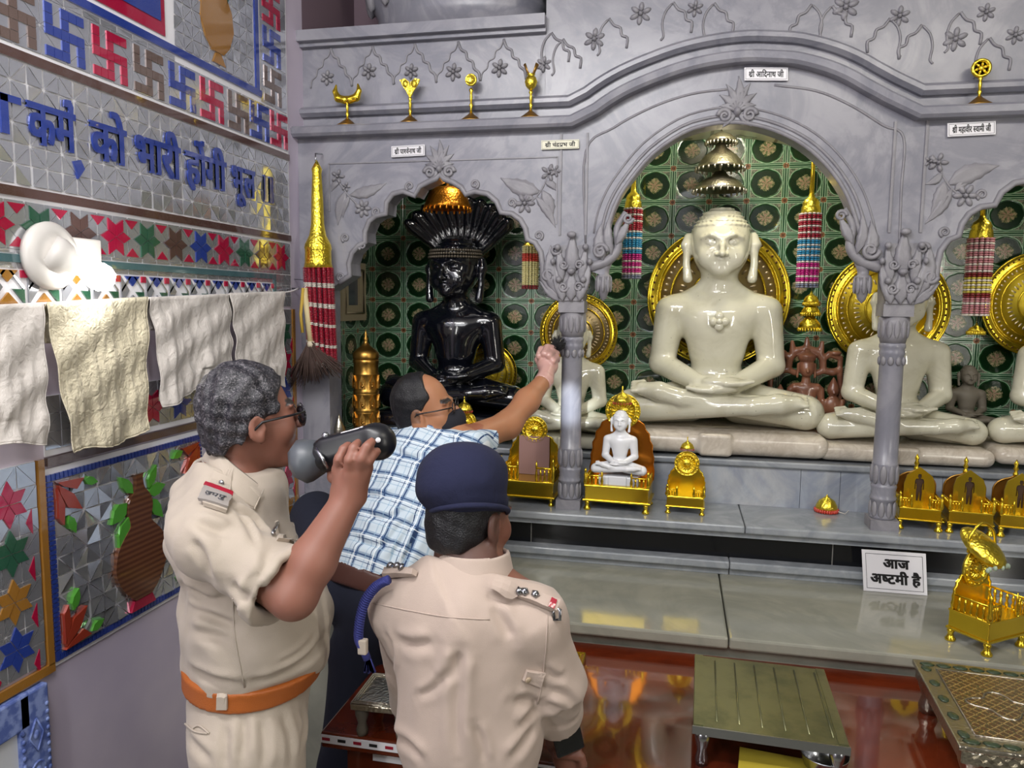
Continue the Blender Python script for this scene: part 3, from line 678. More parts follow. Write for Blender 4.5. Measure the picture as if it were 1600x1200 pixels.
# ------------------------------------------------------------------ seated marble figures (unit: one knee-to-knee width)
def seated(h, curls=True, turn=0.0, hs=1.0):
    S = Sdf()
    S.ell((0, .015, .555), (.20, .13, .15), .06); S.ell((0, .005, .40), (.138, .11, .16), .07); S.ell((0, .03, .19), (.19, .15, .12), .06)
    S.cap((-.18, .02, .606), (.18, .02, .606), .078, None, .05); S.cap((-.16, .03, .63), (-.03, .03, .735), .05, .055, .05); S.cap((.16, .03, .63), (.03, .03, .735), .05, .055, .05); S.cap((0, .025, .68), (0, .01, .83), .088, .08, .035)
    for s in (-1, 1):
        S.cap((s*.226, .02, .60), (s*.262, .02, .32), .078, .064, .025); S.cap((s*.262, .02, .31), (s*.085, -.2, .232), .064, .044, .02)
        S.cap((s*.13, .03, .11), (s*.405, -.11, .09), .115, .09, .04)
    kn = .014
    S.cap((.41, -.13, .085), (-.16, -.235, .155), .08, .046, kn); S.chain([(-.16, -.235, .155), (-.27, -.225, .185), (-.35, -.21, .195)], [.046, .05, .036], kn)
    S.cap((-.41, -.13, .085), (.16, -.265, .13), .08, .044, kn); S.chain([(.16, -.265, .13), (.27, -.255, .145), (.35, -.235, .15)], [.046, .05, .036], kn)
    for i in range(4):
        S.cap((-.345, -.235+.018*i, .19+.012*i), (-.395, -.235+.02*i, .185+.012*i), .016, .012, .006); S.cap((.345, -.26+.018*i, .145+.012*i), (.395, -.255+.02*i, .14+.012*i), .016, .012, .006)
    S.ell((-.01, -.235, .212), (.105, .06, .03), .012); S.ell((.02, -.235, .246), (.10, .055, .026), .01)
    for i in range(4):
        y = -.285+.026*i
        S.chain([(.03, y, .24), (.10, y+.004, .243), (.155-.008*i, y+.008, .255)], [.016, .014, .010], .006)
        S.chain([(-.03, y-.004, .205), (-.09, y, .206), (-.14+.006*i, y+.01, .216)], [.016, .014, .011], .006)
    S.cap((-.05, -.2, .262), (-.008, -.245, .272), .016, .011, .008); S.cap((.06, -.2, .268), (.008, -.245, .275), .016, .011, .008)
    S.ell((0, -.118, .33), (.008, .02, .008), .008, None, 's')
    # head
    a = turn; ca, sa = math.cos(a), math.sin(a); T = lambda x, y, z: ((x*ca-y*sa)*hs, (x*sa+y*ca)*hs, .775+(z-.775)*hs); R = np.array([[ca, -sa, 0], [sa, ca, 0], [0, 0, 1]])
    S.ell(T(0, .0, .965), np.array((.143, .145, .145))*hs, .02, R); S.ell(T(0, -.03, .875), np.array((.118, .105, .10))*hs, .05, R); S.ell(T(0, -.105, .808), np.array((.042, .034, .03))*hs, .04, R)
    S.ell(T(0, .01, 1.085), np.array((.085, .09, .04))*hs, .03)
    for s in (-1, 1):
        S.ell(T(s*.058, -.098, .872), np.array((.045, .035, .05))*hs, .03, R)
        S.ell(T(s*.05, -.126, .947), np.array((.036, .012, .022))*hs, .008, R, 's'); S.ell(T(s*.05, -.118, .945), np.array((.030, .016, .0165))*hs, .004, R)
        S.chain([T(s*.012, -.145, .966), T(s*.05, -.14, .982), T(s*.094, -.108, .968)], [hs*q for q in [.009, .010, .006]], .012)
        S.ell(T(s*.02, -.15, .882), np.array((.012, .014, .009))*hs, .008, R)
        S.chain([T(s*.154, .01, .985), T(s*.163, .0, .94), T(s*.157, -.005, .90)], [hs*q for q in [.022, .027, .020]], .008); S.chain([T(s*.158, -.005, .90), T(s*.160, -.012, .84), T(s*.152, -.02, .765)], [hs*q for q in [.020, .018, .024]], .006)
        S.cap(T(s*.036, -.125, .856), T(0, -.142, .861), .006, .009, .008); S.cap(T(s*.028, -.122, .843), T(0, -.136, .841), .006, .010, .008)
    S.chain([T(0, -.138, .97), T(0, -.155, .93), T(0, -.172, .884)], [hs*q for q in [.010, .011, .015]], .012)
    S.cap(T(-.036, -.137, .8515), T(.036, -.137, .8515), .0035, None, .004, 's')
    if curls:
        def rings(p):
            z = p[..., 2]; r = np.hypot(p[..., 0], p[..., 1]); a = np.arctan2(p[..., 1], p[..., 0])
            z = .775+(z-.775)/hs; r = r/hs; w = np.clip((z-(1.008+.02*np.clip(p[..., 1]/.14, -1, 1)*-1))/.012, 0, 1)*(r < .22)
            return -w*(.006+.005*np.sin(z*2*math.pi/.022)+.0022*np.sin(a*30+np.floor(z/.022)*3))
        S.warp(rings)
    return S.mesh('body', h)
ME_SEATED = seated(.0078); ME_TURNED = seated(.0085, True, -.22, 1.2)
def pedestal(lug=True):
    S = Sdf().box((0, -.03, -.062), (.5, .27, .058), .055, .004)
    if lug: S.box((-.005, -.285, -.064), (.075, .03, .057), .008, .004)
    return S.mesh('pedestal', .012)
ME_PED = pedestal()
def statue(name, label, cx, by, wpx, y, mat, pmat, me=ME_SEATED, ped=True, group=None, rz=0.0, cat='statue'):
    w = wpx/PXM(y, cx, by); w = wpx/PXM(y-.15*w, cx, by); q = (P(cx, by-100, y)[0], y, max(P(cx, by, y-.27*w)[2], (1.355+.121*w) if ped else 0)); r = thing(name, label, cat, q, group, rz, (w, w, w*.93))
    link('body', me if not me.materials else me.copy(), None, r); r.children[0].data.materials.clear(); r.children[0].data.materials.append(mat.m)
    if ped:
        p = ME_PED if not ME_PED.materials else ME_PED.copy(); p.materials.clear(); link('pedestal', p, pmat, r)
    return r
ctr = statue('seated_statue', 'largest polished cream marble seated figure, under the round middle arch', 1118, 690, 325, .45, CREAM, BASEM)
b = MB(); 
for i in range(4): a = i*math.pi/2; b.sph((.026*math.cos(a), -.138, .545+.026*math.sin(a)), (.022, .016, .022), 10, 6)
b.sph((0, -.148, .545), (.016, .014, .016), 10, 6); b.build('chest_emblem', CREAM, ctr, world=False)
blk = statue('seated_statue', 'polished black stone seated figure with a fan of serpent hoods, in the left cusped niche', 712, 645, 243, .36, BLACKST, BLACKST, ME_TURNED)
H = Sdf(); NH = 11
for i in range(NH):
    a = math.radians(-47+94*i/(NH-1)); d = np.array([math.sin(a), 0, math.cos(a)]); b0 = np.array([0, .13, .98])+d*.08; L = .33+.04*math.cos(a)
    H.chain([b0, b0+d*L*.6+np.array([0, -.01, 0]), b0+d*L+np.array([0, -.06, 0])], [.03, .042, .05], .006); H.ell(b0+d*(L+.03)+np.array([0, -.085, 0]), (.03, .045, .03), .02)
H.build('serpent_hood', BLACKST, blk, .009)
b = MB()
for j, (z, rr) in enumerate(((1.050, .172), (1.072, .170), (1.094, .164))):
    for i in range(34):
        a = -.22+math.pi*1.5-1.75+3.5*i/33; b.sph((rr*math.cos(a), rr*1.03*math.sin(a), z), (.011, .011, .010), 6, 4)
b.build('beaded_hairband', M('worn_gilt_stone', '#5e564a', .4, .4), blk, world=False)
statue('seated_statue', 'small cream marble seated figure half hidden behind the torch-lit pillar', 893, 692, 172, .34, CREAM, CREAM)
statue('seated_statue', 'cream marble seated figure behind the right-hand pillar, its face hidden by the capital', 1402, 698, 250, .40, CREAM, BASEM)
statue('seated_statue', 'cream marble seated figure cut off by the right edge of the photo', 1672, 703, 250, .40, CREAM, BASEM)
statue('seated_statue', 'tiny dim brownish seated figure at the back between the two right-hand cream figures', 1515, 668, 90, .58, DIMST, DIMST, ped=False)
# brown stone triad
tr = thing('carved_figure_group', 'small brown stone standing figure with attendants under a carved arch, right of the big statue', 'statue', P(1258, 700, .52))
K = PXM(.52, 1258, 620); o = P(1258, 700, .52)
def B(dx, dy, dz): return (o[0]+dx/K, .52+dy, o[2]+dz/K)
S = Sdf(); u = 1/K
S.ell(B(-4, 0, 128), (12*u, 12*u, 15*u), .006); S.ell(B(-4, -.012, 122), (9*u, 9*u, 10*u), .006); S.cap(B(-4, 0, 112), B(-4, 0, 104), 6*u, 7*u, .005); S.cap(B(-20, 0, 95), B(12, 0, 95), 8*u, 8*u, .008)
S.ell(B(-4, -.004, 84), (16*u, 9*u, 18*u), .01); S.ell(B(-4, 0, 62), (13*u, 8*u, 14*u), .01); S.ell(B(-4, 0, 48), (17*u, 9*u, 12*u), .01)
for s in (-1, 1):
    S.cap(B(-4+s*22, 0, 92), B(-4+s*25, 0, 60), 6*u, 5*u, .004); S.cap(B(-4+s*25, 0, 60), B(-4+s*22, -.01, 28), 5*u, 4*u, .004); S.cap(B(-4+s*8, 0, 48), B(-4+s*7, 0, 0), 8*u, 5*u, .006); S.cap(B(-4+s*12, 0, 132), B(-4+s*13, 0, 112), 2.5*u, 2*u, .003)
S.cap(B(-4, -.018, 130), B(-4, -.04, 122), 1.6*u, 2.4*u, .004)
S.build('figure_body', BROWNST, tr, .0035, True)
for sx, sc in ((-42, .8), (36, .9)):
    S = Sdf(); q = lambda dx, dz, dy=0: B(sx+dx*sc, -.01+dy, dz*sc)
    S.ell(q(0, 104), (10*u*sc, 9*u*sc, 12*u*sc), .005); S.cap(q(0, 114), q(0, 124), 7*u*sc, 2*u*sc, .004); S.ell(q(0, 76), (15*u*sc, 9*u*sc, 18*u*sc), .008); S.ell(q(0, 50), (14*u*sc, 9*u*sc, 14*u*sc), .008); S.cap(q(-5, 45), q(-5, 0), 7*u*sc, 5*u*sc, .004); S.cap(q(5, 45), q(5, 0), 7*u*sc, 5*u*sc, .004)
    S.cap(q(-16, 84), q(-17, 50), 5*u*sc, 4*u*sc, .004); S.cap(q(16, 84), q(10, 60, -.02), 5*u*sc, 4*u*sc, .004); S.cap(q(0, 104, -.015), q(0, 99, -.022), 2*u, 2*u, .003)
    S.build('attendant', BROWNST, tr, .0035, True)
S = Sdf()
for s in (-1, 1):
    S.chain([B(-4+s*16, .02, 118), B(-4+s*26, .02, 122), B(-4+s*24, .02, 142), B(-4+s*14, .02, 152), B(-4, .02, 156)], [5*u, 5*u, 6*u, 6*u, 6*u], .004)
    S.chain([B(-4+s*26, .02, 122), B(-4+s*40, .02, 120), B(-4+s*50, .02, 124), B(-4+s*52, .02, 100)], [5*u, 6*u, 5*u, 4*u], .004); S.chain([B(-4+s*52, .02, 100), B(-4+s*50, .02, 30)], [4*u, 4*u], .003)
    S.chain([B(-4+s*24, .02, 140), B(-4+s*34, .02, 148), B(-4+s*50, .02, 142), B(-4+s*50, .02, 124)], [5*u, 5*u, 4*u, 4*u], .004); S.chain([B(-4+s*20, .02, 150), B(-4+s*22, .015, 166)], [6*u, 3*u], .004); S.ell(B(-4+s*42, .01, 150), (9*u, 6*u, 4*u), .004)
S.cap(B(-4, .02, 156), B(-4, .02, 172), 6*u, 3*u, .004); S.cap(B(-4, .0, 146), B(-4, 0, 152), 14*u, 4*u, .004)
S.box(B(-4, .03, 2), (58*u, .03, 8*u), .004, .003)
S.build('carved_arch', BROWNST, tr, .0035, True)
# ------------------------------------------------------------------ gold discs behind the heads
PALEGOLD = gold('pale_gilt', '#d3bf9c', .42)
def halo(label, cx, cy, rpx, y, mat=GOLDR, rmat=GOLD, tilt=0.0, petals=40, wheel=0, group=None):
    q = P(cx, cy, y); R = rpx/PXM(y, cx, cy); t = thing('halo_disc', label, 'halo', q, group, 0.0, R)
    ax = (0, -1, 0)
    b = MB().lathe([(0, .02), (.30, .03), (.34, .05), (.38, .05), (.40, .02), (.60, .02), (.64, .05), (.67, .05), (.69, .02), (.80, .02), (.83, .05)], (0, 0, 0), 56, axis=ax)
    for i in range(12 if wheel == 0 else wheel):
        a = 2*math.pi*i/(12 if wheel == 0 else wheel); b.sph((math.cos(a)*.19, -.03, math.sin(a)*.19), (.12, .03, .035), 6, 4, Matrix.Rotation(-a, 3, 'Y'))
    b.build('disc', mat, t, world=False); b = MB()
    for r in (.36, .66, .815): b.tube([(r*math.cos(a), -.05, r*math.sin(a)) for a in np.linspace(0, 2*math.pi, 57)[:-1]], .018, 6, True)
    b.build('gold_ring', rmat, t, world=False); b = MB()
    for (r0, r1, n, w) in ((.42, .59, petals, .02), (.70, .79, petals+12, .016)):
        for i in range(n):
            a = 2*math.pi*i/n; m = (r0+r1)/2; b.sph((math.cos(a)*m, -.025, math.sin(a)*m), ((r1-r0)/2, .035, math.pi*m/n*.85), 6, 4, Matrix.Rotation(-a, 3, 'Y'))
    b.build('petal_ring', PALEGOLD, t, world=False)
    b = MB().lathe([(.82, .0), (.83, .06), (.86, .075), (.88, .05), (.97, .05), (.985, .07), (1.0, .06), (1.0, .0)], (0, 0, 0), 64, axis=ax); b.build('rim', rmat, t, world=False)
    b = MB()
    for i in range(56): a = 2*math.pi*i/56; b.sph((math.cos(a)*.925, -.052, math.sin(a)*.925), (.02, .02, .02), 6, 4)
    b.build('rim_bead', M('rim_stone', '#5a3a1c', .3, .3), t, world=False)
    if tilt: t.rotation_euler = (0, 0, tilt)
    return t
halo('large gold halo disc standing behind the head of the largest cream statue', 1121, 464, 108, .615, PALEGOLD)
halo('pale gold halo disc behind the pillar and the small cream statue', 904, 520, 61, .60, PALEGOLD)
halo('gold halo disc with petal centre behind the right-hand pillar capital', 1386, 482, 90, .61)
halo('gold halo disc cut off by the right photo edge', 1622, 475, 82, .61)
halo('small gold halo disc low beside the black statue\'s arm', 762, 582, 47, .60)
# ------------------------------------------------------------------ hanging umbrellas, tassels
def chhatra(name, label, cx, ys, y, mats, cat='canopy'):
    """hanging umbrella; ys: list of (half width px, y px) lathe tiers"""
    q = P(cx, ys[-1][-1][1], y); k = PXM(y, cx, ys[0][0][1]); t = thing(name, label, cat, q)
    for i, tier in enumerate(ys):
        prof = [(hw/k, P(cx, py, y)[2]) for hw, py in tier]
        b = MB().lathe(prof+[(max(prof[-1][0]-.006, .001), prof[-1][1]), (prof[-1][0]*.6, prof[-1][1]+.012)], (q[0], y, 0), 30)
        o = b.build('umbrella_tier', mats[0], t)
        b = MB(); n = 24; r, z = prof[-1]
        for j in range(n): a = 2*math.pi*j/n; b.sph((q[0]+r*math.cos(a), y+r*math.sin(a), z-.005), (.005, .005, .008), 6, 4)
        b.build('fringe', mats[-1], o)
    return t, q
t, q = chhatra('hanging_umbrella', 'orange gold umbrella hanging over the serpent hoods of the black statue', 699, [[(2, 285), (3, 291), (18, 293), (28, 300), (31, 308), (34, 316), (35, 319), (37, 322), (37, 326)]], .16, [ORANGEG, ORANGEG])
MB().cyl((q[0], .16, P(699, 292, .16)[2]), (q[0], .16, 2.56), .0015, 6).build('hanging_wire', STEEL, t)
t, q = chhatra('hanging_umbrella', 'silver three-tier umbrella hanging over the largest cream statue', 1124, [[(2, 205), (6, 208), (15, 211), (22, 217), (24, 222)], [(6, 224), (10, 232), (24, 243), (30, 250), (34, 258), (38, 263)], [(8, 268), (14, 276), (24, 280), (31, 285), (36, 292), (41, 298)]], .42, [SILVER, SILVER])
MB().cyl((q[0], .42, P(1124, 285, .42)[2]), (q[0], .42, 2.66), .004, 8).build('hanging_rod', SILVER, t)
t, q = chhatra('hanging_umbrella', 'small gold three-tier umbrella hanging above the brown stone figures', 1265, [[(1, 455), (3, 460), (9, 464), (11, 470), (11, 473)], [(4, 474), (8, 478), (13, 485), (14, 489)], [(5, 492), (8, 497), (15, 505), (17, 513)]], .50, [GOLDR, GOLDR])
MB().cyl((q[0], .5, P(1265, 500, .5)[2]), (q[0], .5, 2.62), .0015, 6).build('hanging_wire', STEEL, t)
t, q = chhatra('hanging_umbrella', 'tiny gold umbrella below the striped tassel of the right niche', 1525, [[(1, 505), (3, 509), (9, 513), (12, 518)]], .36, [GOLDR, GOLDR])
MB().cyl((q[0], .36, P(1525, 512, .36)[2]), (q[0], .36, 2.55), .0012, 6).build('hanging_wire', STEEL, t)
def bead_fringe(b, c, r, z0, z1, n, bands, nb=30, sq=1.0):
    """strands of beads; bands = [(fraction end, material index)]"""
    k = max(6, nb)
    for j in range(n):
        a = 2*math.pi*j/n; x, y = c[0]+r*math.cos(a), c[1]+r*sq*math.sin(a); rb = r*math.pi/n*1.02
        for i in range(k):
            f = (i+.5)/k; mi = next(m for e, m in bands if f <= e+1e-6); b.mat(mi)
            z = z0+(z1-z0)*f; b.sph((x, y, z), (rb, rb, (z0-z1)/k*.52), 6, 4)
    b.mat(0)
BEAD = {n: M(n+'_bead', c, .3, 0, Coat_Weight=.4) for n, c in (('red', '#9c1830'), ('blue', '#2a86ad'), ('pink', '#bd1d7d'), ('white', '#d8cfc4'), ('grey', '#70758a'), ('cream', '#d9cf93'), ('yellow', '#c6b545'), ('maroon', '#7a1f25'), ('dusty', '#b77a80'), ('scarlet', '#c2402f'))}
def tassel(label, cx, y, capt, cap0, cap1, hw, z1, bandspec, topz, cord='gold', n=14, nb=26):
    k = PXM(y, cx, cap1); top = P(cx, cap0, y); t = thing('bead_tassel', label, 'tassel', (top[0], y, P(cx, z1, y)[2]))
    zz = lambda py: P(cx, py, y)[2]; x = top[0]
    MB().tube([(x, y, zz(cap0)-.01), (x, y, topz)], [.009, .006], 8).build('cord', GOLD, t)
    MB().lathe([(3/k, zz(capt)), (hw*.3/k, zz(cap0)), (hw*.62/k, zz(cap0+(cap1-cap0)*.18)), (hw*.78/k, zz(cap0+(cap1-cap0)*.4)), (hw*.72/k, zz(cap0+(cap1-cap0)*.5)), (hw*.82/k, zz(cap0+(cap1-cap0)*.62)), (hw*.9/k, zz(cap1)), (hw*.84/k, zz(cap1+2))], (x, y, 0), 20).build('cap', GOLDR, t)
    names = []; bands = []
    for f, nm in bandspec:
        if nm not in names: names.append(nm)
        bands.append((f, names.index(nm)))
    b = MB(); bead_fringe(b, (x, y), hw*.86/k, zz(cap1), zz(z1), n, bands, nb); b.build('bead_fringe', [BEAD[q] for q in names], t)
    return t
def stripes(spec, bead=1.0):
    out = []; 
    for f0, f1, c, n in spec:
        for i in range(n): w = (f1-f0)/n; out += [(f0+w*i+w*.68, c), (f0+w*(i+1), 'white')]
    return out
S3 = [(.03, 'white')]+stripes([(.03, .36, 'red', 4), (.36, .66, 'blue', 4), (.66, .95, 'pink', 3)])+[(1, 'grey')]
tassel('red, blue and pink bead tassel at the left inside the round arch', 990, .22, 280, 300, 325, 15, 436, S3, 2.66, nb=34)
tassel('red, blue and pink bead tassel hanging right of the largest statue\'s head', 1268, .22, 300, 308, 333, 17, 450, S3, 2.60, nb=36)
tassel('maroon, cream and dusty red bead tassel in the right-hand niche', 1535, .20, 335, 342, 372, 19, 494, stripes([(0, .45, 'dusty', 5)])+[(.5, 'maroon')]+stripes([(.5, .72, 'yellow', 4)])+[(.77, 'maroon')]+stripes([(.77, 1, 'dusty', 3)]), 2.56, nb=34)
tassel('cream bead tassel with one red band at the right edge of the black statue\'s niche', 829, .24, 376, 378, 384, 13, 452, [(.2, 'cream'), (.36, 'scarlet'), (.93, 'cream'), (1, 'maroon')], 2.56, nb=22)
t = thing('bead_tassel', 'tall gold cone with long red and white bead strands hanging on the arcade\'s left end', 'tassel', P(503, 572, -.11))
y = -.12; k = PXM(y, 500, 420); zz = lambda py: P(497, py, y)[2]; x = P(496, 330, y)[0]; X1 = P(504, 560, y)[0]
MB().tube([(x-.004, y, zz(258)), (x-.004, y, zz(240)), (x-.006, -.06, zz(236))], .003, 6).build('hook', STEEL, t)
b = MB().lathe([(.2/k, zz(250)), (4/k, zz(256)), (8/k, zz(264)), (7/k, zz(272)), (9/k, zz(310)), (10/k, zz(350)), (13/k, zz(368)), (20/k, zz(382)), (21/k, zz(388)), (20/k, zz(392)), (20.5/k, zz(410)), (22/k, zz(418)), (20/k, zz(419))], (x, y, 0), 24); b.build('gold_cone', GOLDR, t)
b = MB(); fr = []; f = 0
for i in range(5): fr += [(f+.16, 0), (f+.2, 1)]; f += .2
k2 = 64
for j in range(16):
    a = 2*math.pi*j/16; r = 21/k
    for i in range(k2):
        f = (i+.5)/k2; mi = next(m for e, m in fr if f <= e+1e-6); b.mat(mi)
        zb = zz(418)+(zz(570)-zz(418))*f*(1+.04*math.cos(a)); xx = x+(X1-x)*f
        b.sph((xx+r*math.cos(a), y+r*.8*math.sin(a), zb), (r*.2, r*.2, .0028), 5, 3)
b.build('bead_strands', [BEAD['red'], BEAD['white']], t)
# ------------------------------------------------------------------ thrones
def rail(b, p0, p1, h, n):
    p0, p1 = np.array(p0, float), np.array(p1, float)
    for i in range(n+1):
        q = p0+(p1-p0)*i/n; r = min(np.linalg.norm(p1-p0)/n*.32, h*.16)
        b.lathe([(r*.5, 0), (r, h*.2), (r*.5, h*.4), (r*.9, h*.6), (r*.4, h*.85)], (q[0], q[1], q[2]), 8)
    b.tube([p0+np.array([0, 0, h*.9]), p1+np.array([0, 0, h*.9])], h*.07, 6); b.tube([p0, p1], h*.06, 6)
def throne(label, x, y, z, w, d, bh, fh, back, halo_r=None, canopy=None, rz=0.0, mat=GOLD, finial=True, plate=None, backmat=None, rail_h=.03, gap=.4):
    t = thing('gold_throne', label, 'throne', (x, y, z), 'gold thrones on the altar ledge' if False else None, rz)
    hw, hd = w/2, d/2
    for sx in (-1, 1):
        for sy in (-1, 1):
            MB().lathe([(.001, 0), (fh*.38, 0), (fh*.42, fh*.15), (fh*.28, fh*.35), (fh*.2, fh*.6), (fh*.3, fh*.8), (fh*.22, fh*1.02)], (sx*hw*.9, sy*hd*.88, 0), 12).build('foot', mat, t, world=False)
    b = MB().bbox((0, 0, fh+bh*.06), (hw*1.04, hd*1.04, bh*.06), .002); b.bbox((0, 0, fh+bh*.5), (hw*.97, hd*.97, bh*.42), .002); b.bbox((0, 0, fh+bh*.94), (hw*1.0, hd*1.0, bh*.06), .002); b.build('base', mat, t, world=False)
    zt = fh+bh; b = MB()
    for s in (-1, 1):
        b = MB(); rail(b, (s*hw*.95, -hd*.94, zt), (s*hw*gap, -hd*.94, zt), rail_h, 4); rail(b, (s*hw*.95, -hd*.94, zt), (s*hw*.95, hd*.8, zt), rail_h, 6); b.build('railing', mat, t, world=False)
    for s in (-1, 1):
        MB().lathe([(.006, 0), (.008, rail_h*.3), (.005, rail_h*.6), (.007, rail_h), (.003, rail_h*1.2), (.006, rail_h*1.35), (.001, rail_h*1.6)], (s*hw*.96, -hd*.95, zt), 10).build('corner_post', mat, t, world=False)
        MB().lathe([(.004, 0), (.006, rail_h*.4), (.003, rail_h*.8), (.005, rail_h), (.001, rail_h*1.4)], (s*hw*gap, -hd*.94, zt), 8).build('corner_post', mat, t, world=False)
    # back plate with scalloped edge
    pts = [(px*hw, zt+pz*back) for px, pz in ((1, 0), (1.02, .12), (.98, .2), (1.0, .28), (.94, .36), (.95, .44), (.86, .5), (.84, .58), (.72, .63), (.66, .70), (.5, .74))]
    pl = pts+[(-u, v) for u, v in pts[::-1]]
    if halo_r is None: pl = [(hw*.95, zt), (hw*.95, zt+back*.5)]+[(hw*.95*math.cos(a)*(1 if True else 1), zt+back*.5+back*.42*math.sin(a)+(back*.08 if abs(a-math.pi/2) < .1 else 0)) for a in np.linspace(.15, math.pi-.15, 13)]+[(-hw*.95, zt+back*.5), (-hw*.95, zt)]
    b = MB().poly(pl, (), hd*.78, hd*.78+.006)
    b.tube([(u, hd*.78, v) for u, v in pl], .0035, 6); b.build('back_plate', backmat or mat, t, world=False)
    if halo_r:
        hz = zt+back*.86; b = MB().lathe([(0, .012), (halo_r*.2, .014), (halo_r*.25, .008), (halo_r*.66, .006), (halo_r*.7, .013), (halo_r*.76, .013), (halo_r*.78, .008), (halo_r*.95, .008), (halo_r, .012), (halo_r, 0)], (0, hd*.76, hz), 36, axis=(0, -1, 0))
        n = 18
        for i in range(n):
            a = 2*math.pi*i/n; b.sph((math.cos(a)*halo_r*.46, hd*.76-.008, hz+math.sin(a)*halo_r*.46), (halo_r*.2, .006, halo_r*.05), 6, 4, Matrix.Rotation(-a, 3, 'Y'))
            b.sph((math.cos(a)*halo_r*.87, hd*.76-.01, hz+math.sin(a)*halo_r*.87), (halo_r*.07,)*3, 6, 4)
        b.build('halo', GOLDR, t, world=False)
    if canopy:
        cz, cr = canopy; yq = hd*.35
        b = MB().lathe([(.0015, cz+cr*1.7), (cr*.1, cz+cr*1.5), (cr*.05, cz+cr*1.3), (cr*.16, cz+cr*1.15), (cr*.1, cz+cr*1.05), (cr*.35, cz+cr*.92), (cr*.75, cz+cr*.6), (cr*.95, cz+cr*.2), (cr, cz), (cr*.94, cz), (cr*.5, cz+cr*.3)], (0, yq, 0), 24); o = b.build('canopy', GOLDR, t, world=False)
        b = MB(); 
        for i in range(20): a = 2*math.pi*i/20; b.sph((cr*.97*math.cos(a), yq+cr*.97*math.sin(a), cz-cr*.13), (cr*.06, cr*.06, cr*.16), 6, 4)
        b.build('red_fringe', BEAD['scarlet'], t, world=False)
        MB().tube([(0, hd*.8, zt+back*.8), (0, hd*.8, cz+cr*.2), (0, yq, cz+cr*.5)], cr*.06, 6).build('canopy_stay', mat, t, world=False)
    return t
def at_ledge(px, py): return Pz(px, py, 1.174)
def wm(px, y, z=1.2): return px/PXM(y, 1000, 780)
q = at_ledge(826, 786); T1 = throne('empty gold throne with wheel halo between the beret and the left pillar', q[0], .06, 1.174, .215, .15, .065, .028, .213, .052, None, -.05, rail_h=.06, gap=.35)
MB().poly([(-.062, .094), (.062, .094), (.062, .25), (-.062, .25)], (), .046, .05).build('pink_plate', M('pinkish_card', '#a8837c', .5), T1, world=False)
q = P(722, 780, .07); T0 = throne('gold throne with wheel halo before the black statue, mostly hidden behind the masked person', q[0], .07, 1.174, .17, .14, .06, .028, .24, .043, (.345, .034), -.05, rail_h=.05, gap=.4)
q = P(530, 668, .0); sv = thing('silver_finial', 'tiny silver spire on the ledge between the broom and the brass tower', 'ornament', (q[0], 0, 1.174)); MB().lathe([(.02, 0), (.022, .01), (.012, .03), (.008, .2), (.02, .235), (.024, .26), (.014, .285), (.004, .31), (.001, .325)], (0, 0, 0), 16).build('spire', SILVER, sv, world=False)
q = at_ledge(967, 790); T2 = throne('gold throne with orange scalloped back holding a small white statue', q[0], .05, 1.174, .245, .17, .062, .035, .312, .068, (.405, .036), -.06, GOLD, backmat=COPPER, rail_h=.04, gap=.45)
w0 = .215
sr = thing('seated_statue', 'little pure white marble seated figure on the gold throne right of the left pillar', 'statue', (q[0]-.0, .045, 1.174+.035+.062+.036), None, -.06, w0)
m2 = ME_SEATED.copy(); m2.materials.clear(); link('body', m2, WHITEST, sr)
MB().bbox((0, -.03, -.105), (.36, .2, .085), .02).bbox((0, -.2, -.09), (.16, .06, .08), .01).build('pedestal', WHITEST, sr, world=False)
q = at_ledge(1070, 790); T3 = throne('smaller gold throne with round clock-like halo right of the white statue\'s throne', q[0], .05, 1.174, .138, .11, .042, .026, .125, .047, (.238, .026), -.04, GOLD, rail_h=.028, gap=.45)
# right-hand trio with cut-out standing figures
FIGURE = [(0, .40), (.02, .40), (.025, .36), (.012, .335), (.05, .325), (.06, .30), (.062, .17), (.05, .165), (.048, .27), (.036, .2), (.04, .12), (.034, .0), (.012, .0), (.006, .14)]
def trio(px, py, w, label, y):
    q = P(px, 800, y); t = throne(label, q[0], y, 1.174, w, .14, .045, .034, .115, None, None, -.12, GOLD, rail_h=.036, gap=.42, backmat=BRASS)
    pl = [(-w*.36, .079), (w*.36, .079), (w*.36, .155), (w*.30, .185), (.16*w, .20), (0, .216), (-.16*w, .20), (-w*.30, .185), (-w*.36, .155)]
    s = .24; fig = [(u*s, .095+v*s) for u, v in FIGURE]; fig = fig+[(-u, v) for u, v in fig[::-1][1:-1] if True]
    MB().poly(pl, (fig,), -.02, -.014).build('cut_out_plate', GOLD, t, world=False)
    MB().poly(fig, (), -.0135, -.0125).build('figure_backing', M('dark_brown_backing', '#3a2413', .5), t, world=False)  # dark brown sheet right behind the cut-out figure
    MB().lathe([(.008, .185), (.009, .2), (.005, .207), (.009, .216), (.005, .225), (.008, .235), (.001, .25)], (0, .055, 0), 10).build('finial', GOLD, t, world=False)
    return t
trio(1432, 802, .135, 'gold throne half hidden behind the right pillar\'s base', .06); trio(1510, 810, .138, 'gold throne with cut-out standing figure, second right of the right pillar', .05); trio(1590, 818, .138, 'gold throne with cut-out standing figure at the right photo edge', .04)
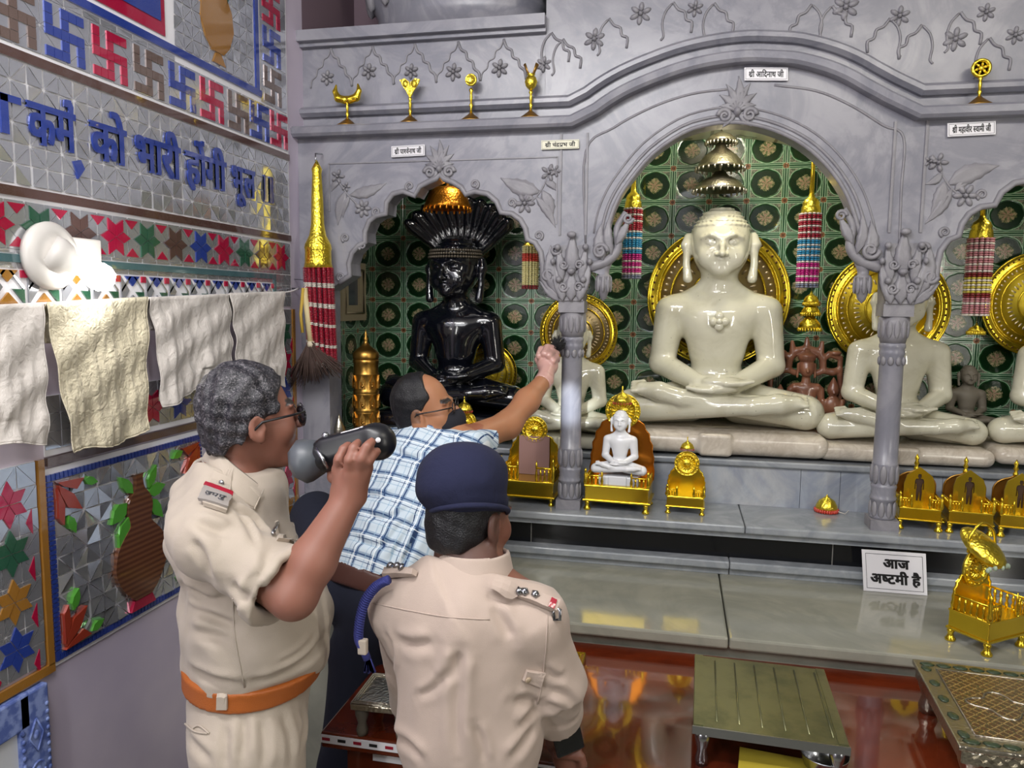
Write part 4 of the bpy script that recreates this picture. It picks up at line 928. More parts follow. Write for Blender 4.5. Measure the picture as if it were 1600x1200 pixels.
# little dome with red fringe left on the ledge
q = at_ledge(1291, 800); t = thing('umbrella_top', 'small gold dome with red fringe lying on the ledge left of the right pillar', 'canopy', q)
MB().lathe([(.001, .068), (.004, .062), (.012, .055), (.028, .045), (.038, .026), (.04, .014), (.037, .012)], (0, 0, 0), 26).build('dome', GOLDR, t, world=False)
b = MB(); 
for i in range(30): a = 2*math.pi*i/30; b.sph((.041*math.cos(a), .041*math.sin(a), .008), (.005, .005, .008), 6, 4)
b.build('red_fringe', BEAD['scarlet'], t, world=False); MB().tube([(.03, -.02, .012), (.06, -.03, .004), (.075, -.02, .016)], .0015, 5).build('loose_thread', BEAD['white'], t, world=False)
# gold tower with niches
q = P(573, 690, .10); k = PXM(.10, 573, 600); t = thing('shrine_tower', 'round brass tower with tiers of tiny niches and a finial, left of the black statue', 'tower', (q[0], .1, 1.174)); zz = lambda py: P(573, py, .1)[2]
base = [(21/k, 1.176), (21/k, zz(672)), (19.5/k, zz(668))]
tiers = [(665, 643), (641, 614), (612, 583)]
b = MB().lathe(base+[r for a, c in tiers for r in ((20/k, zz(a)), (20.6/k, zz(a-1)), (19.3/k, zz(a-3)), (19.3/k, zz(c+3)), (20.3/k, zz(c+1)), (20/k, zz(c)))]+[(19/k, zz(581)), (19/k, zz(568)), (20/k, zz(566)), (20/k, zz(562)), (18/k, zz(560))], (q[0], .1, 0), 32); b.build('tower_drum', BRASS, t)
MB().lathe([(19/k, zz(562)), (20.5/k, zz(558)), (20/k, zz(551)), (15/k, zz(546)), (8/k, zz(541)), (4/k, zz(536)), (3/k, zz(532)), (4.5/k, zz(529)), (2/k, zz(526)), (3.2/k, zz(523)), (1.4/k, zz(519)), (.2/k, zz(514))], (q[0], .1, 0), 28).build('tower_dome', BRASS, t)
for a_, c_ in tiers+[(695, 670)]:
    for i in range(8):
        a = -math.pi/2+.1+i*math.pi/4; zc = zz((a_+c_)/2); R = Matrix.Rotation(a+math.pi/2, 3, 'Z'); o = Vector((q[0]+19.4/k*math.cos(a), .1+19.4/k*math.sin(a), zc))
        f = lambda u, v, d: tuple(o+R @ Vector((u, d, v)))
        b = MB().poly([(-.012, -.022), (.012, -.022), (.012, .008), (.006, .02), (0, .032), (-.006, .02), (-.012, .008)], ([(-.008, -.018), (.008, -.018), (.008, .006), (-.008, .006)],), -.005, .004, f)
        b.sph(f(0, -.012, -.001), (.007, .005, .006), 8, 5); b.sph(f(0, -.002, -.001), (.003, .003, .004), 6, 4); b.build('niche', BRASS, t)
# the ornaments on the cornice
def ornament(label, px, base_py, stem_top, shape):
    y = -.052; k = PXM(y, px, base_py); x = P(px, base_py, y)[0]; z0 = zl+.0345 if px < 900 else lip_path[-1][1]+.0345; z = lambda py: z0+(base_py-py)/k
    t = thing('ritual_ornament', label, 'ornament', (x, y, z0)); MB().lathe([(.044, z0), (.044, z0+.003), (.03, z0+.012), (.012, z0+.026), (.006, z0+.032)], (x, y, 0), 24).build('foot', BRASS, t)
    zt = z(stem_top); h = zt-z0
    MB().lathe([(.005, z0+.03), (.004, z0+h*.4), (.0075, z0+h*.5), (.004, z0+h*.56), (.006, z0+h*.75), (.004, z0+h*.86), (.008, z0+h*.94), (.004, zt)], (x, y, 0), 12).build('stem', GOLD, t)
    shape(t, x, y, zt, k)
def sh_boat(t, x, y, z, k):
    S = Sdf(); s = 1/k
    S.chain([(x-18*s, y, z+24*s), (x-20*s, y, z+14*s), (x-15*s, y, z+4*s), (x-4*s, y, z+1*s), (x, y, z+3*s)], [1.5*s, 4*s, 6*s, 6*s, 4*s], .004); S.chain([(x+18*s, y, z+24*s), (x+20*s, y, z+14*s), (x+15*s, y, z+4*s), (x+4*s, y, z+1*s), (x, y, z+3*s)], [1.5*s, 4*s, 6*s, 6*s, 4*s], .004)
    S.build('curled_boat', GOLD, t, .003, True)
def sh_fan(t, x, y, z, k):
    s = 1/k; b = MB()
    for sg in (-1, 1): b.poly([(x, z-2*s), (x+sg*5*s, z+8*s), (x+sg*12*s, z+18*s), (x+sg*16*s, z+26*s), (x+sg*8*s, z+28*s), (x+sg*1*s, z+23*s), (x, z+14*s)][::sg], (), y-.005+.002*sg, y+.005); b.sph((x+sg*7*s, y-.005, z+20*s), (5*s, .007, 6*s), 8, 6)
    b.build('fan_blade', GOLDR, t)
def sh_mirror(t, x, y, z, k):
    s = 1/k; b = MB().lathe([(0, .006), (7*s, .007), (8*s, .010), (9*s, .008), (9.4*s, 0), (0, -.004)], (x, y, z+12*s), 28, axis=(0, -1, 0)); o = b.build('round_plate', GOLDR, t); 
def sh_vase(t, x, y, z, k):
    s = 1/k; MB().lathe([(2*s, z), (8*s, z+6*s), (10*s, z+13*s), (7*s, z+20*s), (5*s, z+22*s), (7*s, z+24*s)], (x, y, 0), 20).build('pot', GOLDR, t)
    for sg in (-1, 1): MB().tube([(x+sg*2*s, y, z+21*s), (x+sg*6*s, y-.004, z+29*s), (x+sg*10*s, y-.004, z+39*s)], [.006, .007, .010], 8, flat=.5).build('fish', BRASS, t)
def sh_wheel(t, x, y, z, k):
    s = 1/k; b = MB().lathe([(10*s, -.004), (10*s, .004), (12*s, .007), (14.5*s, .004), (14.5*s, -.004)], (x, y, z+13*s), 28, axis=(0, -1, 0))
    for i in range(6): a = i*math.pi/3+.3; b.tube([(x, y, z+13*s), (x+math.cos(a)*11*s, y, z+13*s+math.sin(a)*11*s)], 1.4*s, 6); b.sph((x+math.cos(a)*6*s, y, z+13*s+math.sin(a)*6*s), (2.5*s, .006, 2.5*s), 6, 4)
    b.sph((x, y, z+13*s), (4*s, .008, 4*s), 8, 6); b.build('wheel', GOLDR, t)
ornament('brass ornament with an open curled boat top, first on the left cornice', 543, 198, 158, sh_boat)
ornament('brass ornament with two fan blades, second on the left cornice', 641, 194, 153, sh_fan)
ornament('brass ornament with a round mirror plate, third on the left cornice', 736, 191, 140, sh_mirror)
ornament('brass pot ornament with two upright fish, rightmost on the left cornice', 829, 187, 143, sh_vase)
ornament('brass ornament with an openwork wheel, alone on the right-hand cornice', 1530, 152, 107, sh_wheel)
# big throne in front, turned to the right
A_, B_ = Pz(1480, 1000, SZ), Pz(1540, 1026, SZ); fd = _nrm((B_-A_)*np.array([1, 1, 0])); dd = float(np.linalg.norm(B_-A_)); pd = np.array([-fd[1], fd[0], 0]); ww = .165
c_ = A_+fd*dd/2+pd*ww/2; T4 = throne('largest gold throne with a medallion back, on the marble step beside the sign card', c_[0], c_[1], SZ, ww, dd*1.08, .06, .036, .135, .056, None, math.atan2(fd[0], -fd[1]), GOLD, rail_h=.05, gap=.45)
b = MB(); R_ = Matrix.Rotation(math.radians(34), 3, 'X'); b.sph((0, dd*.24, .275), (.05, .075, .026), 18, 10, R_); b.build('canopy', GOLDR, T4, world=False)
b = MB(); [b.sph((.045*math.cos(a), dd*.24-.06+.012*abs(math.cos(a)), .228+.006*math.sin(a)), (.006, .006, .008), 8, 5) for a in np.linspace(0, math.pi, 7)]; b.build('canopy_bead', M('glass_bead', '#9fb09a', .1), T4, world=False)
MB().tube(smooth_curve([(-.04, dd*.38, .26), (-.038, dd*.36, .31), (0, dd*.3, .345), (.036, dd*.2, .32), (.04, dd*.15, .26)], 6), .004, 8).build('loop_handle', GOLD, T4, world=False)
# ------------------------------------------------------------------ lettering
_GL = {}
def glyph(ch, offset=.02, half=False):
    key = (ch, offset, half)
    if key in _GL: return _GL[key]
    c = bpy.data.curves.new('letter', 'FONT'); c.body = ch; c.size = 1; c.resolution_u = 3
    o = bpy.data.objects.new('letter', c); COL.objects.link(o); dg = bpy.context.evaluated_depsgraph_get(); dg.update()
    me = bpy.data.meshes.new_from_object(o.evaluated_get(dg)); bm = bmesh.new(); bm.from_mesh(me)
    bmesh.ops.remove_doubles(bm, verts=bm.verts[:], dist=1e-5)
    bpy.data.objects.remove(o); bpy.data.curves.remove(c); bpy.data.meshes.remove(me)
    xm = max((v.co.x for v in bm.verts), default=.3)
    if half:
        xm -= .20; bmesh.ops.bisect_plane(bm, geom=bm.verts[:]+bm.edges[:]+bm.faces[:], plane_co=(xm, 0, 0), plane_no=(1, 0, 0), clear_outer=True)
    bm.verts.index_update(); r = ([(v.co.x, v.co.y) for v in bm.verts], [[v.index for v in f.verts] for f in bm.faces], xm); bm.free(); _GL[key] = r
    return r
def line_of(items, offset=.02):
    """items: letters; ('h', c) half letter; ('r', c) letter with a ra stroke; ('p', c) letter under a reph; ' ' gap"""
    V, F, x, Z = [], [], 0.0, []
    def put(v, f, dx):
        for iz, (ex, ey) in enumerate(((-offset, -offset*.6), (offset, -offset*.6), (offset, offset*.6), (-offset, offset*.6))):   # bold
            o = len(V); V.extend((a+dx+ex, b+ey) for a, b in v); Z.extend([iz+len(Z) % 3*.2]*len(v)); F.extend([i+o for i in q] for q in f)
    for it in items:
        if it == ' ': x += .3; continue
        kind, c = it if isinstance(it, tuple) else ('', it)
        v, f, adv = glyph(c, offset, kind == 'h')
        if c in 'ािीोौ': adv = .27
        put(v, f, x)
        if kind == 'r': put([(adv-.20, .20), (adv-.17, .13), (adv-.46, -.03), (adv-.49, .04)], [(0, 3, 2, 1)], x)
        if kind == 'p':
            k = [(adv-.16, .58), (adv-.08, .58), (adv-.06, .74), (adv-.14, .84), (adv-.28, .82), (adv-.30, .74), (adv-.18, .76), (adv-.14, .70)]; put(k, [tuple(range(8))], x)
        x += adv
    return V, F, x, Z
def lettering(b, items, fn, w, h=None, offset=.02, d=.0, th=.002):
    """fit a line of letters in width w (units of fn), cap height h for the .62 em letter body; the headline bottom-left at 0,0"""
    V, F, x, Z = line_of(items, offset); sx = w/x; sy = (h/.62) if h else sx
    n = len(V); vs = [fn(a*sx, c*sy, d+th*(1+.06*q)) for (a, c), q in zip(V, Z)]+[fn(a*sx, c*sy, d) for a, c in V]; fs = [tuple(f) for f in F]
    from collections import Counter
    e = Counter(); dirs = {}
    for f in F:
        for i in range(len(f)): k = (f[i], f[(i+1) % len(f)]); e[frozenset(k)] += 1; dirs[frozenset(k)] = k
    fs += [(dirs[k][1], dirs[k][0], dirs[k][0]+n, dirs[k][1]+n) for k, c in e.items() if c == 1]
    b.add(vs, fs)
# ------------------------------------------------------------------ mirror mosaic of the left wall; wall coordinates (y, z), x = height off the wall
fw = lambda u, v, d: (d, u, v)
def wbox(b, u0, v0, u1, v1, d0=.001, d1=.008): return b.box((d0, u0, v0), (d1, u1, v1))
def wpoly(b, pts, d1=.008, d0=.002): return b.poly(pts, (), d1, d0, fw)
def inset(p, m):
    c = np.mean(np.array(p), 0); return [tuple(c+(np.array(q)-c)*(1-m/max(np.linalg.norm(np.array(q)-c), 1e-6))) for q in p]
def facets(b, u0, v0, u1, v1, a, gap=.0016, tilt=.0035, skew=0.0, avoid=None):
    nu, nv = max(1, round((u1-u0)/a)), max(1, round((v1-v0)/a)); du, dv = (u1-u0)/nu, (v1-v0)/nv
    for i in range(nu):
        for j in range(nv):
            A, B, C, D = (u0+i*du, v0+j*dv), (u0+(i+1)*du, v0+j*dv), (u0+(i+1)*du, v0+(j+1)*dv), (u0+i*du, v0+(j+1)*dv)
            for t in (((A, B, C), (A, C, D)) if (i+j) % 2 else ((A, B, D), (B, C, D))):
                t = inset(t, gap*1.6)
                b.add([(.006+random.random()*tilt, p[0], p[1]) for p in t], [(0, 1, 2)])
def star(b, c, R, ph=0.0, d=.008, sy=1.0):
    for i in range(6):
        a = math.pi/3*i+ph; q = lambda r, t: (c[0]+r*math.cos(t), c[1]+r*math.sin(t)*sy)
        p = inset([c, q(R/math.sqrt(3), a-math.pi/6), q(R, a), q(R/math.sqrt(3), a+math.pi/6)], .0014); wpoly(b, p, d+.002*random.random())
def swastika(b, c, s, d=.009):
    u = s/5; x, z = c[0]-s/2, c[1]-s/2; g = .0007; cells = set()
    cells |= {(2, i) for i in range(5)} | {(i, 2) for i in range(5)} | {(3, 4), (4, 4)} | {(4, 1), (4, 0)} | {(0, 0), (1, 0)} | {(0, 3), (0, 4)}
    for i, j in cells: wbox(b, x+i*u+g, z+j*u+g, x+(i+1)*u-g, z+(j+1)*u-g, .002, d)
UR = -.135; UL = -1.75
mos = thing('mirror_mosaic', 'large mirror mosaic with blue lettering and swastika frieze covering the upper left wall', 'mosaic', (.001, (UL+UR)/2, 2.0))
b = MB(); wbox(b, UL, 1.93, UR, 3.3, .0006, .0045); b.build('grout_bed', GROUT, mos)
b = MB()
facets(b, UL, 2.205, UR-.01, 2.478, .046, .0020); facets(b, -.80, 2.69, -.37, 3.3, .045); facets(b, UL, 2.06, UR-.005, 2.17, .055, .001, .001)
facets(b, UL, 2.512, UR-.008, 2.645, .075, .001, .0008); facets(b, -.325, 2.65, UR-.008, 3.3, .075, .001, .0008); facets(b, UL, 2.645, -.80, 2.66, .06, .001, .001)
facets(b, UL, 2.052, UR-.005, 2.06, .06, .001, .001); facets(b, UL, 2.018, -.255, 2.031, .06, .001, .001); facets(b, -.25, 1.93, UR-.005, 2.05, .04, .001, .001)
b.build('mirror_facets', MIRROR, mos)
COLS = [('blue', T_BLUE), ('red', T_RED), ('brown', T_BROWN)]
swc = {'red': [], 'blue': [], 'brown': []}
for y_, c_ in ((-.205, 'red'), (-.340, 'blue'), (-.475, 'brown'), (-.622, 'red'), (-.77, 'blue'), (-.918, 'brown'), (-1.067, 'red'), (-1.217, 'blue'), (-1.365, 'brown'), (-1.515, 'red')): swc[c_].append((y_, 2.577))
for z_, c_ in ((2.722, 'brown'), (2.858, 'blue'), (2.993, 'red'), (3.128, 'brown')): swc[c_].append((-.245, z_))
for n_, m_ in COLS:
    for c_ in swc[n_]: b = MB(); swastika(b, c_, .122); b.build('swastika', m_, mos)
b = MB(); wbox(b, UL, 2.48, UR, 2.502, .002, .010); wbox(b, UL, 2.178, UR, 2.20, .002, .010); b.build('brown_strip', T_MAROON, mos)
b = MB(); wbox(b, UL, 2.031, -.255, 2.049, .002, .010); wbox(b, -.27, 1.93, -.255, 2.031, .002, .010); b.build('teal_strip', T_TEAL, mos)
b = MB(); wbox(b, UL, 2.664, -.325, 2.686, .002, .011); wbox(b, -.362, 2.686, -.340, 3.3, .002, .011); b.build('blue_strip', T_BLUE, mos)
for q_, n_, m_ in (((UL, 2.70, -.842, 3.3), 'red_border', T_RED), ((UL, 2.735, -.862, 3.3), 'blue_panel', T_BLUE)):
    b = MB(); wbox(b, *q_, .002, .008 if n_ == 'red_border' else .0105); b.build(n_, m_, mos)
b = MB(); vz = [(-.018, 2.735), (-.052, 2.765), (-.078, 2.82), (-.07, 2.88), (-.038, 2.925), (-.03, 2.955), (-.05, 2.99)]; wpoly(b, [(-.585-.012+u, v) for u, v in vz]+[(-.585+.012-u, v) for u, v in vz[::-1]], .011); wpoly(b, [(-.615, 2.70), (-.545, 2.70), (-.57, 2.733), (-.595, 2.733)], .011); b.build('vase_inlay', T_AMBER, mos)
b = MB(); wpoly(b, [(-.53, 2.90), (-.50, 2.95), (-.49, 3.02), (-.52, 2.97)], .011); wpoly(b, [(-.535, 2.93), (-.545, 3.0), (-.53, 3.04), (-.52, 2.98)], .011); b.build('leaf_inlay', T_GREEN, mos)
seq = ['red', 'maroon', 'green', 'red', 'blue', 'maroon', 'green']; pal = {'red': T_RED, 'maroon': T_MAROON, 'green': T_GREEN, 'blue': T_BLUE, 'amber': T_AMBER}
for n_ in pal:
    for i in range(13):
        c_ = seq[i % 7]; y_ = -.211-.1235*i
        if c_ == n_ and y_ > UL+.06: b = MB(); star(b, (y_, 2.1145), .056, 0); b.build('star', pal[n_], mos)
b = MB()
for i in range(13):
    y_ = -.211-.1235*(i+.5)
    if y_ > UL+.05: wpoly(b, [(y_-.024, 2.163), (y_, 2.140), (y_+.024, 2.163)][::-1]); wpoly(b, [(y_-.024, 2.066), (y_+.024, 2.066), (y_, 2.089)])
b.build('red_triangle_inlay', T_RED, mos)
zz_ = {'mirror': [], 'amber': [], 'blue': [], 'green': [], 'red': [], 'grey': []}
P_ = .1
for i in range(15):
    y_ = -.32-P_*i
    if y_ < UL+.06: break
    zz_['grey'].append([(y_-.045, 1.935), (y_-.012, 1.975), (y_-.045, 2.014)]); zz_['amber' if i > 7 else 'grey'].append([(y_-.03, 1.935), (y_, 1.965), (y_+.03, 1.935)][::-1]); zz_['amber' if i > 7 else 'blue'].append([(y_-.03, 2.014), (y_, 1.985), (y_+.03, 2.014)])
    zz_['green'].append([(y_+.045, 1.935), (y_+.045, 1.972), (y_+.012, 1.972)]); zz_['mirror'].append([(y_-.046, 1.975), (y_-.010, 2.014), (y_-.002, 2.014), (y_-.044, 1.968)][::-1]); zz_['mirror'].append([(y_+.046, 1.975), (y_+.010, 2.014), (y_+.002, 2.014), (y_+.044, 1.968)])
    zz_['red'].append([(y_+.036, 1.996), (y_+.055, 1.996), (y_+.055, 2.015), (y_+.036, 2.015)])
for n_, m_ in (('mirror', MIRROR), ('amber', T_AMBER), ('blue', T_BLUE), ('green', T_GREEN), ('red', T_RED), ('grey', T_GREY)):
    b = MB(); [wpoly(b, inset(p, .0015), .009) for p in zz_[n_]]; b.build('zigzag_inlay', m_, mos)
b = MB()
for items, u0, u1 in (([('', 'क'), ('p', 'म')], -1.343, -1.205), (['को'], -1.152, -1.028), (['भा', 'री'], -.994, -.80), (['हो', 'गी'], -.771, -.565), (['भू', 'ल'], -.530, -.39), (['॥'], -.36, -.272)):
    lettering(b, items, lambda u, v, d, u0=u0: (d, u0+u, 2.306+v), u1-u0, .088, .03, .009, .004)
wpoly(b, [(-1.215, 2.285), (-1.19, 2.292), (-1.178, 2.272), (-1.20, 2.245)][::-1], .012); wbox(b, -1.415, 2.31, -1.395, 2.395, .004, .012); wbox(b, -1.44, 2.38, -1.36, 2.396, .004, .012); wbox(b, -.69, 2.425, -.678, 2.44, .004, .012)
b.build('blue_lettering', T_BLUE, mos)
# band of stars lower down, behind the towels, and the upright star strips
low = thing('star_mosaic_strip', 'horizontal star mosaic strip on the left wall, mostly behind the hanging towels', 'mosaic', (.001, -.8, 1.62))
b = MB(); wbox(b, -1.34, 1.575, -.27, 1.72, .0006, .0045); b.build('grout_bed', GROUT, low); b = MB(); facets(b, -1.34, 1.59, -.27, 1.72, .05, .001, .001); b.build('mirror_facets', MIRROR, low)
for n_ in ('red', 'maroon', 'green', 'blue'):
    for i in range(8):
        if ['maroon', 'green', 'red', 'blue'][i % 4] == n_: b = MB(); star(b, (-.96+.125*(i-2), 1.645), .056); b.build('star', pal[n_], low)
b = MB(); wbox(b, -1.34, 1.552, -.27, 1.572, .001, .011); b.build('brown_strip', T_BROWN, low)
def upright(label, yc, z0, z1, cols, edge, hw=.08):
    t = thing('star_mosaic_strip', label, 'mosaic', (.001, yc, z0)); b = MB(); wbox(b, yc-hw, z0, yc+hw, z1, .0006, .0045); b.build('grout_bed', GROUT, t)
    b = MB(); facets(b, yc-hw, z0, yc+hw, z1, .055, .001, .0015); b.build('mirror_facets', MIRROR, t)
    for i, c_ in enumerate(cols): b = MB(); star(b, (yc, z1-.085-.1135*i), .056, math.pi/6); b.build('star', pal[c_], t)
    b = MB()
    for i in range(len(cols)): z = z1-.14-.1135*i; wpoly(b, [(yc+.062, z-.03), (yc+.062, z+.03), (yc+.045, z)]); wpoly(b, [(yc-.062, z-.03), (yc-.045, z), (yc-.062, z+.03)])
    b.build('red_triangle_inlay', T_RED, t)
    b = MB(); wbox(b, edge, z0-.01, edge+.018, z1, .001, .011); wbox(b, yc-hw, z0-.03, edge+.018, z0-.008, .001, .011); b.build('amber_strip', T_AMBER, t)
upright('upright star mosaic strip left of the blue-framed vase mosaic', -1.452, 1.078, 1.572, ['red', 'green', 'amber', 'blue'], -1.368)
upright('upright star mosaic strip near the wall corner beside the arcade', -.200, 1.06, 1.92, ['green', 'red', 'blue', 'maroon', 'green', 'red', 'amber'], -.137, .062)
# vase panel
vp_ = thing('vase_mosaic_panel', 'mirror mosaic panel of a brown vase with green leaves, in a ribbed blue border', 'mosaic', (.001, -1.04, 1.07))
b = MB(); wbox(b, -1.356, 1.055, -.726, 1.545, .0006, .0045); b.build('grout_bed', GROUT, vp_)
b = MB(); facets(b, -1.326, 1.084, -.756, 1.515, .047, .0016, .009); b.build('mirror_facets', MIRROR, vp_)
b = MB()
def ribs(u0, v0, u1, v1, n, horiz):
    for i in range(n):
        if horiz: a = u0+(u1-u0)*i/n; c = u0+(u1-u0)*(i+.8)/n; wbox(b, a, v0, c, v1, .002, .010)
        else: a = v0+(v1-v0)*i/n; c = v0+(v1-v0)*(i+.8)/n; wbox(b, u0, a, u1, c, .002, .010)
ribs(-1.344, 1.515, -.738, 1.531, 46, True); ribs(-1.344, 1.067, -.738, 1.083, 46, True); ribs(-1.344, 1.083, -1.328, 1.515, 36, False); ribs(-.754, 1.083, -.738, 1.515, 36, False)
b.build('blue_border', T_BLUE, vp_)
b = MB(); prof = [(.035, 1.118), (.07, 1.15), (.098, 1.195), (.104, 1.23), (.092, 1.275), (.062, 1.31), (.046, 1.325), (.042, 1.34), (.05, 1.375), (.04, 1.405), (.018, 1.43), (.013, 1.462), (.02, 1.47)]
vpf = smooth_curve(prof, 3); YV = -1.04; wpoly(b, [(YV+u, v) for u, v in vpf]+[(YV-u, v) for u, v in vpf[::-1]], .021); b.build('vase_inlay', VASEM, vp_)
b = MB(); wpoly(b, [(YV-.05, 1.088), (YV+.05, 1.088), (YV+.036, 1.116), (YV-.036, 1.116)], .019); b.build('vase_foot', T_RED, vp_)
def wleaf(b, a, t, w, d=.019):
    a, t = np.array(a), np.array(t); n = np.array([-(t-a)[1], (t-a)[0]]); n = n/np.linalg.norm(n)*w; wpoly(b, [tuple(a), tuple(a+(t-a)*.3-n*.8), tuple(a+(t-a)*.6-n*.8), tuple(t), tuple(a+(t-a)*.6+n*.8), tuple(a+(t-a)*.3+n*.8)], d)
b = MB()
for a, t, w in (((-1.065, 1.42), (-1.11, 1.475), .018), ((-1.09, 1.40), (-1.15, 1.355), .026), ((-1.085, 1.36), (-1.125, 1.275), .024), ((-1.0, 1.42), (-.965, 1.48), .016), ((-1.005, 1.405), (-.93, 1.415), .022), ((-1.0, 1.39), (-.945, 1.32), .022)): b = MB(); wleaf(b, a, t, w); b.build('leaf_inlay', T_LGREEN, vp_)
for c_, sx, sz in (((-1.322, 1.51), 1, -1), ((-1.322, 1.088), 1, 1), ((-.76, 1.51), -1, -1), ((-.76, 1.088), -1, 1)):
    b = MB(); wleaf(b, (c_[0]+sx*.085, c_[1]+sz*.012), (c_[0]+sx*.13, c_[1]+sz*.028), .013); b.build('leaf_inlay', T_LGREEN, vp_); b = MB(); wleaf(b, (c_[0]+sx*.03, c_[1]+sz*.09), (c_[0]+sx*.05, c_[1]+sz*.14), .014); b.build('leaf_inlay', T_LGREEN, vp_)
b = MB()
for c_, sx, sz in (((-1.322, 1.51), 1, -1), ((-1.322, 1.088), 1, 1), ((-.76, 1.51), -1, -1), ((-.76, 1.088), -1, 1)):
    q = lambda u, v: (c_[0]+sx*u, c_[1]+sz*v); b = MB()
    for pts in ([(.0, .0), (.085, .006), (.06, .03), (.02, .015)], [(.004, .008), (.05, .04), (.075, .085), (.03, .07), (.008, .03)], [(0, .015), (.02, .06), (.015, .11), (.0, .09)]):
        p = [q(*k) for k in pts]; wpoly(b, p if sx*sz > 0 else p[::-1], .0185)
    b.build('petal_inlay', T_TERRA, vp_)
# blue carved frame low on the left
bf = thing('door_panel_frame', 'blue carved wooden frame around a white board, low at the left photo edge', 'frame', (.001, -1.6, .5)); BLUEW = M('blue_painted_wood', '#6f82bd', .55); BLUEW.co(); BLUEW.color(BLUEW.mix(BLUEW.noise(40, 4).sm(.4, .6), '#7f90c4', '#4f61a0'))
b = MB(); wbox(b, -1.95, .1, -1.39, 1.035, .0005, .012); b.build('board', M('white_board', '#c9ccd2', .3), bf)
b = MB(); b.bbox((.012, -1.428, .56), (.011, .042, .48), .005); b.bbox((.012, -1.7, 1.0), (.011, .26, .042), .005); 
for z in np.arange(.15, 1.0, .02): b.sph((.023, -1.394, z), (.004, .006, .006), 6, 4); b.sph((.023, -1.464, min(z, .95)), (.004, .006, .006), 6, 4)
for i, z in enumerate((.93, .84, .75, .66, .57, .48, .39)):
    if i % 2: b.tube([(.024, -1.428+.02*math.cos(a), z+.024*math.sin(a)) for a in np.linspace(0, 6.28, 17)], .003, 5); b.sph((.023, -1.428, z), (.005, .012, .012), 8, 5)
    else: b.tube([(.024, -1.428, z+.04), (.024, -1.408, z), (.024, -1.428, z-.04), (.024, -1.448, z), (.024, -1.428, z+.04)], .003, 5); b.sph((.023, -1.428, z), (.005, .009, .012), 8, 5)
for u in np.arange(-1.9, -1.49, .085): b.tube([(.024, u+.022*math.cos(a), 1.0+.024*math.sin(a)) for a in np.linspace(0, 6.28, 17)], .003, 5)
b.build('carved_border', BLUEW, bf)
# ------------------------------------------------------------------ rope and towels
def W3(px, py, x): a = W(px, py, x); return (x, a[0], a[1])
rp = thing('clothes_rope', 'thin white rope stretched along the left wall carrying the towels', 'rope', W3(440, 458, .05))
rpts = [W3(-200, 492, .05), W3(0, 478, .05), W3(72, 474, .05), W3(230, 466, .05), W3(358, 460, .05), W3(443, 457, .05), (.03, -.12, 2.0)]
MB().tube(smooth_curve(rpts, 4), .003, 6).build('rope_line', GROUT, rp); MB().lathe([(.003, 0), (.003, .025), (.006, .028)], (.0, -.12, 2.0), 8, axis=(1, 0, 0)).build('nail', STEEL, rp)
def towel(label, L, R, mat, seed, amp=.010, fr=9.0, back=.35, fringe=False):
    """L, R: edge polylines in photo pixels from the rope down"""
    t = thing('towel', label, 'towel', W3(*L[0], .05)); r = np.random.default_rng(seed); nu, nv = 46, 44
    def edge(E, v): E = np.array(E, float); k = v*(len(E)-1); i = min(int(k), len(E)-2); return E[i]+(E[i+1]-E[i])*(k-i)
    ph = r.random(8)*6.28; V = []
    def off(u, v, s): 
        w = amp*(.2+.5*v)*(math.sin(u*fr+ph[0]+v*1.2)*.8+.4*math.sin(u*fr*2.1+ph[1]-v*2)+.3*math.sin(u*fr*4.3+ph[2]+v*3)+.25*math.sin(v*23+u*13+3*math.sin(u*19+ph[5])))
        return s*.010+.05+w+.004*math.sin(v*17+u*9+ph[3])
    for j in range(nv+1):
        v = j/nv
        for i in range(nu+1):
            u = i/nu; e = edge(L, v)*(1-u)+edge(R, v)*u; p = W3(e[0], e[1]+(5*math.sin(u*7+ph[4])*v if v > .8 else 0), .055); x = off(u, v, 1)
            V.append((x, p[1], p[2]+(.004 if j == 0 else 0)))
    F = [(j*(nu+1)+i, j*(nu+1)+i+1, (j+1)*(nu+1)+i+1, (j+1)*(nu+1)+i) for j in range(nv) for i in range(nu)]
    b = MB().add(V, F, True); o = b.build('front_flap', mat, t); m = o.modifiers.new('cloth', 'SOLIDIFY'); m.thickness = .002; m.offset = 0
    V2 = []
    nb = int(nv*back)
    for j in range(nb+1):
        for i in range(nu+1):
            a = V[j*(nu+1)+i]; f = min(1, j/3); V2.append((a[0]*(1-f)+.035*f if j else a[0], a[1]+.004*f, a[2]+(.003*math.sin(f*3.14))))
    F2 = [(j*(nu+1)+i, (j+1)*(nu+1)+i, (j+1)*(nu+1)+i+1, j*(nu+1)+i+1) for j in range(nb) for i in range(nu)]
    o = MB().add(V2, F2, True).build('back_flap', mat, t); m = o.modifiers.new('cloth', 'SOLIDIFY'); m.thickness = .002; m.offset = 0
    hem = MB().tube([V[nv*(nu+1)+i] for i in range(nu+1)], .0022, 5); hem.tube([V[j*(nu+1)] for j in range(nv+1)], .0018, 5); hem.tube([V[j*(nu+1)+nu] for j in range(nv+1)], .0018, 5); hem.build('hem', mat, t)
    return t
towel('crumpled white towel at the far left, nearest the bulb', [(-75, 482), (-78, 600), (-75, 705)], [(64, 476), (72, 590), (74, 690)], TOWEL, 3, .010, 11)
towel('long cream towel, second from the left on the rope', [(70, 475), (86, 580), (112, 710)], [(228, 466), (226, 580), (228, 676)], TOWELY, 4, .008, 14, .3)
towel('white towel with a curled left edge, third from the left', [(232, 467), (246, 540), (252, 634)], [(357, 461), (362, 530), (362, 585)], TOWEL, 5, .011, 12)
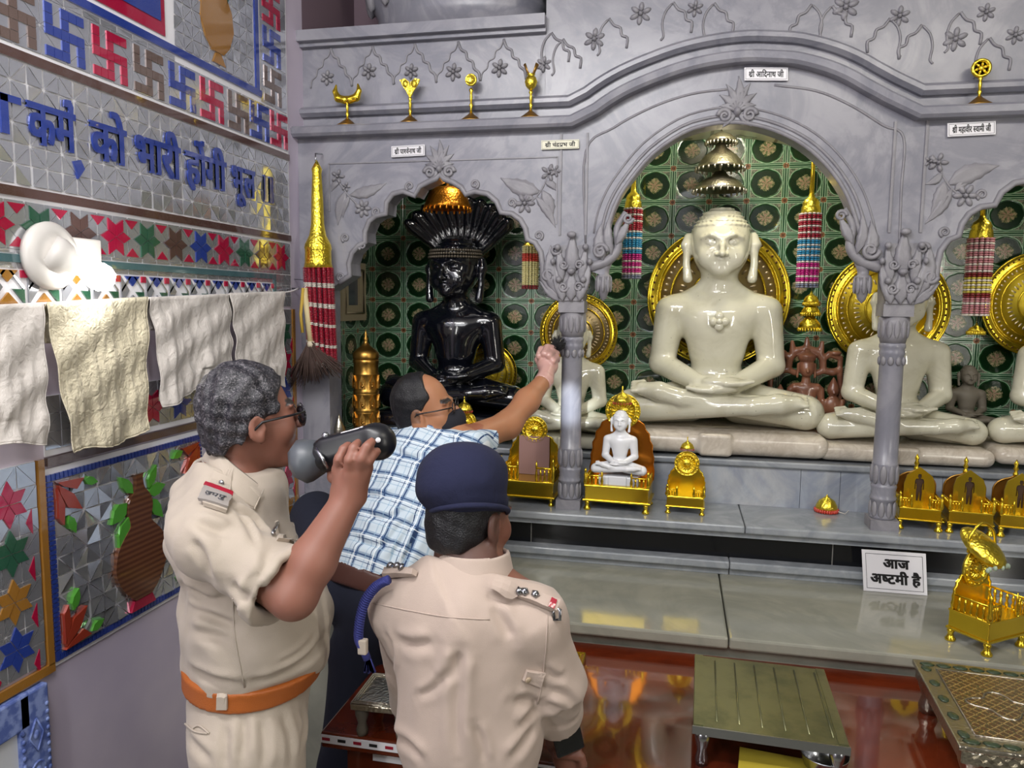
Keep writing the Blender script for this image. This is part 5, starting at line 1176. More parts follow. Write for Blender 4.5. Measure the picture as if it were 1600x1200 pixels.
towel('smooth white towel nearest the arcade', [(358, 460), (366, 525), (372, 600)], [(442, 457), (444, 520), (446, 605)], TOWEL, 8, .007, 9)
# ------------------------------------------------------------------ lamp holder with the lit bulb
bl = thing('wall_bulb_holder', 'white round lamp holder with a lit bulb on the mirror wall above the towels', 'lamp', (.01, W(85, 402)[0], 2.06))
c0 = Vector(W3(74, 400, .012)); 
MB().bbox((.016, W(120, 395)[0], W(120, 398)[1]), (.010, .055, .04), .004).build('switch_plate', WHITEP, bl)
MB().lathe([(.0, 0), (.078, 0), (.080, .012), (.073, .022), (.055, .03), (.0, .032)], c0, 32, axis=(1, 0, 0)).build('base_plate', WHITEP, bl)
ax_ = Vector((.55, .55, -.42)).normalized(); s0 = c0+Vector((.028, .0, .0)); MB().lathe([(.042, -.02), (.044, .0), (.036, .022), (.024, .032), (.021, .055), (.0, .056)], s0, 28, axis=ax_).build('lamp_socket', WHITEP, bl)
BULBM = M('glowing_bulb', '#ffffff', .3, Emission_Color=(1, .98, .94, 1), Emission_Strength=24)
bc = s0+ax_*.088; b = MB().lathe([(.017, .04), (.019, .055), (.028, .072), (.034, .09), (.033, .108), (.022, .126), (.0, .132)], s0, 28, axis=ax_); b.build('bulb', BULBM, bl)
MB().lathe([(.016, .035), (.018, .055), (.017, .056)], s0, 24, axis=ax_).build('bulb_collar', STEEL, bl)
# ------------------------------------------------------------------ broom by the corner
br = thing('broom', 'brown grass broom with a taped handle hanging beside the red and white tassel', 'broom', P(474, 452, -.16))
yb = -.16; h0, h1 = P(476, 450, yb), P(486, 538, yb)
MB().tube([h0, h1], [.011, .012], 10).build('handle', M('cream_tape', '#c9b98c', .6), br); MB().tube([(h0[0], yb-.012, h0[2]), (h0[0]-.012, yb-.012, h0[2]-.1), (h0[0]-.006, yb-.012, h0[2]-.17)], .006, 6).build('yellow_string', M('yellow_string', '#b99a3c', .7), br)
b = MB(); r = np.random.default_rng(3)
for i in range(230):
    t = r.random(); d = r.random(); e = P(446+92*t+r.normal()*2, 598-26*abs(t-.2)+r.normal()*5, yb+(d-.5)*.07); a = (h1[0]+(d-.5)*.02, yb+(r.random()-.5)*.02, h1[2]+.01)
    m = tuple(.5*np.array(a)+.5*e+np.array([(t-.5)*.02, 0, -.012])); b.tube([a, m, tuple(e)], [.0022, .0018, .0008], 4)
b.build('bristles', M('broom_grass', '#4a3832', .8), br); MB().lathe([(.014, -.01), (.016, .0), (.014, .012)], h1, 12).build('binding', M('cord_binding', '#c9bda6', .7), br)
MB().tube([h0, (h0[0]-.004, yb+.03, h0[2]+.03), (.0, -.1, h0[2]+.035)], .002, 5).build('hanging_loop', STEEL, br)
# ------------------------------------------------------------------ name boards on the arcade and the sign card
def board(label, tl, tr, blx, items, y=YF-.008, mat=PAPER, rows=None, th=.004, lean=0.0, z_on=None):
    a, c, d = P(*tl, y), P(*tr, y), P(*blx, y); ux = Vector(c-a); w = ux.length; ux.normalize(); uz = Vector(a-d); h = uz.length; uz.normalize(); n = ux.cross(uz); o = Vector(d)
    t = thing('sign_card' if rows else 'name_board', label, 'sign', tuple(o))
    fn = lambda u, v, e: tuple(o+ux*u+uz*v+n*e)
    b = MB().box((0, 0, 0), (w, h, th), lambda p: fn(*p)); b.build('card', mat, t)
    b = MB(); m, q = h*.09, h*.02
    if rows: m = h*.075; q = h*.008
    for (u0, v0, u1, v1) in ((m, m, w-m, m+q), (m, h-m-q, w-m, h-m), (m, m, m+q, h-m), (w-m-q, m, w-m, h-m)): b.box((u0, v0, th), (u1, v1, th+.0008), lambda p: fn(*p))
    b.build('border_line', INK, t); b = MB()
    for it, u0, v0, ww, hh, off in (rows or [(items, .1, .26, .8, .40, .02)]): lettering(b, it, lambda u, v, e: fn(w*u0+u, h*v0+v, e), w*ww, h*hh, off, th, .0012)
    b.build('lettering', INK, t)
    return t
SRI = [('r', 'श'), 'ी', ' ']
board('white name board left of the black statue\'s niche apex', (612, 229), (664, 226), (612, 246), SRI+['पा', ('h', 'श'), ('p', 'व'), 'ना', 'थ', ' ', 'जी'])
board('cream name board above the left pillar', (846, 220), (905, 218), (846, 234), SRI+['चं', ('r', 'द'), ('r', 'प'), 'भ', ' ', 'जी'], mat=CREAMCARD)
board('white name board on top of the round middle arch', (1163, 106), (1231, 106), (1163, 126), SRI+['आ', 'ि', 'द', 'ना', 'थ', ' ', 'जी'])
board('white name board above the right-hand pillar', (1480, 193), (1555, 189), (1480, 214), SRI+['म', 'हा', 'वी', 'र', ' ', ('h', 'स'), 'वा', 'मी', ' ', 'जी'])
e0 = Pz(1349, 922, SZ+.001); sd = board('white sign card with bold black lettering leaning on the step below the right pillar', (1346, 858), (1446, 865), (1349, 922), None, float(e0[1]), PAPER, [(['आ', 'ज'], .33, .60, .40, .20, .045), (['अ', ('h', 'ष'), 'ट', 'मी', ' ', 'है'], .12, .22, .78, .21, .045)])
# ------------------------------------------------------------------ red table and what stands on it
TZ = .925
WOODR = M('red_polished_wood', '#5a2412', .10, Coat_Weight=.7, Coat_Roughness=.04); WOODR.co(); WOODR.color(WOODR.mix(WOODR.noise(3, 6, .65, .8).sm(.40, .68), '#6b2a14', '#3c130b'))
tb = thing('altar_table', 'red polished wooden table below the marble step, its left corner edged with a striped strip', 'table', (2.0, -.9, 0))
c0 = Pz(501, 1143, TZ); xt0, yt0 = c0[0], c0[1]; yt1 = yfs+.02
MB().bbox(((xt0+3.4)/2, (yt0+yt1)/2, TZ-.02), ((3.4-xt0)/2, (yt1-yt0)/2, .02), .004).build('table_top', WOODR, tb)
MB().box((xt0+.05, yt0+.04, TZ-.16), (3.35, yt1-.03, TZ-.04)).build('apron', WOODR, tb)
for x_, y_ in ((xt0+.07, yt0+.07), (xt0+.07, yt1-.07), (2.0, yt0+.07), (3.3, yt0+.07)): MB().bbox((x_, y_, (TZ-.16)/2), (.035, .035, (TZ-.16)/2), .004).build('leg', WOODR, tb)
b = MB(); b.box((xt0+.002, yt0-.0025, TZ-.026), (1.5, yt0, TZ-.006)); b.build('white_strip', GROUT, tb)
for k_, (m_, c_) in enumerate((('red_dash', BEAD['red']), ('black_dash', INK))):
    b = MB(); [b.box((x_, yt0-.0035, TZ-.019), (x_+.02, yt0-.002, TZ-.012)) for x_ in np.arange(xt0+.005+.04*k_, 1.45, .08)]; b.build(m_, c_, tb)
b = MB().box((xt0+.12, yt0+.03, TZ-.075), (xt0+.3, yt0+.045, TZ-.04)); b.build('white_label', GROUT, tb)
def chowki(label, corners, h, mat, legm, edge, leg=.022, apron=None):
    """low stool: photo pixels of the top's corners (back left, back right, front right, front left)"""
    zt = TZ+h; C = [Pz(px, py, zt) for px, py in corners]; c = np.mean(C, 0); t = thing('low_stool', label, 'stool', (c[0], c[1], TZ+.0005))
    ux = (C[1]-C[0]); ux[2] = 0; w = (np.linalg.norm(C[1]-C[0])+np.linalg.norm(C[2]-C[3]))/2; d = (np.linalg.norm(C[3]-C[0])+np.linalg.norm(C[2]-C[1]))/2
    t.rotation_euler = (0, 0, math.atan2(ux[1], ux[0])); MB().bbox((0, 0, h-edge/2), (w/2, d/2, edge/2), .003).build('top', mat, t, world=False)
    for sx in (-1, 1):
        for sy in (-1, 1): MB().lathe([(leg*.7, 0), (leg*.8, h*.15), (leg*.55, h*.35), (leg*.9, h*.6), (leg, h-edge)], (sx*(w/2-leg*1.2), sy*(d/2-leg*1.2), 0), 10).build('leg', legm, t, world=False)
    if apron: b = MB(); [b.box((-w/2+.01, s*(d/2-.012)-.004, h-edge-apron), (w/2-.01, s*(d/2-.012)+.004, h-edge+.001)) for s in (-1, 1)]; [b.box((s*(w/2-.012)-.004, -d/2+.01, h-edge-apron), (s*(w/2-.012)+.004, d/2-.01, h-edge+.001)) for s in (-1, 1)]; b.build('apron', legm, t, world=False)
    return t, w, d
s1, w_, d_ = chowki('low stool with a ribbed worn metal top, in the middle of the red table', [(1081, 1022), (1285, 1046), (1331, 1164), (1088, 1139)], .10, ZINC, STEEL, .014, .018, .012)
b = MB(); 
for i in range(6): u = -w_/2+w_*(.16+.15*i); b.tube([(u, -d_*.42, .1005), (u, d_*.42, .1005)], .0022, 6)
for s in (-1, 1): b.box((s*(w_/2-.012)-.01, -d_/2+.004, .0995), (s*(w_/2-.012)+.01, d_/2-.004, .1022))
b.build('pressed_ridge', ZINC, s1, world=False); MB().box((-w_/2-.001, -d_/2-.002, .082), (w_/2+.001, -d_/2+.002, .1)).build('front_strip', STEEL, s1, world=False)
MEENA = M('enamelled_metal_sheet', '#7a6246', .3, .5); _x, _y, _z = MEENA.co(); _g = (( (_x+_y)*42).fract()-.5).abs().min(((_x-_y)*42).fract().__sub__(.5).abs())
MEENA.color(MEENA.mix(MEENA.noise(300, 2).gt(.56), MEENA.mix(_g.lt(.09), '#6b4c34', '#b39a63'), '#47513a'))
s2, w_, d_ = chowki('ornate low stool with an enamelled patterned top, at the right edge of the table', [(1437, 1031), (1645, 1056), (1720, 1196), (1484, 1164)], .12, SILVER, SILVER, .012, .03, .03)
b = MB().box((-w_/2+.045, -d_/2+.05, .1195), (w_/2-.045, d_/2-.05, .1212)); b.build('patterned_field', MEENA, s2, world=False)
b = MB(); 
for s in (-1, 1):
    for i in range(7): u = -w_/2+.03+(w_-.06)*i/6; b.sph((u, s*(d_/2-.024), .1205), (.018, .012, .003), 8, 4)
    for i in range(5): v = -d_/2+.05+(d_-.1)*i/4; b.sph((s*(w_/2-.022), v, .1205), (.012, .018, .003), 8, 4)
b.build('border_medallion', M('green_enamel', '#33402d', .3), s2, world=False)
b = MB(); b.tube([(u, v, .1215) for u, v in ((-w_/2+.045, -d_/2+.05), (w_/2-.045, -d_/2+.05), (w_/2-.045, d_/2-.05), (-w_/2+.045, d_/2-.05))], .002, 5, True); b.tube([(.06*math.cos(a)*(1+.25*math.cos(4*a)), .05*math.sin(a)*(1+.25*math.cos(4*a)), .1215) for a in np.linspace(0, 6.2, 40)], .0025, 5, True)
b.build('raised_outline', SILVER, s2, world=False); b = MB(); 
for i in range(8): u = -w_/2+.05+(w_-.1)*i/7; f = lambda p, u=u: (u+p[0], -d_/2+.006, .092+p[1]); b.poly([(-.02, 0), (0, -.014), (.02, 0), (0, .014)], ([(-.009, 0), (0, -.006), (.009, 0), (0, .006)],), 0, -.004, lambda x, z, e, u=u: (u+x, -d_/2+.008+e, .092+z))
b.build('apron_lozenge', SILVER, s2, world=False)
s3, w_, d_ = chowki('small dark silver footstool at the table\'s left corner behind the beret officer', [(583, 1052), (662, 1060), (640, 1112), (548, 1098)], .085, SILVER, DIMST, .016, .018)
b = MB(); [b.tube([(-w_/2*k, -d_/2*k, .0855), (w_/2*k, -d_/2*k, .0855), (w_/2*k, d_/2*k, .0855), (-w_/2*k, d_/2*k, .0855)], .0025, 5, True) for k in (.97, .9, .82)]; b.build('beaded_edge', SILVER, s3, world=False)
q = [Pz(px, py, TZ+.02) for px, py in ((872, 1004), (906, 1007), (894, 1070), (862, 1064))]; c = np.mean(q, 0)
ty = thing('ornate_tray', 'small patterned gilt tray on the red table right of the officer\'s elbow', 'tray', (c[0]-.02, c[1], TZ+.0005)); w2, d2 = .07, .075
MB().bbox((0, 0, .008), (w2, d2, .008), .002).build('tray_base', BRASS, ty, world=False); b = MB(); [b.tube([(-w2*k, -d2*k, .017), (w2*k, -d2*k, .017), (w2*k, d2*k, .017), (-w2*k, d2*k, .017)], .003, 5, True) for k in (.95, .8, .62)]; b.build('raised_border', GOLDR, ty, world=False); MB().box((-w2*.55, -d2*.55, .0155), (w2*.55, d2*.55, .0168)).build('picture', CREAMCARD, ty, world=False)
q = Pz(1208, 1200, TZ); yb_ = thing('yellow_booklet', 'yellow booklet on the red table at the bottom photo edge', 'booklet', (q[0], q[1]-.02, TZ+.0005), None, -.12); MB().bbox((0, 0, .006), (.075, .055, .006), .002).build('pages', GROUT, yb_, world=False); MB().bbox((0, 0, .0128), (.076, .056, .001), .0005).build('cover', M('yellow_cover', '#b9a53a', .4), yb_, world=False)
q = Pz(1287, 1206, TZ); bw = thing('steel_bowl', 'shiny steel bowl on the red table at the bottom photo edge', 'bowl', (q[0], q[1], TZ+.0005)); MB().lathe([(.0, .003), (.03, .003), (.042, .02), (.05, .045), (.053, .046), (.051, .042), (.043, .016), (.03, 0), (0, 0)], (0, 0, 0), 32).build('bowl_shell', STEEL, bw, world=False)
wy = [W(px, py, 0.0) for px, py in ((528, 422), (566, 412), (566, 500), (530, 508))]; y0_, y1_, z0_, z1_ = wy[0][0], wy[1][0], wy[2][1], wy[1][1]
nf = thing('niche_frame', 'cream frame with a grey panel on the niche side wall left of the black statue', 'frame', (.001, (y0_+y1_)/2, z0_))
b = MB(); m_ = .07; [wbox(b, *q, .0006, .018) for q in ((y0_, z0_, y1_, z0_+m_), (y0_, z1_-m_, y1_, z1_), (y0_, z0_+m_, y0_+m_, z1_-m_), (y1_-m_, z0_+m_, y1_, z1_-m_))]; b.tube([(.019, u, v) for u, v in ((y0_+m_/2, z0_+m_/2), (y1_-m_/2, z0_+m_/2), (y1_-m_/2, z1_-m_/2), (y0_+m_/2, z1_-m_/2))], .008, 6, True); b.build('carved_border', M('cream_paint', '#a89b80', .6), nf)
b = MB(); wbox(b, y0_+m_, z0_+m_, y1_-m_, z1_-m_, .0006, .006); b.build('grey_panel', M('grey_glass', '#565a60', .15), nf)
# big marble drum above the left bay
dr = thing('marble_drum', 'round grey marble lotus base standing on top of the left bay', 'pedestal', P(722, 40, .3)); z0 = 2.985
b = MB().lathe([(.36, z0), (.36, z0+.05), (.34, z0+.055), (.35, z0+.12), (.39, z0+.2), (.40, z0+.34), (.36, z0+.36)], (P(722, 40, .3)[0], .275, 0), 40, 1, .5); b.build('drum_body', MARBLE, dr)
b = MB(); 
for i in range(16): a = 2*math.pi*i/16; b.sph((P(722, 40, .3)[0]+.385*math.cos(a), .275+.192*math.sin(a), z0+.24), (.03, .03, .10), 8, 6, Matrix.Rotation(a, 3, 'Z'))
b.build('lotus_petal', CARVE, dr); MB().bbox((P(722, 40, .3)[0], .27, z0+.002), (.42, .215, .003), .001).build('plinth', MARBLE, dr)
# ------------------------------------------------------------------ people
from mathutils.bvhtree import BVHTree
J = P
def axes(D, U=(0, 0, 1)):
    D = _nrm(D); U = np.array(U, float); r = np.cross(D, U); r = _nrm(r); u = np.cross(r, D); return np.stack([r, -D, u], 1)       # columns: right, back, up
def lean(R, deg, axis=0):                                  # rotate the frame about one of its own axes
    a = math.radians(deg); c, s = math.cos(a), math.sin(a); m = np.eye(3); i, j = [(1, 2), (2, 0), (0, 1)][axis]; m[i, i] = c; m[j, j] = c; m[i, j] = -s; m[j, i] = s; return R@m
def head(S, c, R, neck, sc=1.0):
    L = lambda x, y, z: np.array(c)+R@(np.array([x, y, z])*sc)
    S.ell(L(0, .012, .035), np.array((.074, .094, .090))*sc, .02, R); S.ell(L(0, -.035, -.04), np.array((.058, .062, .078))*sc, .04, R); S.ell(L(0, -.072, -.10), np.array((.03, .026, .022))*sc, .03, R)
    for s in (-1, 1):
        S.ell(L(s*.042, -.062, -.025), np.array((.026, .022, .028))*sc, .02, R); S.ell(L(s*.032, -.092, .008), np.array((.020, .012, .012))*sc, .008, R, 's'); S.ell(L(s*.032, -.082, .006), np.array((.014, .011, .011))*sc, .003, R)
        S.cap(L(s*.014, -.092, .026), L(s*.05, -.080, .026), .007*sc, .006*sc, .012)
        S.ell(L(s*.079, .012, -.008), np.array((.009, .022, .033))*sc, .006, R); S.ell(L(s*.086, .008, -.004), np.array((.006, .010, .018))*sc, .004, R, 's'); S.ell(L(s*.077, .004, -.036), np.array((.007, .010, .010))*sc, .006, R)
        S.ell(L(s*.012, -.106, -.030), np.array((.008, .010, .007))*sc, .006, R)
    S.chain([L(0, -.092, .018), L(0, -.108, -.008), L(0, -.119, -.028)], [.007*sc, .008*sc, .010*sc], .010)
    S.cap(L(-.02, -.092, -.062), L(.02, -.092, -.062), .006*sc, None, .008); S.cap(L(-.016, -.090, -.073), L(.016, -.090, -.073), .007*sc, None, .008); S.cap(L(-.022, -.101, -.067), L(.022, -.101, -.067), .0022, None, .003, 's')
    S.cap(L(0, .028, -.05), neck, .052*sc, .054*sc, .02)
    return L
def head_tone(c, R, base, hair=None, lip=(.75, .6, .62), bald=None):
    base = np.array(lin(base))
    def f(p):
        q = (p-np.array(c))@R; col = np.tile(base, (len(p), 1)); n = smooth_noise(p, 60, 2)[:, None]; col = col*(1+.06*n)
        near = np.linalg.norm(q, axis=1) < .19
        m = near & (np.abs(q[:, 0]) < .026) & (q[:, 1] < -.075) & (q[:, 2] < -.055) & (q[:, 2] > -.081); col[m] *= np.array(lip)
        m = near & (np.abs(np.abs(q[:, 0])-.034) < .022) & (q[:, 1] < -.06) & (np.abs(q[:, 2]-.030) < .006); col[m] = (.02, .016, .015)
        if hair is not None: m = near & hair(q); col[m] = col[m]*.45+np.array((.02, .017, .016))*.55
        return col
    return f
def hair_cap(c, R, keep, off=.012, amp=.004, sc=1.0, h=.0035, f=160):
    S = Sdf(); L = lambda x, y, z: np.array(c)+R@(np.array([x, y, z])*sc); S.ell(L(0, .014, .036), np.array((.074+off, .094+off, .090+off))*sc, .01, R); S.ell(L(0, .05, -.03), np.array((.060+off*.6, .05+off*.6, .06))*sc, .03, R)
    for p0, n in keep: S.cut(L(*p0), R@np.array(n, float))
    def tuft(p): q = (p-np.array(c))@R; return amp*(np.sin(q[..., 0]*f+6*np.sin(q[..., 1]*34))*.6+np.sin(q[..., 1]*f*.8+q[..., 2]*70+5*np.sin(q[..., 0]*40))*.5+np.sin(q[..., 2]*f*1.3+q[..., 0]*90)*.4)
    S.warp(tuft); return S
def finger(S, pts, r0=.0095, r1=.0075, k=.004):
    n = len(pts); S.chain([np.array(p) for p in pts], [r0+(r1-r0)*i/(n-1) for i in range(n)], k)
def folds(amp, f, seed, stretch=(1, 1, 1)):
    st = np.array(stretch, float); return lambda p: amp*smooth_noise(p*st, f, seed)
class Surf:
    """points on a built surface, found along the line of sight"""
    def __init__(s, o):
        bpy.context.view_layer.update(); me = o.data; mw = Matrix.Identity(4); q = o
        while q is not None: mw = q.matrix_basis @ mw; q = q.parent
        s.t = BVHTree.FromPolygons([mw @ v.co for v in me.vertices], [list(p.vertices) for p in me.polygons])
    def at(s, px, py, off=0.0):
        h = s.t.ray_cast(Vector(CAM), Vector(ray(px, py)).normalized()); 
        if h[0] is None: h = s.t.find_nearest(Vector(P(px, py, -1.4)))
        n = h[1] if h[1].dot(Vector(ray(px, py))) < 0 else -h[1]; return h[0]+n*off, n
    def line(s, pts, off=.001, n=6): return [s.at(a, b, off)[0] for a, b in smooth_curve(pts, n)]
    def patch(s, b, px, off=.003, th=.003, nu=8, nv=6):
        """a thin cloth patch lying on the surface; px: four photo corners (bl, br, tr, tl)"""
        c = [np.array(q, float) for q in px]; T = []; B = []
        for j in range(nv+1):
            for i in range(nu+1):
                u, v = i/nu, j/nv; q = (c[0]*(1-u)+c[1]*u)*(1-v)+(c[3]*(1-u)+c[2]*u)*v; l, n = s.at(q[0], q[1], 0); T.append(tuple(l+n*(off+th))); B.append(tuple(l+n*(off-.004)))
        k = len(T); F = []
        for j in range(nv):
            for i in range(nu): a = j*(nu+1)+i; F += [(a, a+1, a+nu+2, a+nu+1), (k+a, k+a+nu+1, k+a+nu+2, k+a+1)]
        ring = [i for i in range(nu+1)]+[j*(nu+1)+nu for j in range(1, nv+1)]+[nv*(nu+1)+i for i in range(nu-1, -1, -1)]+[j*(nu+1) for j in range(nv-1, 0, -1)]
        for i in range(len(ring)): a, c2 = ring[i], ring[(i+1) % len(ring)]; F.append((a, k+a, k+c2, c2))
        b.add(T+B, F); return b
def crease(o, lines, depth=.007, w=.009):
    """press folds into a cloth mesh along photo polylines"""
    sf = Surf(o); me = o.data; n = len(me.vertices); co = np.empty(n*3, np.float32); me.vertices.foreach_get('co', co); co = co.reshape(-1, 3).astype(float)
    nr = np.empty(n*3, np.float32); me.vertices.foreach_get('normal', nr); nr = nr.reshape(-1, 3).astype(float)
    off = np.zeros(3); q = o.parent
    while q is not None: off += np.array(q.location); q = q.parent
    wc = co+off; mv = np.zeros(n)
    for ln in lines:
        pts = np.array([list(p) for p in sf.line(ln, 0, 4)]); best = np.full(n, 9.0); tt = np.zeros(n); side = np.zeros(n); k = len(pts)-1
        lo, hi = pts.min(0)-.05, pts.max(0)+.05; m = np.all((wc > lo) & (wc < hi), 1); ix = np.nonzero(m)[0]
        if not len(ix): continue
        for i in range(k):
            a, b = pts[i], pts[i+1]; ab = b-a; t = np.clip(((wc[ix]-a)@ab)/(ab@ab+1e-12), 0, 1); d = wc[ix]-a-t[:, None]*ab; dist = np.linalg.norm(d, axis=1); c = dist < best[ix]
            sg = np.sign(np.einsum('ij,ij->i', np.cross(np.tile(ab, (len(ix), 1)), d), nr[ix])); j = ix[c]; best[j] = dist[c]; tt[j] = (i+t[c])/k; side[j] = sg[c]
        env = np.clip(np.sin(np.pi*np.clip(tt, .04, .96))*1.5, 0, 1); x = best*side
        mv += env*(-depth*np.exp(-(x/w)**2)+.75*depth*np.exp(-((x-1.7*w)/(1.1*w))**2)+.4*depth*np.exp(-((x+1.9*w)/(1.3*w))**2))*(best < 5*w)
    co += nr*mv[:, None]; me.vertices.foreach_set('co', co.astype(np.float32).ravel()); me.update()
def horiz(v): v = np.array([v[0], v[1], 0.0]); return v/np.linalg.norm(v)
FR = horiz(CR); FA = horiz(CF)
# ===== officer on the left, in profile, holding the camera
PA = thing('person', 'person in khaki uniform and glasses at the left, side on, holding up a black camera', 'person', (J(395, 1090, -1.47)[0], -1.47, 0))
DA = FR*math.cos(.30)+FA*math.sin(.30); RA = axes(DA); RHA = lean(axes(FR*math.cos(.62)+FA*math.sin(.62)), -5)
hA = J(392, 655, -1.47); ya = -1.47
nA = J(352, 762, ya); chA = J(362, 832, ya); beA = J(400, 965, ya); peA = J(388, 1090, ya)
shR = J(333, 838, -1.635); elR = J(458, 930, -1.66); wrR = J(543, 780, -1.60); shL = chA+RA@np.array([-.19, 0, .05])+(shR-shR); elL = shL+RA@np.array([-.01, .05, -.28]); wrL = elL+RA@np.array([.02, -.08, -.22])
def torsoA(S, o=0.0):
    S.ell(chA, np.array((.165, .110, .165))+o, .04, RA); S.ell(chA+np.array([0, 0, .08]), np.array((.15, .08, .08))+o, .04, RA); S.ell(beA, np.array((.160, .130, .165))+o, .05, RA); S.ell(beA+RA@np.array([0, -.012, -.02]), np.array((.135, .128, .11))+o, .04, RA); S.ell(peA, np.array((.150, .112, .14))+o, .05, RA)
def legsP(S, pe, R, feet, knees, o=0.0, hip=.085):
    for s, f, k in zip((-1, 1), feet, knees):
        h = pe+R@np.array([s*hip, 0, -.05]); S.chain([h, k, np.array([f[0], f[1], .10])], [.095+o, .065+o, .05+o], .03)
def shoesP(S, R, feet):
    for f in feet: f = np.array([f[0], f[1], .0]); S.cap(f+R@np.array([0, .03, .045]), f+R@np.array([0, -.15, .035]), .042, .034, .02); S.cut(np.array([0, 0, .0]), (0, 0, -1))
fA = [(peA+RA@np.array([s*.10, 0, 0])) for s in (-1, 1)]; kA = [np.array([f[0], f[1], .52])+RA@np.array([0, -.02, 0]) for f in fA]
S = Sdf(); head(S, hA, RHA, nA, .88); torsoA(S, -.012); S.cap(shL, shR, .055, .055, .03)
S.chain([shR, elR], [.05, .043], .015); S.chain([elR, elR*.65+wrR*.35, wrR], [.042, .042, .027], .012); S.chain([shL, elL, wrL], [.055, .045, .03], .03)
kn = [J(528, 735, -1.605), J(545, 741, -1.615), J(559, 739, -1.61), J(573, 731, -1.60)]; palm = J(548, 752, -1.59)
S.box(palm, (.034, .014, .036), .014, .02, rot_to(_nrm(J(552, 735, -1.6)-wrR))); 
for k_ in kn: S.cap(wrR, k_, .018, .012, .012)
tips = [J(541, 696, -1.60), J(556, 692, -1.61), J(578, 690, -1.61), J(586, 705, -1.60)]
for a, t in zip(kn, tips): finger(S, [a, a*.5+t*.5+np.array([0, -.012, .0]), a*.15+t*.85+np.array([0, -.004, 0]), t+np.array([0, .008, -.002])], .0105, .0085)
finger(S, [wrR+np.array([-.012, .02, .02]), J(522, 745, -1.56), J(520, 718, -1.53), J(530, 700, -1.52)], .014, .010)
legsP(S, peA, RA, fA, kA, -.012)
S.build('body', SKIN, PA, .0045, True, head_tone(hA, RHA, '#86594a'))
hb = hair_cap(hA, RHA, [((0, -.062, .07), (0, -.9, -.42)), ((0, .0, -.005), (0, -.55, -.84))], .011, .0038, .88)
HAIRG = M('black_hair_greying', '#14141b', .45); HAIRG.co(); _g = HAIRG.noise(170, 4, .7, 1.5); HAIRG.color(HAIRG.mix(_g.sm(.48, .68)*.55, '#14141c', '#8a8489')); HAIRG.bump(HAIRG.noise(300, 2), .5, .004)
HAIRB = M('black_hair', '#0e0e13', .45); HAIRB.co(); HAIRB.bump(HAIRB.noise(320, 2), .6, .004)
hb.build('hair', HAIRG, PA, .0035, True)
LA = lambda x, y, z: tuple(hA+RHA@(np.array([x, y, z])*.88))
b = MB(); 
for s in (-1, 1):
    b.tube([LA(s*.032+.026*math.cos(a), -.108, -.002+.02*math.sin(a)) for a in np.linspace(0, 6.28, 21)], .0022, 6); b.tube([LA(s*.058, -.107, .008), LA(s*.079, -.07, .008), LA(s*.084, .0, .004), LA(s*.083, .02, -.012)], .0024, 6)
b.tube([LA(-.007, -.113, .002), LA(.007, -.113, .002)], .002, 6); b.build('glasses_frame', BLACKP, PA)
LENS = M('tinted_glass', '#2a2730', .05, 0, Alpha=.75)
for s in (-1, 1): MB().lathe([(0, 0), (.025, .0005), (.025, -.0005)], LA(s*.032, -.108, -.002), 20, axis=tuple(RHA@np.array([0, -1, 0]))).build('lens', LENS, PA)
zbA = J(390, 1097, -1.61)[2]
S = Sdf(); torsoA(S, .012); S.cap(shL, shR, .064, .066, .04); S.cap(nA+np.array([0, 0, -.02]), chA+np.array([0, 0, .06]), .066, .10, .04)
cuff = shR*.14+elR*.86; S.cone(shR, cuff, .070, .072, .03); S.ell(shR, .068, .035); S.cone(cuff+(shR-cuff)*.14, cuff, .076, .078, .010); S.cone(shL, shL*.2+elL*.8, .08, .08, .04)
S.cap(shR*.15+elR*.85, elR+(elR-shR)*.3, .050, .05, .006, 's')
S.cut((0, 0, zbA+.012), (0, 0, -1)); S.cut(hA+RHA@np.array([0, 0, -.105]), RHA@np.array([0, -.30, .95]))
S.cap(nA+np.array([0, 0, -.02]), hA, .062, .07, .008, 's')
d_ = _nrm(elR-shR)
S.warp(folds(.016, 30, 11, (1, 1, 1.9))); S.warp(folds(.007, 75, 12, (1.3, 1.3, .8)))
shirtA = S.build('shirt', KHAKI, PA, .0050, True)
crease(shirtA, [[(387, 940), (397, 913), (413, 887), (423, 858)], [(362, 910), (376, 926), (390, 936)], [(278, 908), (327, 937), (358, 932)], [(298, 948), (340, 967), (372, 982)], [(296, 985), (330, 992), (360, 1000)], [(384, 1066), (427, 1056), (480, 1028), (514, 985)], [(298, 1046), (333, 1060), (378, 1070)], [(359, 762), (386, 776), (400, 794)], [(361, 790), (395, 808), (415, 832)], [(300, 840), (318, 870), (330, 905)], [(410, 930), (428, 905), (440, 880)], [(300, 812), (330, 826), (356, 834)]], .0085, .010)
crease(shirtA, [[(400, 945), (405, 925), (414, 905)], [(290, 930), (310, 940), (330, 944)], [(430, 1040), (465, 1022), (495, 992)], [(372, 800), (388, 822), (400, 850)]], .005, .006)
sa = Surf(shirtA)
S = Sdf(); torsoA(S, .010); legsP(S, peA, RA, fA, kA, .018); S.cut((0, 0, zbA+.014), (0, 0, 1)); S.cut((0, 0, .06), (0, 0, -1)); S.warp(folds(.006, 26, 5, (1.5, 1.5, .5))); trA = S.build('trousers', KHAKI, PA, .006, True)
crease(trA, [[(352, 1130), (353, 1165), (351, 1205)], [(408, 1120), (414, 1160), (412, 1205)], [(440, 1112), (452, 1150), (456, 1200)], [(470, 1108), (476, 1130), (470, 1170)], [(292, 1150), (312, 1172), (330, 1190)], [(380, 1118), (382, 1150), (378, 1190)]], .006, .009); ta = Surf(trA)
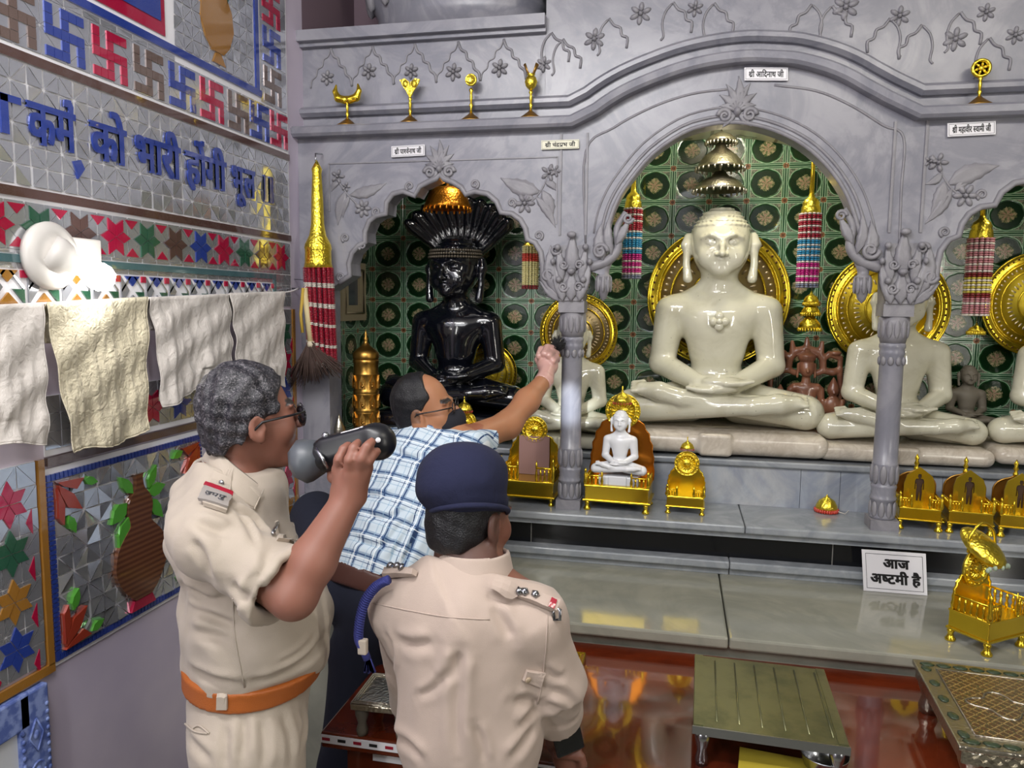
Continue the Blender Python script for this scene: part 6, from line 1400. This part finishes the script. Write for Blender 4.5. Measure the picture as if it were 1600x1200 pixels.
S = Sdf(); torsoA(S, .020); S.cut((0, 0, zbA+.022), (0, 0, 1)); S.cut((0, 0, zbA-.022), (0, 0, -1)); BELT = M('orange_brown_belt', '#a4571d', .5); BELT.co(); BELT.bump(BELT.noise(500, 2), .4, .003); S.build('belt', BELT, PA, .005, True)
b = MB()
def loopat(px, py0, py1, w):
    tb_ = Surf(PA.children[-1]); p0, n0 = tb_.at(px, py0, .004); p1, n1 = tb_.at(px, py1, .004); return p0, p1, n0
bs = Surf([c for c in PA.children if c.name.startswith('belt')][0]); bs.patch(b, ((340, 1136), (356, 1136), (356, 1078), (341, 1078)), .003, .003, 4, 6); b.build('belt_loop', KHAKI, PA)
b = MB(); b.tube(ta.line([(288, 1128), (305, 1143), (325, 1146)], .002), .0022, 5); b.tube(ta.line([(300, 1140), (312, 1134), (328, 1146)], .002), .002, 5); b.build('pocket_seam', KHAKI, PA)
b = MB(); sa.patch(b, ((318, 792), (352, 803), (364, 726), (344, 714)), .006, .004); b.build('epaulette', KHAKI, PA)
b = MB(); sa.patch(b, ((312, 788), (353, 800), (356, 782), (321, 768)), .012, .003); b.build('shoulder_title_band', M('grey_band', '#8f8984', .5), PA)
b = MB(); sa.patch(b, ((320, 769), (357, 783), (358, 779), (322, 764)), .013, .003); b.build('red_stripe', BEAD['red'], PA)
try:
    p0, n0 = sa.at(320, 783, .0165); p1, _n = sa.at(349, 793, .0165); up_, _n = sa.at(325, 771, .0165); ux = (p1-p0); wl = ux.length; ux.normalize(); uz = (up_-p0); uz = (uz-ux*uz.dot(ux)).normalized(); nn = ux.cross(uz)
    b = MB(); lettering(b, ['उ', 'प्र'[0], 'पु'], lambda u, v, e: tuple(p0+ux*u+uz*v+nn*e), wl*.9, .010, .015, .0, .0015); b.build('title_lettering', STEEL, PA)
except Exception as ex: print('title', ex)
b = MB(); q, n = sa.at(344, 764, .012); b.sph(q, (.006, .004, .006), 8, 6); b.build('star_pin', STEEL, PA)
# collar: two folded flaps
def flap(top, bot, th=.004, name='collar'):
    t, q = smooth_curve([tuple(J(*p)) for p in top], 4), smooth_curve([tuple(J(*p)) for p in bot], 4); n = len(t); nv = 5; V = []; F = []
    for side in (0, 1):
        for j in range(nv+1):
            f = j/nv
            for i in range(n): p = np.array(t[i])*(1-f)+np.array(q[i])*f+np.array([0, -.006*math.sin(math.pi*f)+(th if side else 0), 0]); V.append(tuple(p))
    k = n*(nv+1)
    for j in range(nv):
        for i in range(n-1): a = j*n+i; F += [(a, a+1, a+n+1, a+n), (k+a, k+a+n, k+a+n+1, k+a+1)]
    ring = list(range(n))+[j*n+n-1 for j in range(1, nv+1)]+[nv*n+i for i in range(n-2, -1, -1)]+[j*n for j in range(nv-1, 0, -1)]
    for i in range(len(ring)): a, c = ring[i], ring[(i+1) % len(ring)]; F.append((a, k+a, k+c, c))
    b = MB().add(V, F, True); b.tube(q, .0018, 6); b.tube([t[-1], q[-1]], .0018, 6); b.build(name, KHAKI, PA)
flap([(326, 700, -1.49), (345, 711, -1.535), (368, 730, -1.553), (391, 748, -1.55), (412, 764, -1.535)], [(316, 720, -1.50), (336, 742, -1.57), (358, 766, -1.60), (379, 785, -1.60), (397, 796, -1.585)])
flap([(417, 738, -1.44), (428, 738, -1.42), (440, 742, -1.40)], [(424, 764, -1.48), (434, 770, -1.46), (444, 776, -1.43)])
b = MB(); sa.patch(b, ((432, 845), (462, 850), (458, 818), (430, 814)), .004, .003); b.build('chest_pocket', KHAKI, PA)
b = MB(); q, n = sa.at(430, 818, .006); q2, n2 = sa.at(424, 838, .006); b.tube([q, q2], .0035, 6); b.build('pen_clip', STEEL, PA)
b = MB(); b.tube(sa.line([(364, 935), (368, 1000), (382, 1074)], .0005), .0016, 5); b.build('side_seam', KHAKI, PA)
S = Sdf(); shoesP(S, RA, fA); S.build('shoes', DARKLEATHER, PA, .008, True)
# ===== the camera in that hand
yc = -1.555; ca_, cb_ = J(508, 712, yc+.0), J(592, 690, yc+.01); ax_ = _nrm(cb_-ca_); RC = np.stack([ax_, _nrm(np.cross((0, 0, 1), ax_)), np.cross(ax_, _nrm(np.cross((0, 0, 1), ax_)))], 1); RCm = Matrix(RC.tolist())
dv = thing('camera', 'black camera with a grey hood held up in the left officer\'s hand', 'camera', tuple((ca_+cb_)/2))
S = Sdf(); S.cap(ca_, cb_, .032, .030, .01); S.box((ca_+cb_)/2+RC@np.array([.0, .0, .014]), (.055, .026, .020), .010, .012, RC); S.ell(cb_, (.03, .032, .034), .01, RC); S.build('camera_body', BLACKP, dv, .004, True)
cl = ca_-ax_*.028; b = MB(); b.lathe([(.031, .022), (.041, -.006), (.042, -.020), (.032, -.032), (0, -.032)], tuple(cl), 8, axis=tuple(ax_)); b.build('grey_hood', GREYP, dv)
b = MB(); q = (ca_+cb_)/2+RC@np.array([.012, -.012, .0345]); b.bbox(tuple(q), (.018, .005, .001), .001, RCm); b.build('label_strip', PAPER, dv)
b = MB(); [b.bbox(tuple(q+RC@np.array([-.006+.004*i, 0, .0012])), (.0012, .002, .0004), .0001, RCm) for i in range(4)]; b.build('label_print', INK, dv)
b = MB(); b.lathe([(0, .002), (.0045, .0015), (.005, 0)], tuple(cb_+RC@np.array([.010, -.031, .006])), 12, axis=tuple(RC@np.array([.2, -1, .2]))); b.lathe([(0, .002), (.003, .0015), (.0035, 0)], tuple(cb_+RC@np.array([-.02, -.012, .0345])), 12, axis=tuple(RC@np.array([0, 0, 1]))); b.build('white_button', PAPER, dv)
b = MB(); b.lathe([(.006, 0), (.007, .008), (.004, .012), (0, .013)], tuple(ca_+RC@np.array([.012, 0, .03])), 12, axis=tuple(RC@np.array([0, 0, 1]))); b.tube([tuple(ca_+RC@np.array([.0, -.03, .02])), tuple(ca_+RC@np.array([.01, -.038, .0])), tuple(ca_+RC@np.array([.014, -.036, -.02]))], .004, 6); b.build('dial', STEEL, dv)
# ===== officer in the beret, seen from behind
yb2 = -1.47
PB = thing('person', 'person in khaki uniform and navy beret in the foreground, seen from behind', 'person', (J(735, 1100, yb2)[0], yb2, 0))
DB = FA*math.cos(.30)+FR*math.sin(.30); RB = axes(FA*math.cos(.10)+FR*math.sin(.10)); RHB = lean(axes(FA*math.cos(.62)+FR*math.sin(.62)), 10)
hB = J(733, 808, yb2+.03); nB = J(738, 885, yb2); chB = J(733, 985, yb2); beB = J(735, 1130, yb2); peB = beB+np.array([0, .03, -.22])
sLB = J(632, 948, yb2); sRB = J(824, 964, yb2-.01); eRB = J(868, 1068, yb2+.04); wRB = J(872, 1160, yb2+.20); eLB = J(650, 1090, yb2+.20); wLB = eLB+np.array([.10, .20, .02])
def torsoB(S, o=0.0):
    S.ell(chB, np.array((.148, .10, .17))+o, .04, RB); S.ell(chB+np.array([0, 0, .05]), np.array((.145, .085, .06))+o, .04, RB); S.ell(beB, np.array((.132, .10, .18))+o, .05, RB); S.ell(peB, np.array((.142, .11, .14))+o, .05, RB)
fB = [(peB+RB@np.array([s*.10, .03, 0])) for s in (-1, 1)]; kB = [np.array([f[0], f[1], .48])+RB@np.array([0, -.03, 0]) for f in fB]
S = Sdf(); head(S, hB, RHB, nB, .90); torsoB(S, -.012); S.cap(sLB, sRB, .05, .05, .05); S.cap(nB, chB+np.array([0, 0, .1]), .05, .08, .03)
S.chain([sRB, eRB, wRB], [.05, .042, .028], .03); S.chain([sLB, eLB, wLB], [.05, .042, .028], .03); legsP(S, peB, RB, fB, kB, -.015)
pr_ = J(886, 1190, yb2+.17); S.ell(pr_, (.03, .022, .03), .02)
for i in range(4): o_ = np.array([-.022+.014*i, 0, 0]); finger(S, [pr_+o_+np.array([0, -.005, .015]), pr_+o_+np.array([.004, -.022, .028]), pr_+o_+np.array([.006, -.012, .046+.004*(i in (1, 2))])], .009, .0075)
finger(S, [pr_+np.array([.02, -.005, -.01]), pr_+np.array([.036, -.016, .01]), pr_+np.array([.034, -.02, .03])], .010, .008)
S.ell(wLB+np.array([.03, .03, 0]), (.03, .04, .018), .02)
for i in range(4): finger(S, [wLB+np.array([.012+.014*i, .055, .004]), wLB+np.array([.016+.014*i, .085, -.004]), wLB+np.array([.018+.014*i, .105-.006*abs(i-1.5), -.014])], .009, .0075)
finger(S, [wLB+np.array([.055, .02, 0]), wLB+np.array([.075, .045, -.004]), wLB+np.array([.078, .07, -.01])], .010, .008)
fade = lambda q: (q[:, 2] > -.075) & (q[:, 1] > -.0) & (q[:, 2] < .1)
S.build('body', SKIN, PB, .0045, True, head_tone(hB, RHB, '#7d5142', fade))
hair_cap(hB, RHB, [((0, -.02, .03), (0, -.9, -.3)), ((0, .03, -.045), (0, -.45, -.9))], .005, .0014, .90).build('hair', HAIRB, PB, .0035, True)
# beret
cB = hB+RHB@np.array([0, .01, .055]); S = Sdf(); RBt = axes(FA*math.cos(.2)+FR*math.sin(.2)); RBt = lean(RBt, 22); RBt = lean(RBt, -8, 1)
S.ell(cB+RBt@np.array([-.006, .012, .028]), (.088, .101, .062), .02, RBt); S.ell(cB+RBt@np.array([-.010, .026, .0]), (.086, .092, .056), .02, RBt); S.ell(cB+RBt@np.array([0, .004, -.03]), (.075, .092, .034), .015, RBt)
S.cut(cB+RBt@np.array([0, 0, -.048]), RBt@np.array([0, -.1, -1])); S.warp(folds(.0035, 42, 21)); S.warp(folds(.0015, 110, 22)); S.build('beret', BERET, PB, .004, True)
b = MB(); b.tube([tuple(cB+RBt@np.array([.074*math.cos(a), .004+.091*math.sin(a), -.045])) for a in np.linspace(0, 2*math.pi, 41)[:-1]], .0055, 8, True); b.build('beret_band', BERET, PB)
# shirt
S = Sdf(); torsoB(S, .012); S.cap(sLB, sRB, .056, .058, .03); S.cap(nB+np.array([0, 0, -.045]), chB+np.array([0, 0, .08]), .055, .10, .03)
cR = eRB+(eRB-sRB)*.06; S.cone(sRB, cR, .058, .056, .03); S.ell(sRB, .060, .03); S.cap(eRB, eRB*.62+wRB*.38, .054, .048, .02); S.cone(eRB*.70+wRB*.30, eRB*.55+wRB*.45, .054, .056, .010)
S.cone(sLB, eLB, .056, .056, .03); S.ell(sLB, .058, .03); S.cap(eLB, eLB*.6+wLB*.4, .052, .05, .02)
S.cut((0, 0, beB[2]-.30), (0, 0, -1)); S.cut(nB+np.array([0, 0, .0]), RHB@np.array([0, -.25, .97])); S.cap(nB+np.array([0, 0, -.03]), hB, .052, .06, .006, 's')
S.warp(folds(.010, 22, 31, (1.4, 1.4, .7))); S.warp(folds(.005, 55, 32, (1.5, 1.5, .5))); shirtB = S.build('shirt', KHAKI2, PB, .0050, True)
crease(shirtB, [[(717, 1010), (716, 1060), (713, 1125), (716, 1190)], [(694, 1066), (708, 1044), (722, 1018)], [(800, 1096), (824, 1094), (842, 1100)], [(858, 1074), (884, 1090), (902, 1108)], [(850, 1096), (872, 1108), (894, 1116)], [(583, 1050), (604, 1076), (606, 1124)], [(756, 926), (784, 936), (806, 938)], [(768, 944), (786, 972), (800, 1002)], [(812, 1140), (826, 1118), (840, 1106)], [(796, 1190), (818, 1160), (836, 1130)], [(620, 1000), (648, 1008), (680, 1004)], [(612, 1150), (640, 1165), (660, 1190)]], .0075, .011)
crease(shirtB, [[(650, 1090), (680, 1074), (700, 1050)], [(846, 1040), (864, 1056), (880, 1060)], [(740, 1130), (752, 1160), (756, 1195)], [(600, 985), (612, 1010), (614, 1040)]], .005, .008)
sb = Surf(shirtB)
b = MB(); pts = []
S = Sdf(); S.cone(nB+np.array([0, 0, -.045]), nB+np.array([0, .008, .030]), .088, .070, .006); S.cone(nB+np.array([0, 0, -.06]), nB+np.array([0, .010, .06]), .076, .058, .004, 's'); S.warp(folds(.002, 50, 3)); S.build('collar', KHAKI2, PB, .004, True)
b = MB(); b.tube(sb.line([(582, 942), (640, 954), (700, 964), (765, 968)], .0005), .0014, 5); b.tube(sb.line([(855, 962), (853, 1010), (846, 1070), (840, 1100)], .0005), .0016, 5); b.build('seam', KHAKI2, PB)
for nm, cs, sg in (('left', ((580, 908), (584, 897), (655, 894), (653, 902)), 0), ('right', ((768, 918), (864, 958), (868, 944), (775, 909)), 1)):
    b = MB(); sb.patch(b, cs, .008, .010, 10, 3); o = b.build('epaulette', KHAKI2, PB)
    b = MB(); 
    for i in range(3):
        t = .45+.16*i if sg == 0 else .30+.17*i; c4 = np.array(cs, float); q = (c4[0]*(1-t)+c4[1]*t)*.4+(c4[3]*(1-t)+c4[2]*t)*.6 if sg else (c4[1]*(1-t)+c4[2]*t)
        p_, n_ = sb.at(q[0], q[1]+(1 if sg == 0 else 0), .020); b.lathe([(.009, 0), (.006, .004), (.0, .007)], p_, 5, axis=n_)
    b.build('shoulder_star', STEEL, o)
    b = MB()
    if sg: sb.patch(b, ((852, 952), (860, 956), (863, 945), (856, 941)), .0185, .002, 3, 2)
    else: sb.patch(b, ((583, 906), (592, 904), (594, 899), (585, 900)), .0185, .002, 3, 2)
    b.build('red_stripe', BEAD['red'], o)
p_, n_ = sb.at(866, 958, .008); b = MB(); b.tube([tuple(p_+Vector(k)) for k in ((-.006, 0, .012), (.008, -.004, .006), (.008, -.004, -.012), (-.004, 0, -.016))], .0035, 6, True); b.build('shoulder_buckle', STEEL, PB)
b = MB(); sb.patch(b, ((816, 1062), (846, 1072), (850, 1050), (822, 1046)), .004, .003, 6, 4); b.build('sleeve_tab', KHAKI2, PB); p_, n_ = sb.at(822, 1058, .009); MB().lathe([(0, .002), (.005, .002), (.0065, 0)], p_, 14, axis=n_).build('button', M('khaki_button', '#a8957f', .4), PB)
# blue cord under the left shoulder
rope_px = [(608, 905), (590, 914), (573, 936), (564, 965), (561, 995), (565, 1012)]
b = MB(); rp_ = [tuple(J(x, y, yb2-.075)) for x, y in smooth_curve(rope_px, 8)]; b.tube(rp_, .0085, 10)
for i in range(2, len(rp_)-2, 1):
    b.tube([tuple(np.array(rp_[i])+np.array([-.008, -.004, .004])), tuple(np.array(rp_[i])+np.array([0, -.0095, 0])), tuple(np.array(rp_[i])+np.array([.008, -.004, -.005]))], .0022, 5)
b.build('shoulder_cord', ROPE, PB); b = MB(); 
for i in range(14): a = J(572+4*random.random(), 1024, yb2-.07); e = J(570+16*random.random(), 1046+6*random.random(), yb2-.07); b.tube([tuple(a), tuple(e)], .0028, 5)
b.tube([tuple(J(566, 1010, yb2-.072)), tuple(J(574, 1030, yb2-.07))], .008, 8); b.build('cord_tassel', ROPE, PB)
MB().bbox(tuple(J(567, 1010, yb2-.078)), (.009, .007, .015), .003).build('cord_loop', KHAKI, PB)
S = Sdf(); torsoB(S, .004); legsP(S, peB, RB, fB, kB, .015); S.cut((0, 0, peB[2]+.06), (0, 0, 1)); S.cut((0, 0, .06), (0, 0, -1)); S.build('trousers', KHAKI2, PB, .008, True); S = Sdf(); shoesP(S, RB, fB); S.build('shoes', DARKLEATHER, PB, .008, True)
q = J(884, 1140, yb2+.13); tbt = thing('black_tablet', 'black tablet in the right hand of the officer in the beret', 'tablet', tuple(q)); RT = np.stack([_nrm(FR*.8+np.array([0, 0, -.35])), _nrm(np.cross(np.array([.35, 0, .8]), FR*.8+np.array([0, 0, -.35]))), [0, 0, 0]], 1)
RT = axes(-FA*.9+FR*.3, (-.28, 0, 1)); MB().bbox(tuple(q), (.032, .005, .055), .004, Matrix(RT.tolist())).build('tablet_body', BLACKP, tbt); MB().bbox(tuple(q+RT@np.array([0, -.0055, 0])), (.028, .0006, .05), .0004, Matrix(RT.tolist())).build('screen', GRANITE, tbt)
# ===== man in the plaid shirt reaching to the pillar
PC = thing('person', 'person in blue plaid shirt and black mask leaning to touch the torch-lit pillar', 'person', (J(575, 900, -.82)[0], -.82, 0))
pC, cC, nC = J(590, 900, -.82), J(652, 758, -.66), J(668, 668, -.60); hC = J(664, 640, -.60)
upC = _nrm(cC-pC); DCb = horiz(FA*.85+FR*.5); RCb = np.stack([_nrm(np.cross(DCb, upC)), -_nrm(np.cross(upC, np.cross(DCb, upC))), upC], 1); RCb[:, 1] = np.cross(RCb[:, 2], RCb[:, 0])
RHC = axes(FR*.99-FA*.10+np.array([0, 0, .12])); RHC = lean(RHC, 8, 1)
sRC = J(722, 694, -.60); eRC = J(793, 664, -.40); wRC = J(852, 592, -.17); sLC = J(612, 700, -.50); eLC = sLC+np.array([.0, .16, -.2]); wLC = eLC+np.array([.12, .14, .0])
def torsoC(S, o=0.0):
    S.ell(cC, np.array((.175, .115, .17))+o, .05, RCb); S.ell(cC*.8+nC*.2, np.array((.16, .09, .10))+o, .05, RCb); S.ell(cC*.5+pC*.5, np.array((.158, .125, .17))+o, .06, RCb); S.ell(pC, np.array((.155, .12, .13))+o, .06, RCb)
S = Sdf(); head(S, hC, RHC, nC, .92); torsoC(S, -.012); S.cap(sLC, sRC, .05, .05, .05); S.cap(nC, cC, .055, .08, .04)
S.chain([sRC, eRC, eRC*.5+wRC*.5, wRC], [.052, .043, .040, .028], .03); S.chain([sLC, eLC, wLC], [.05, .042, .03], .03)
kLC = J(492, 806, -.40); _f = Pz(522, 985, SZ); fLC = np.array([_f[0], _f[1]+.06, SZ+.06]); fRC = np.array([xt0-.15, pC[1]-.02, 0]); kRC = np.array([xt0-.13, pC[1]-.02, .55])
def legsC(S, o=0.0):
    hL, hR = pC+RCb@np.array([-.085, 0, -.05]), pC+RCb@np.array([.085, 0, -.05]); S.chain([hL, kLC, fLC], [.095+o, .066+o, .05+o], .03); S.chain([hR, np.array([xt0-.07, pC[1]-.01, .93]), kRC, np.array([fRC[0], fRC[1], .1])], [.095+o, .082+o, .066+o, .05+o], .03)
legsC(S, -.012)
hd_ = J(856, 570, -.12); 
def gloveC(S, o=0.0):
    S.cap(wRC, hd_, .027+o, .026+o, .012); S.ell(hd_, np.array((.036, .022, .036))+o, .015)
    F = [[(842, 556, -.13), (846, 546, -.10), (858, 545, -.075)], [(850, 552, -.135), (855, 543, -.10), (866, 544, -.075)], [(858, 556, -.14), (864, 549, -.10), (870, 552, -.08)], [(864, 564, -.14), (869, 559, -.10), (871, 563, -.085)]]
    for f in F: finger(S, [tuple(J(*q)) for q in f], .0105+o, .0085+o)
    finger(S, [tuple(hd_+np.array([-.02, 0, -.01])), tuple(J(841, 562, -.10)), tuple(J(850, 550, -.07)), tuple(J(860, 548, -.06))], .012+o, .009+o)
gloveC(S)
bald = lambda q: (q[:, 2] > -.02) & (q[:, 1] > .0) & (q[:, 2] < .05)
S.build('body', SKIN, PC, .0045, True, head_tone(hC, RHC, '#a87454', bald))
hair_cap(hC, RHC, [((0, -.034, .06), (0, -1, .35)), ((0, .012, -.01), (0, -.8, -.6))], .006, .0016, .92).build('hair', HAIRB, PC, .0035, True)
LC = lambda x, y, z: tuple(hC+RHC@(np.array([x, y, z])*.92))
S = Sdf(); S.ell(LC(0, -.052, -.05), (.062, .064, .060), .02, RHC); S.ell(LC(0, -.105, -.045), (.026, .026, .035), .03, RHC); S.cut(LC(0, -.09, -.012), RHC@np.array([0, .25, 1])); S.cut(LC(0, -.03, -.05), RHC@np.array([0, 1, .25])); MASK = M('black_mask_cloth', '#14151f', .8); S.build('face_mask', MASK, PC, .004, True)
[MB().tube([LC(s*.056, -.034, z0), LC(s*.072, -.012, z0*.7-.01), LC(s*.083, .012, z1)], .0022, 6).build('mask_strap', BLACKP, PC) for s in (-1, 1) for z0, z1 in ((-.022, .012), (-.082, -.03))]
MB().bbox(LC(.052, -.062, -.05), (.002, .004, .009), .0005, Matrix(RHC.tolist())).build('mask_tag', PAPER, PC)
b = MB()
for s in (-1, 1):
    b.tube([LC(s*.032+.024*math.cos(a), -.106, .006+.017*math.sin(a)) for a in np.linspace(0, 6.28, 19)], .002, 6); b.tube([LC(s*.056, -.104, .012), LC(s*.078, -.06, .012), LC(s*.084, .01, .008), LC(s*.083, .025, -.008)], .0022, 6)
b.tube([LC(-.008, -.11, .008), LC(.008, -.11, .008)], .002, 6); b.build('glasses_frame', BLACKP, PC)
PLAID = M('blue_plaid_cotton', '#c8d6e2', .8); _c3 = PLAID.co()
def dotc(m, c3, v): return c3[0]*float(v[0])+c3[1]*float(v[1])+c3[2]*float(v[2])
_u = dotc(PLAID, _c3, RCb[:, 0]); _v = dotc(PLAID, _c3, RCb[:, 2])
def band(x, p, o, w): return ((x/p+o).fract()-.5).abs().lt(w/p/2)
cc = PLAID.mix(band(_u, .062, .0, .012)*.55, '#cbd9e4', '#54789f'); cc = PLAID.mix(band(_v, .062, .0, .014)*.55, cc, '#54789f'); cc = PLAID.mix(band(_u, .062, .0, .004)+band(_u, .062, .26, .0022), cc, '#2a4470'); cc = PLAID.mix(band(_v, .062, .0, .004)+band(_v, .062, .3, .002), cc, '#33507c'); cc = PLAID.mix(band(_u, .062, .5, .003)*.6+band(_v, .062, .5, .003)*.6, cc, '#8fb0c9'); cc = PLAID.mix(band(_u, .062, .14, .0025)+band(_v, .062, .16, .0025), cc, '#e8eff4')
PLAID.color(cc); PLAID.bump(PLAID.noise(11, 3, .5, .6)+PLAID.noise(600, 2)*.1, .5, .014)
S = Sdf(); torsoC(S, .014); S.cap(sLC, sRC, .066, .068, .05); S.cap(nC+np.array([0, 0, -.012]), cC, .066, .11, .05); sl = sRC*.62+eRC*.38; S.cone(sRC, sl, .068, .074, .045); S.ell(sRC, .07, .04); S.cap(sl, eRC, .050, .046, .006, 's'); S.cone(sLC, sLC*.4+eLC*.6, .066, .07, .05)
S.cut(pC+upC*(-.03), -upC); S.cut(nC+np.array([0, 0, .012]), (.1, 0, 1)); S.cap(nC+np.array([0, 0, -.03]), hC, .055, .065, .006, 's'); S.warp(folds(.008, 26, 41, (1, 1, 1))); S.warp(folds(.004, 70, 42, (1.5, 1.5, .6))); shC = S.build('plaid_shirt', PLAID, PC, .0052, True)
crease(shC, [[(606, 884), (636, 832), (654, 800)], [(566, 800), (600, 811), (646, 792)], [(548, 838), (580, 852), (610, 850)], [(590, 870), (616, 836), (640, 806)], [(626, 886), (646, 848), (658, 820)], [(612, 700), (640, 716), (672, 712)], [(690, 676), (706, 690), (716, 706)], [(566, 770), (590, 776), (620, 768)]], .008, .010)
S = Sdf(); S.cone(nC+np.array([0, 0, -.03]), nC+np.array([.0, 0, .022]), .078, .066, .01); S.cone(nC+np.array([0, 0, -.04]), nC+np.array([0, 0, .05]), .062, .060, .004, 's'); S.build('collar', PLAID, PC, .0045, True)
S = Sdf(); S.ell(pC-upC*.01, np.array((.155, .12, .125))+.006, .06, RCb); legsC(S, .014); S.cut((0, 0, .06), (0, 0, -1)); S.warp(folds(.006, 30, 43)); S.build('trousers', NAVY, PC, .008, True)
S = Sdf(); torsoC(S, .019); S.cut(pC+upC*(-.012), upC); S.cut(pC+upC*(-.068), -upC); S.build('belt', DARKLEATHER, PC, .006, True)
S = Sdf(); gloveC(S, .003); S.cone(wRC+(eRC-wRC)*.10, wRC, .033, .032, .01); S.warp(folds(.002, 120, 44)); S.build('glove', M('thin_rubber_glove', '#c79c93', .3, 0, Coat_Weight=.3), PC, .004, True)
S = Sdf(); shoesP(S, RCb*0+axes(DCb), [fRC]); S.cap(np.array([fLC[0], fLC[1]+.02, SZ+.043]), np.array([fLC[0]+.06, fLC[1]+.16, SZ+.036]), .04, .033, .02); S.build('shoes', DARKLEATHER, PC, .008, True)
bq = J(868, 548, -.075); bt = J(876, 540, -.055); fb = thing('dusting_brush', 'small fluffy black brush held against the pillar by the gloved hand', 'brush', tuple(bq)); MB().tube([tuple(J(852, 560, -.10)), tuple(bq)], [.004, .006], 8).build('brush_handle', BLACKP, fb)
b = MB(); r = np.random.default_rng(9)
for i in range(260):
    d = r.normal(size=3); d /= np.linalg.norm(d); d = d*.6+_nrm(np.array([.2, .1, .6]))*.6; b.tube([tuple(bq), tuple(np.array(bq)+d*.020+r.normal(size=3)*.002), tuple(np.array(bq)+d*(.040+.014*r.random()))], [.0016, .0014, .0006], 4)
b.build('brush_bristles', INK, fb)
# ------------------------------------------------------------------ repeats share a group
GROUPS = {'seated_statue': 'seated stone statues in the shrine', 'halo_disc': 'gold halo discs behind the statues', 'gold_throne': 'gold thrones on the ledge and step', 'towel': 'towels on the clothes rope', 'hanging_umbrella': 'umbrellas hanging over the statues', 'bead_tassel': 'bead tassels hanging in the shrine', 'ritual_ornament': 'brass ornaments on the cornice', 'name_board': 'name boards on the arcade', 'low_stool': 'low stools on the red table', 'star_mosaic_strip': 'star mosaic strips on the left wall', 'person': 'people at the shrine'}
for o in list(SC.objects):
    if o.parent is None and o.get('label'):
        g = GROUPS.get(o.name.split('.')[0])
        if g: o['group'] = g
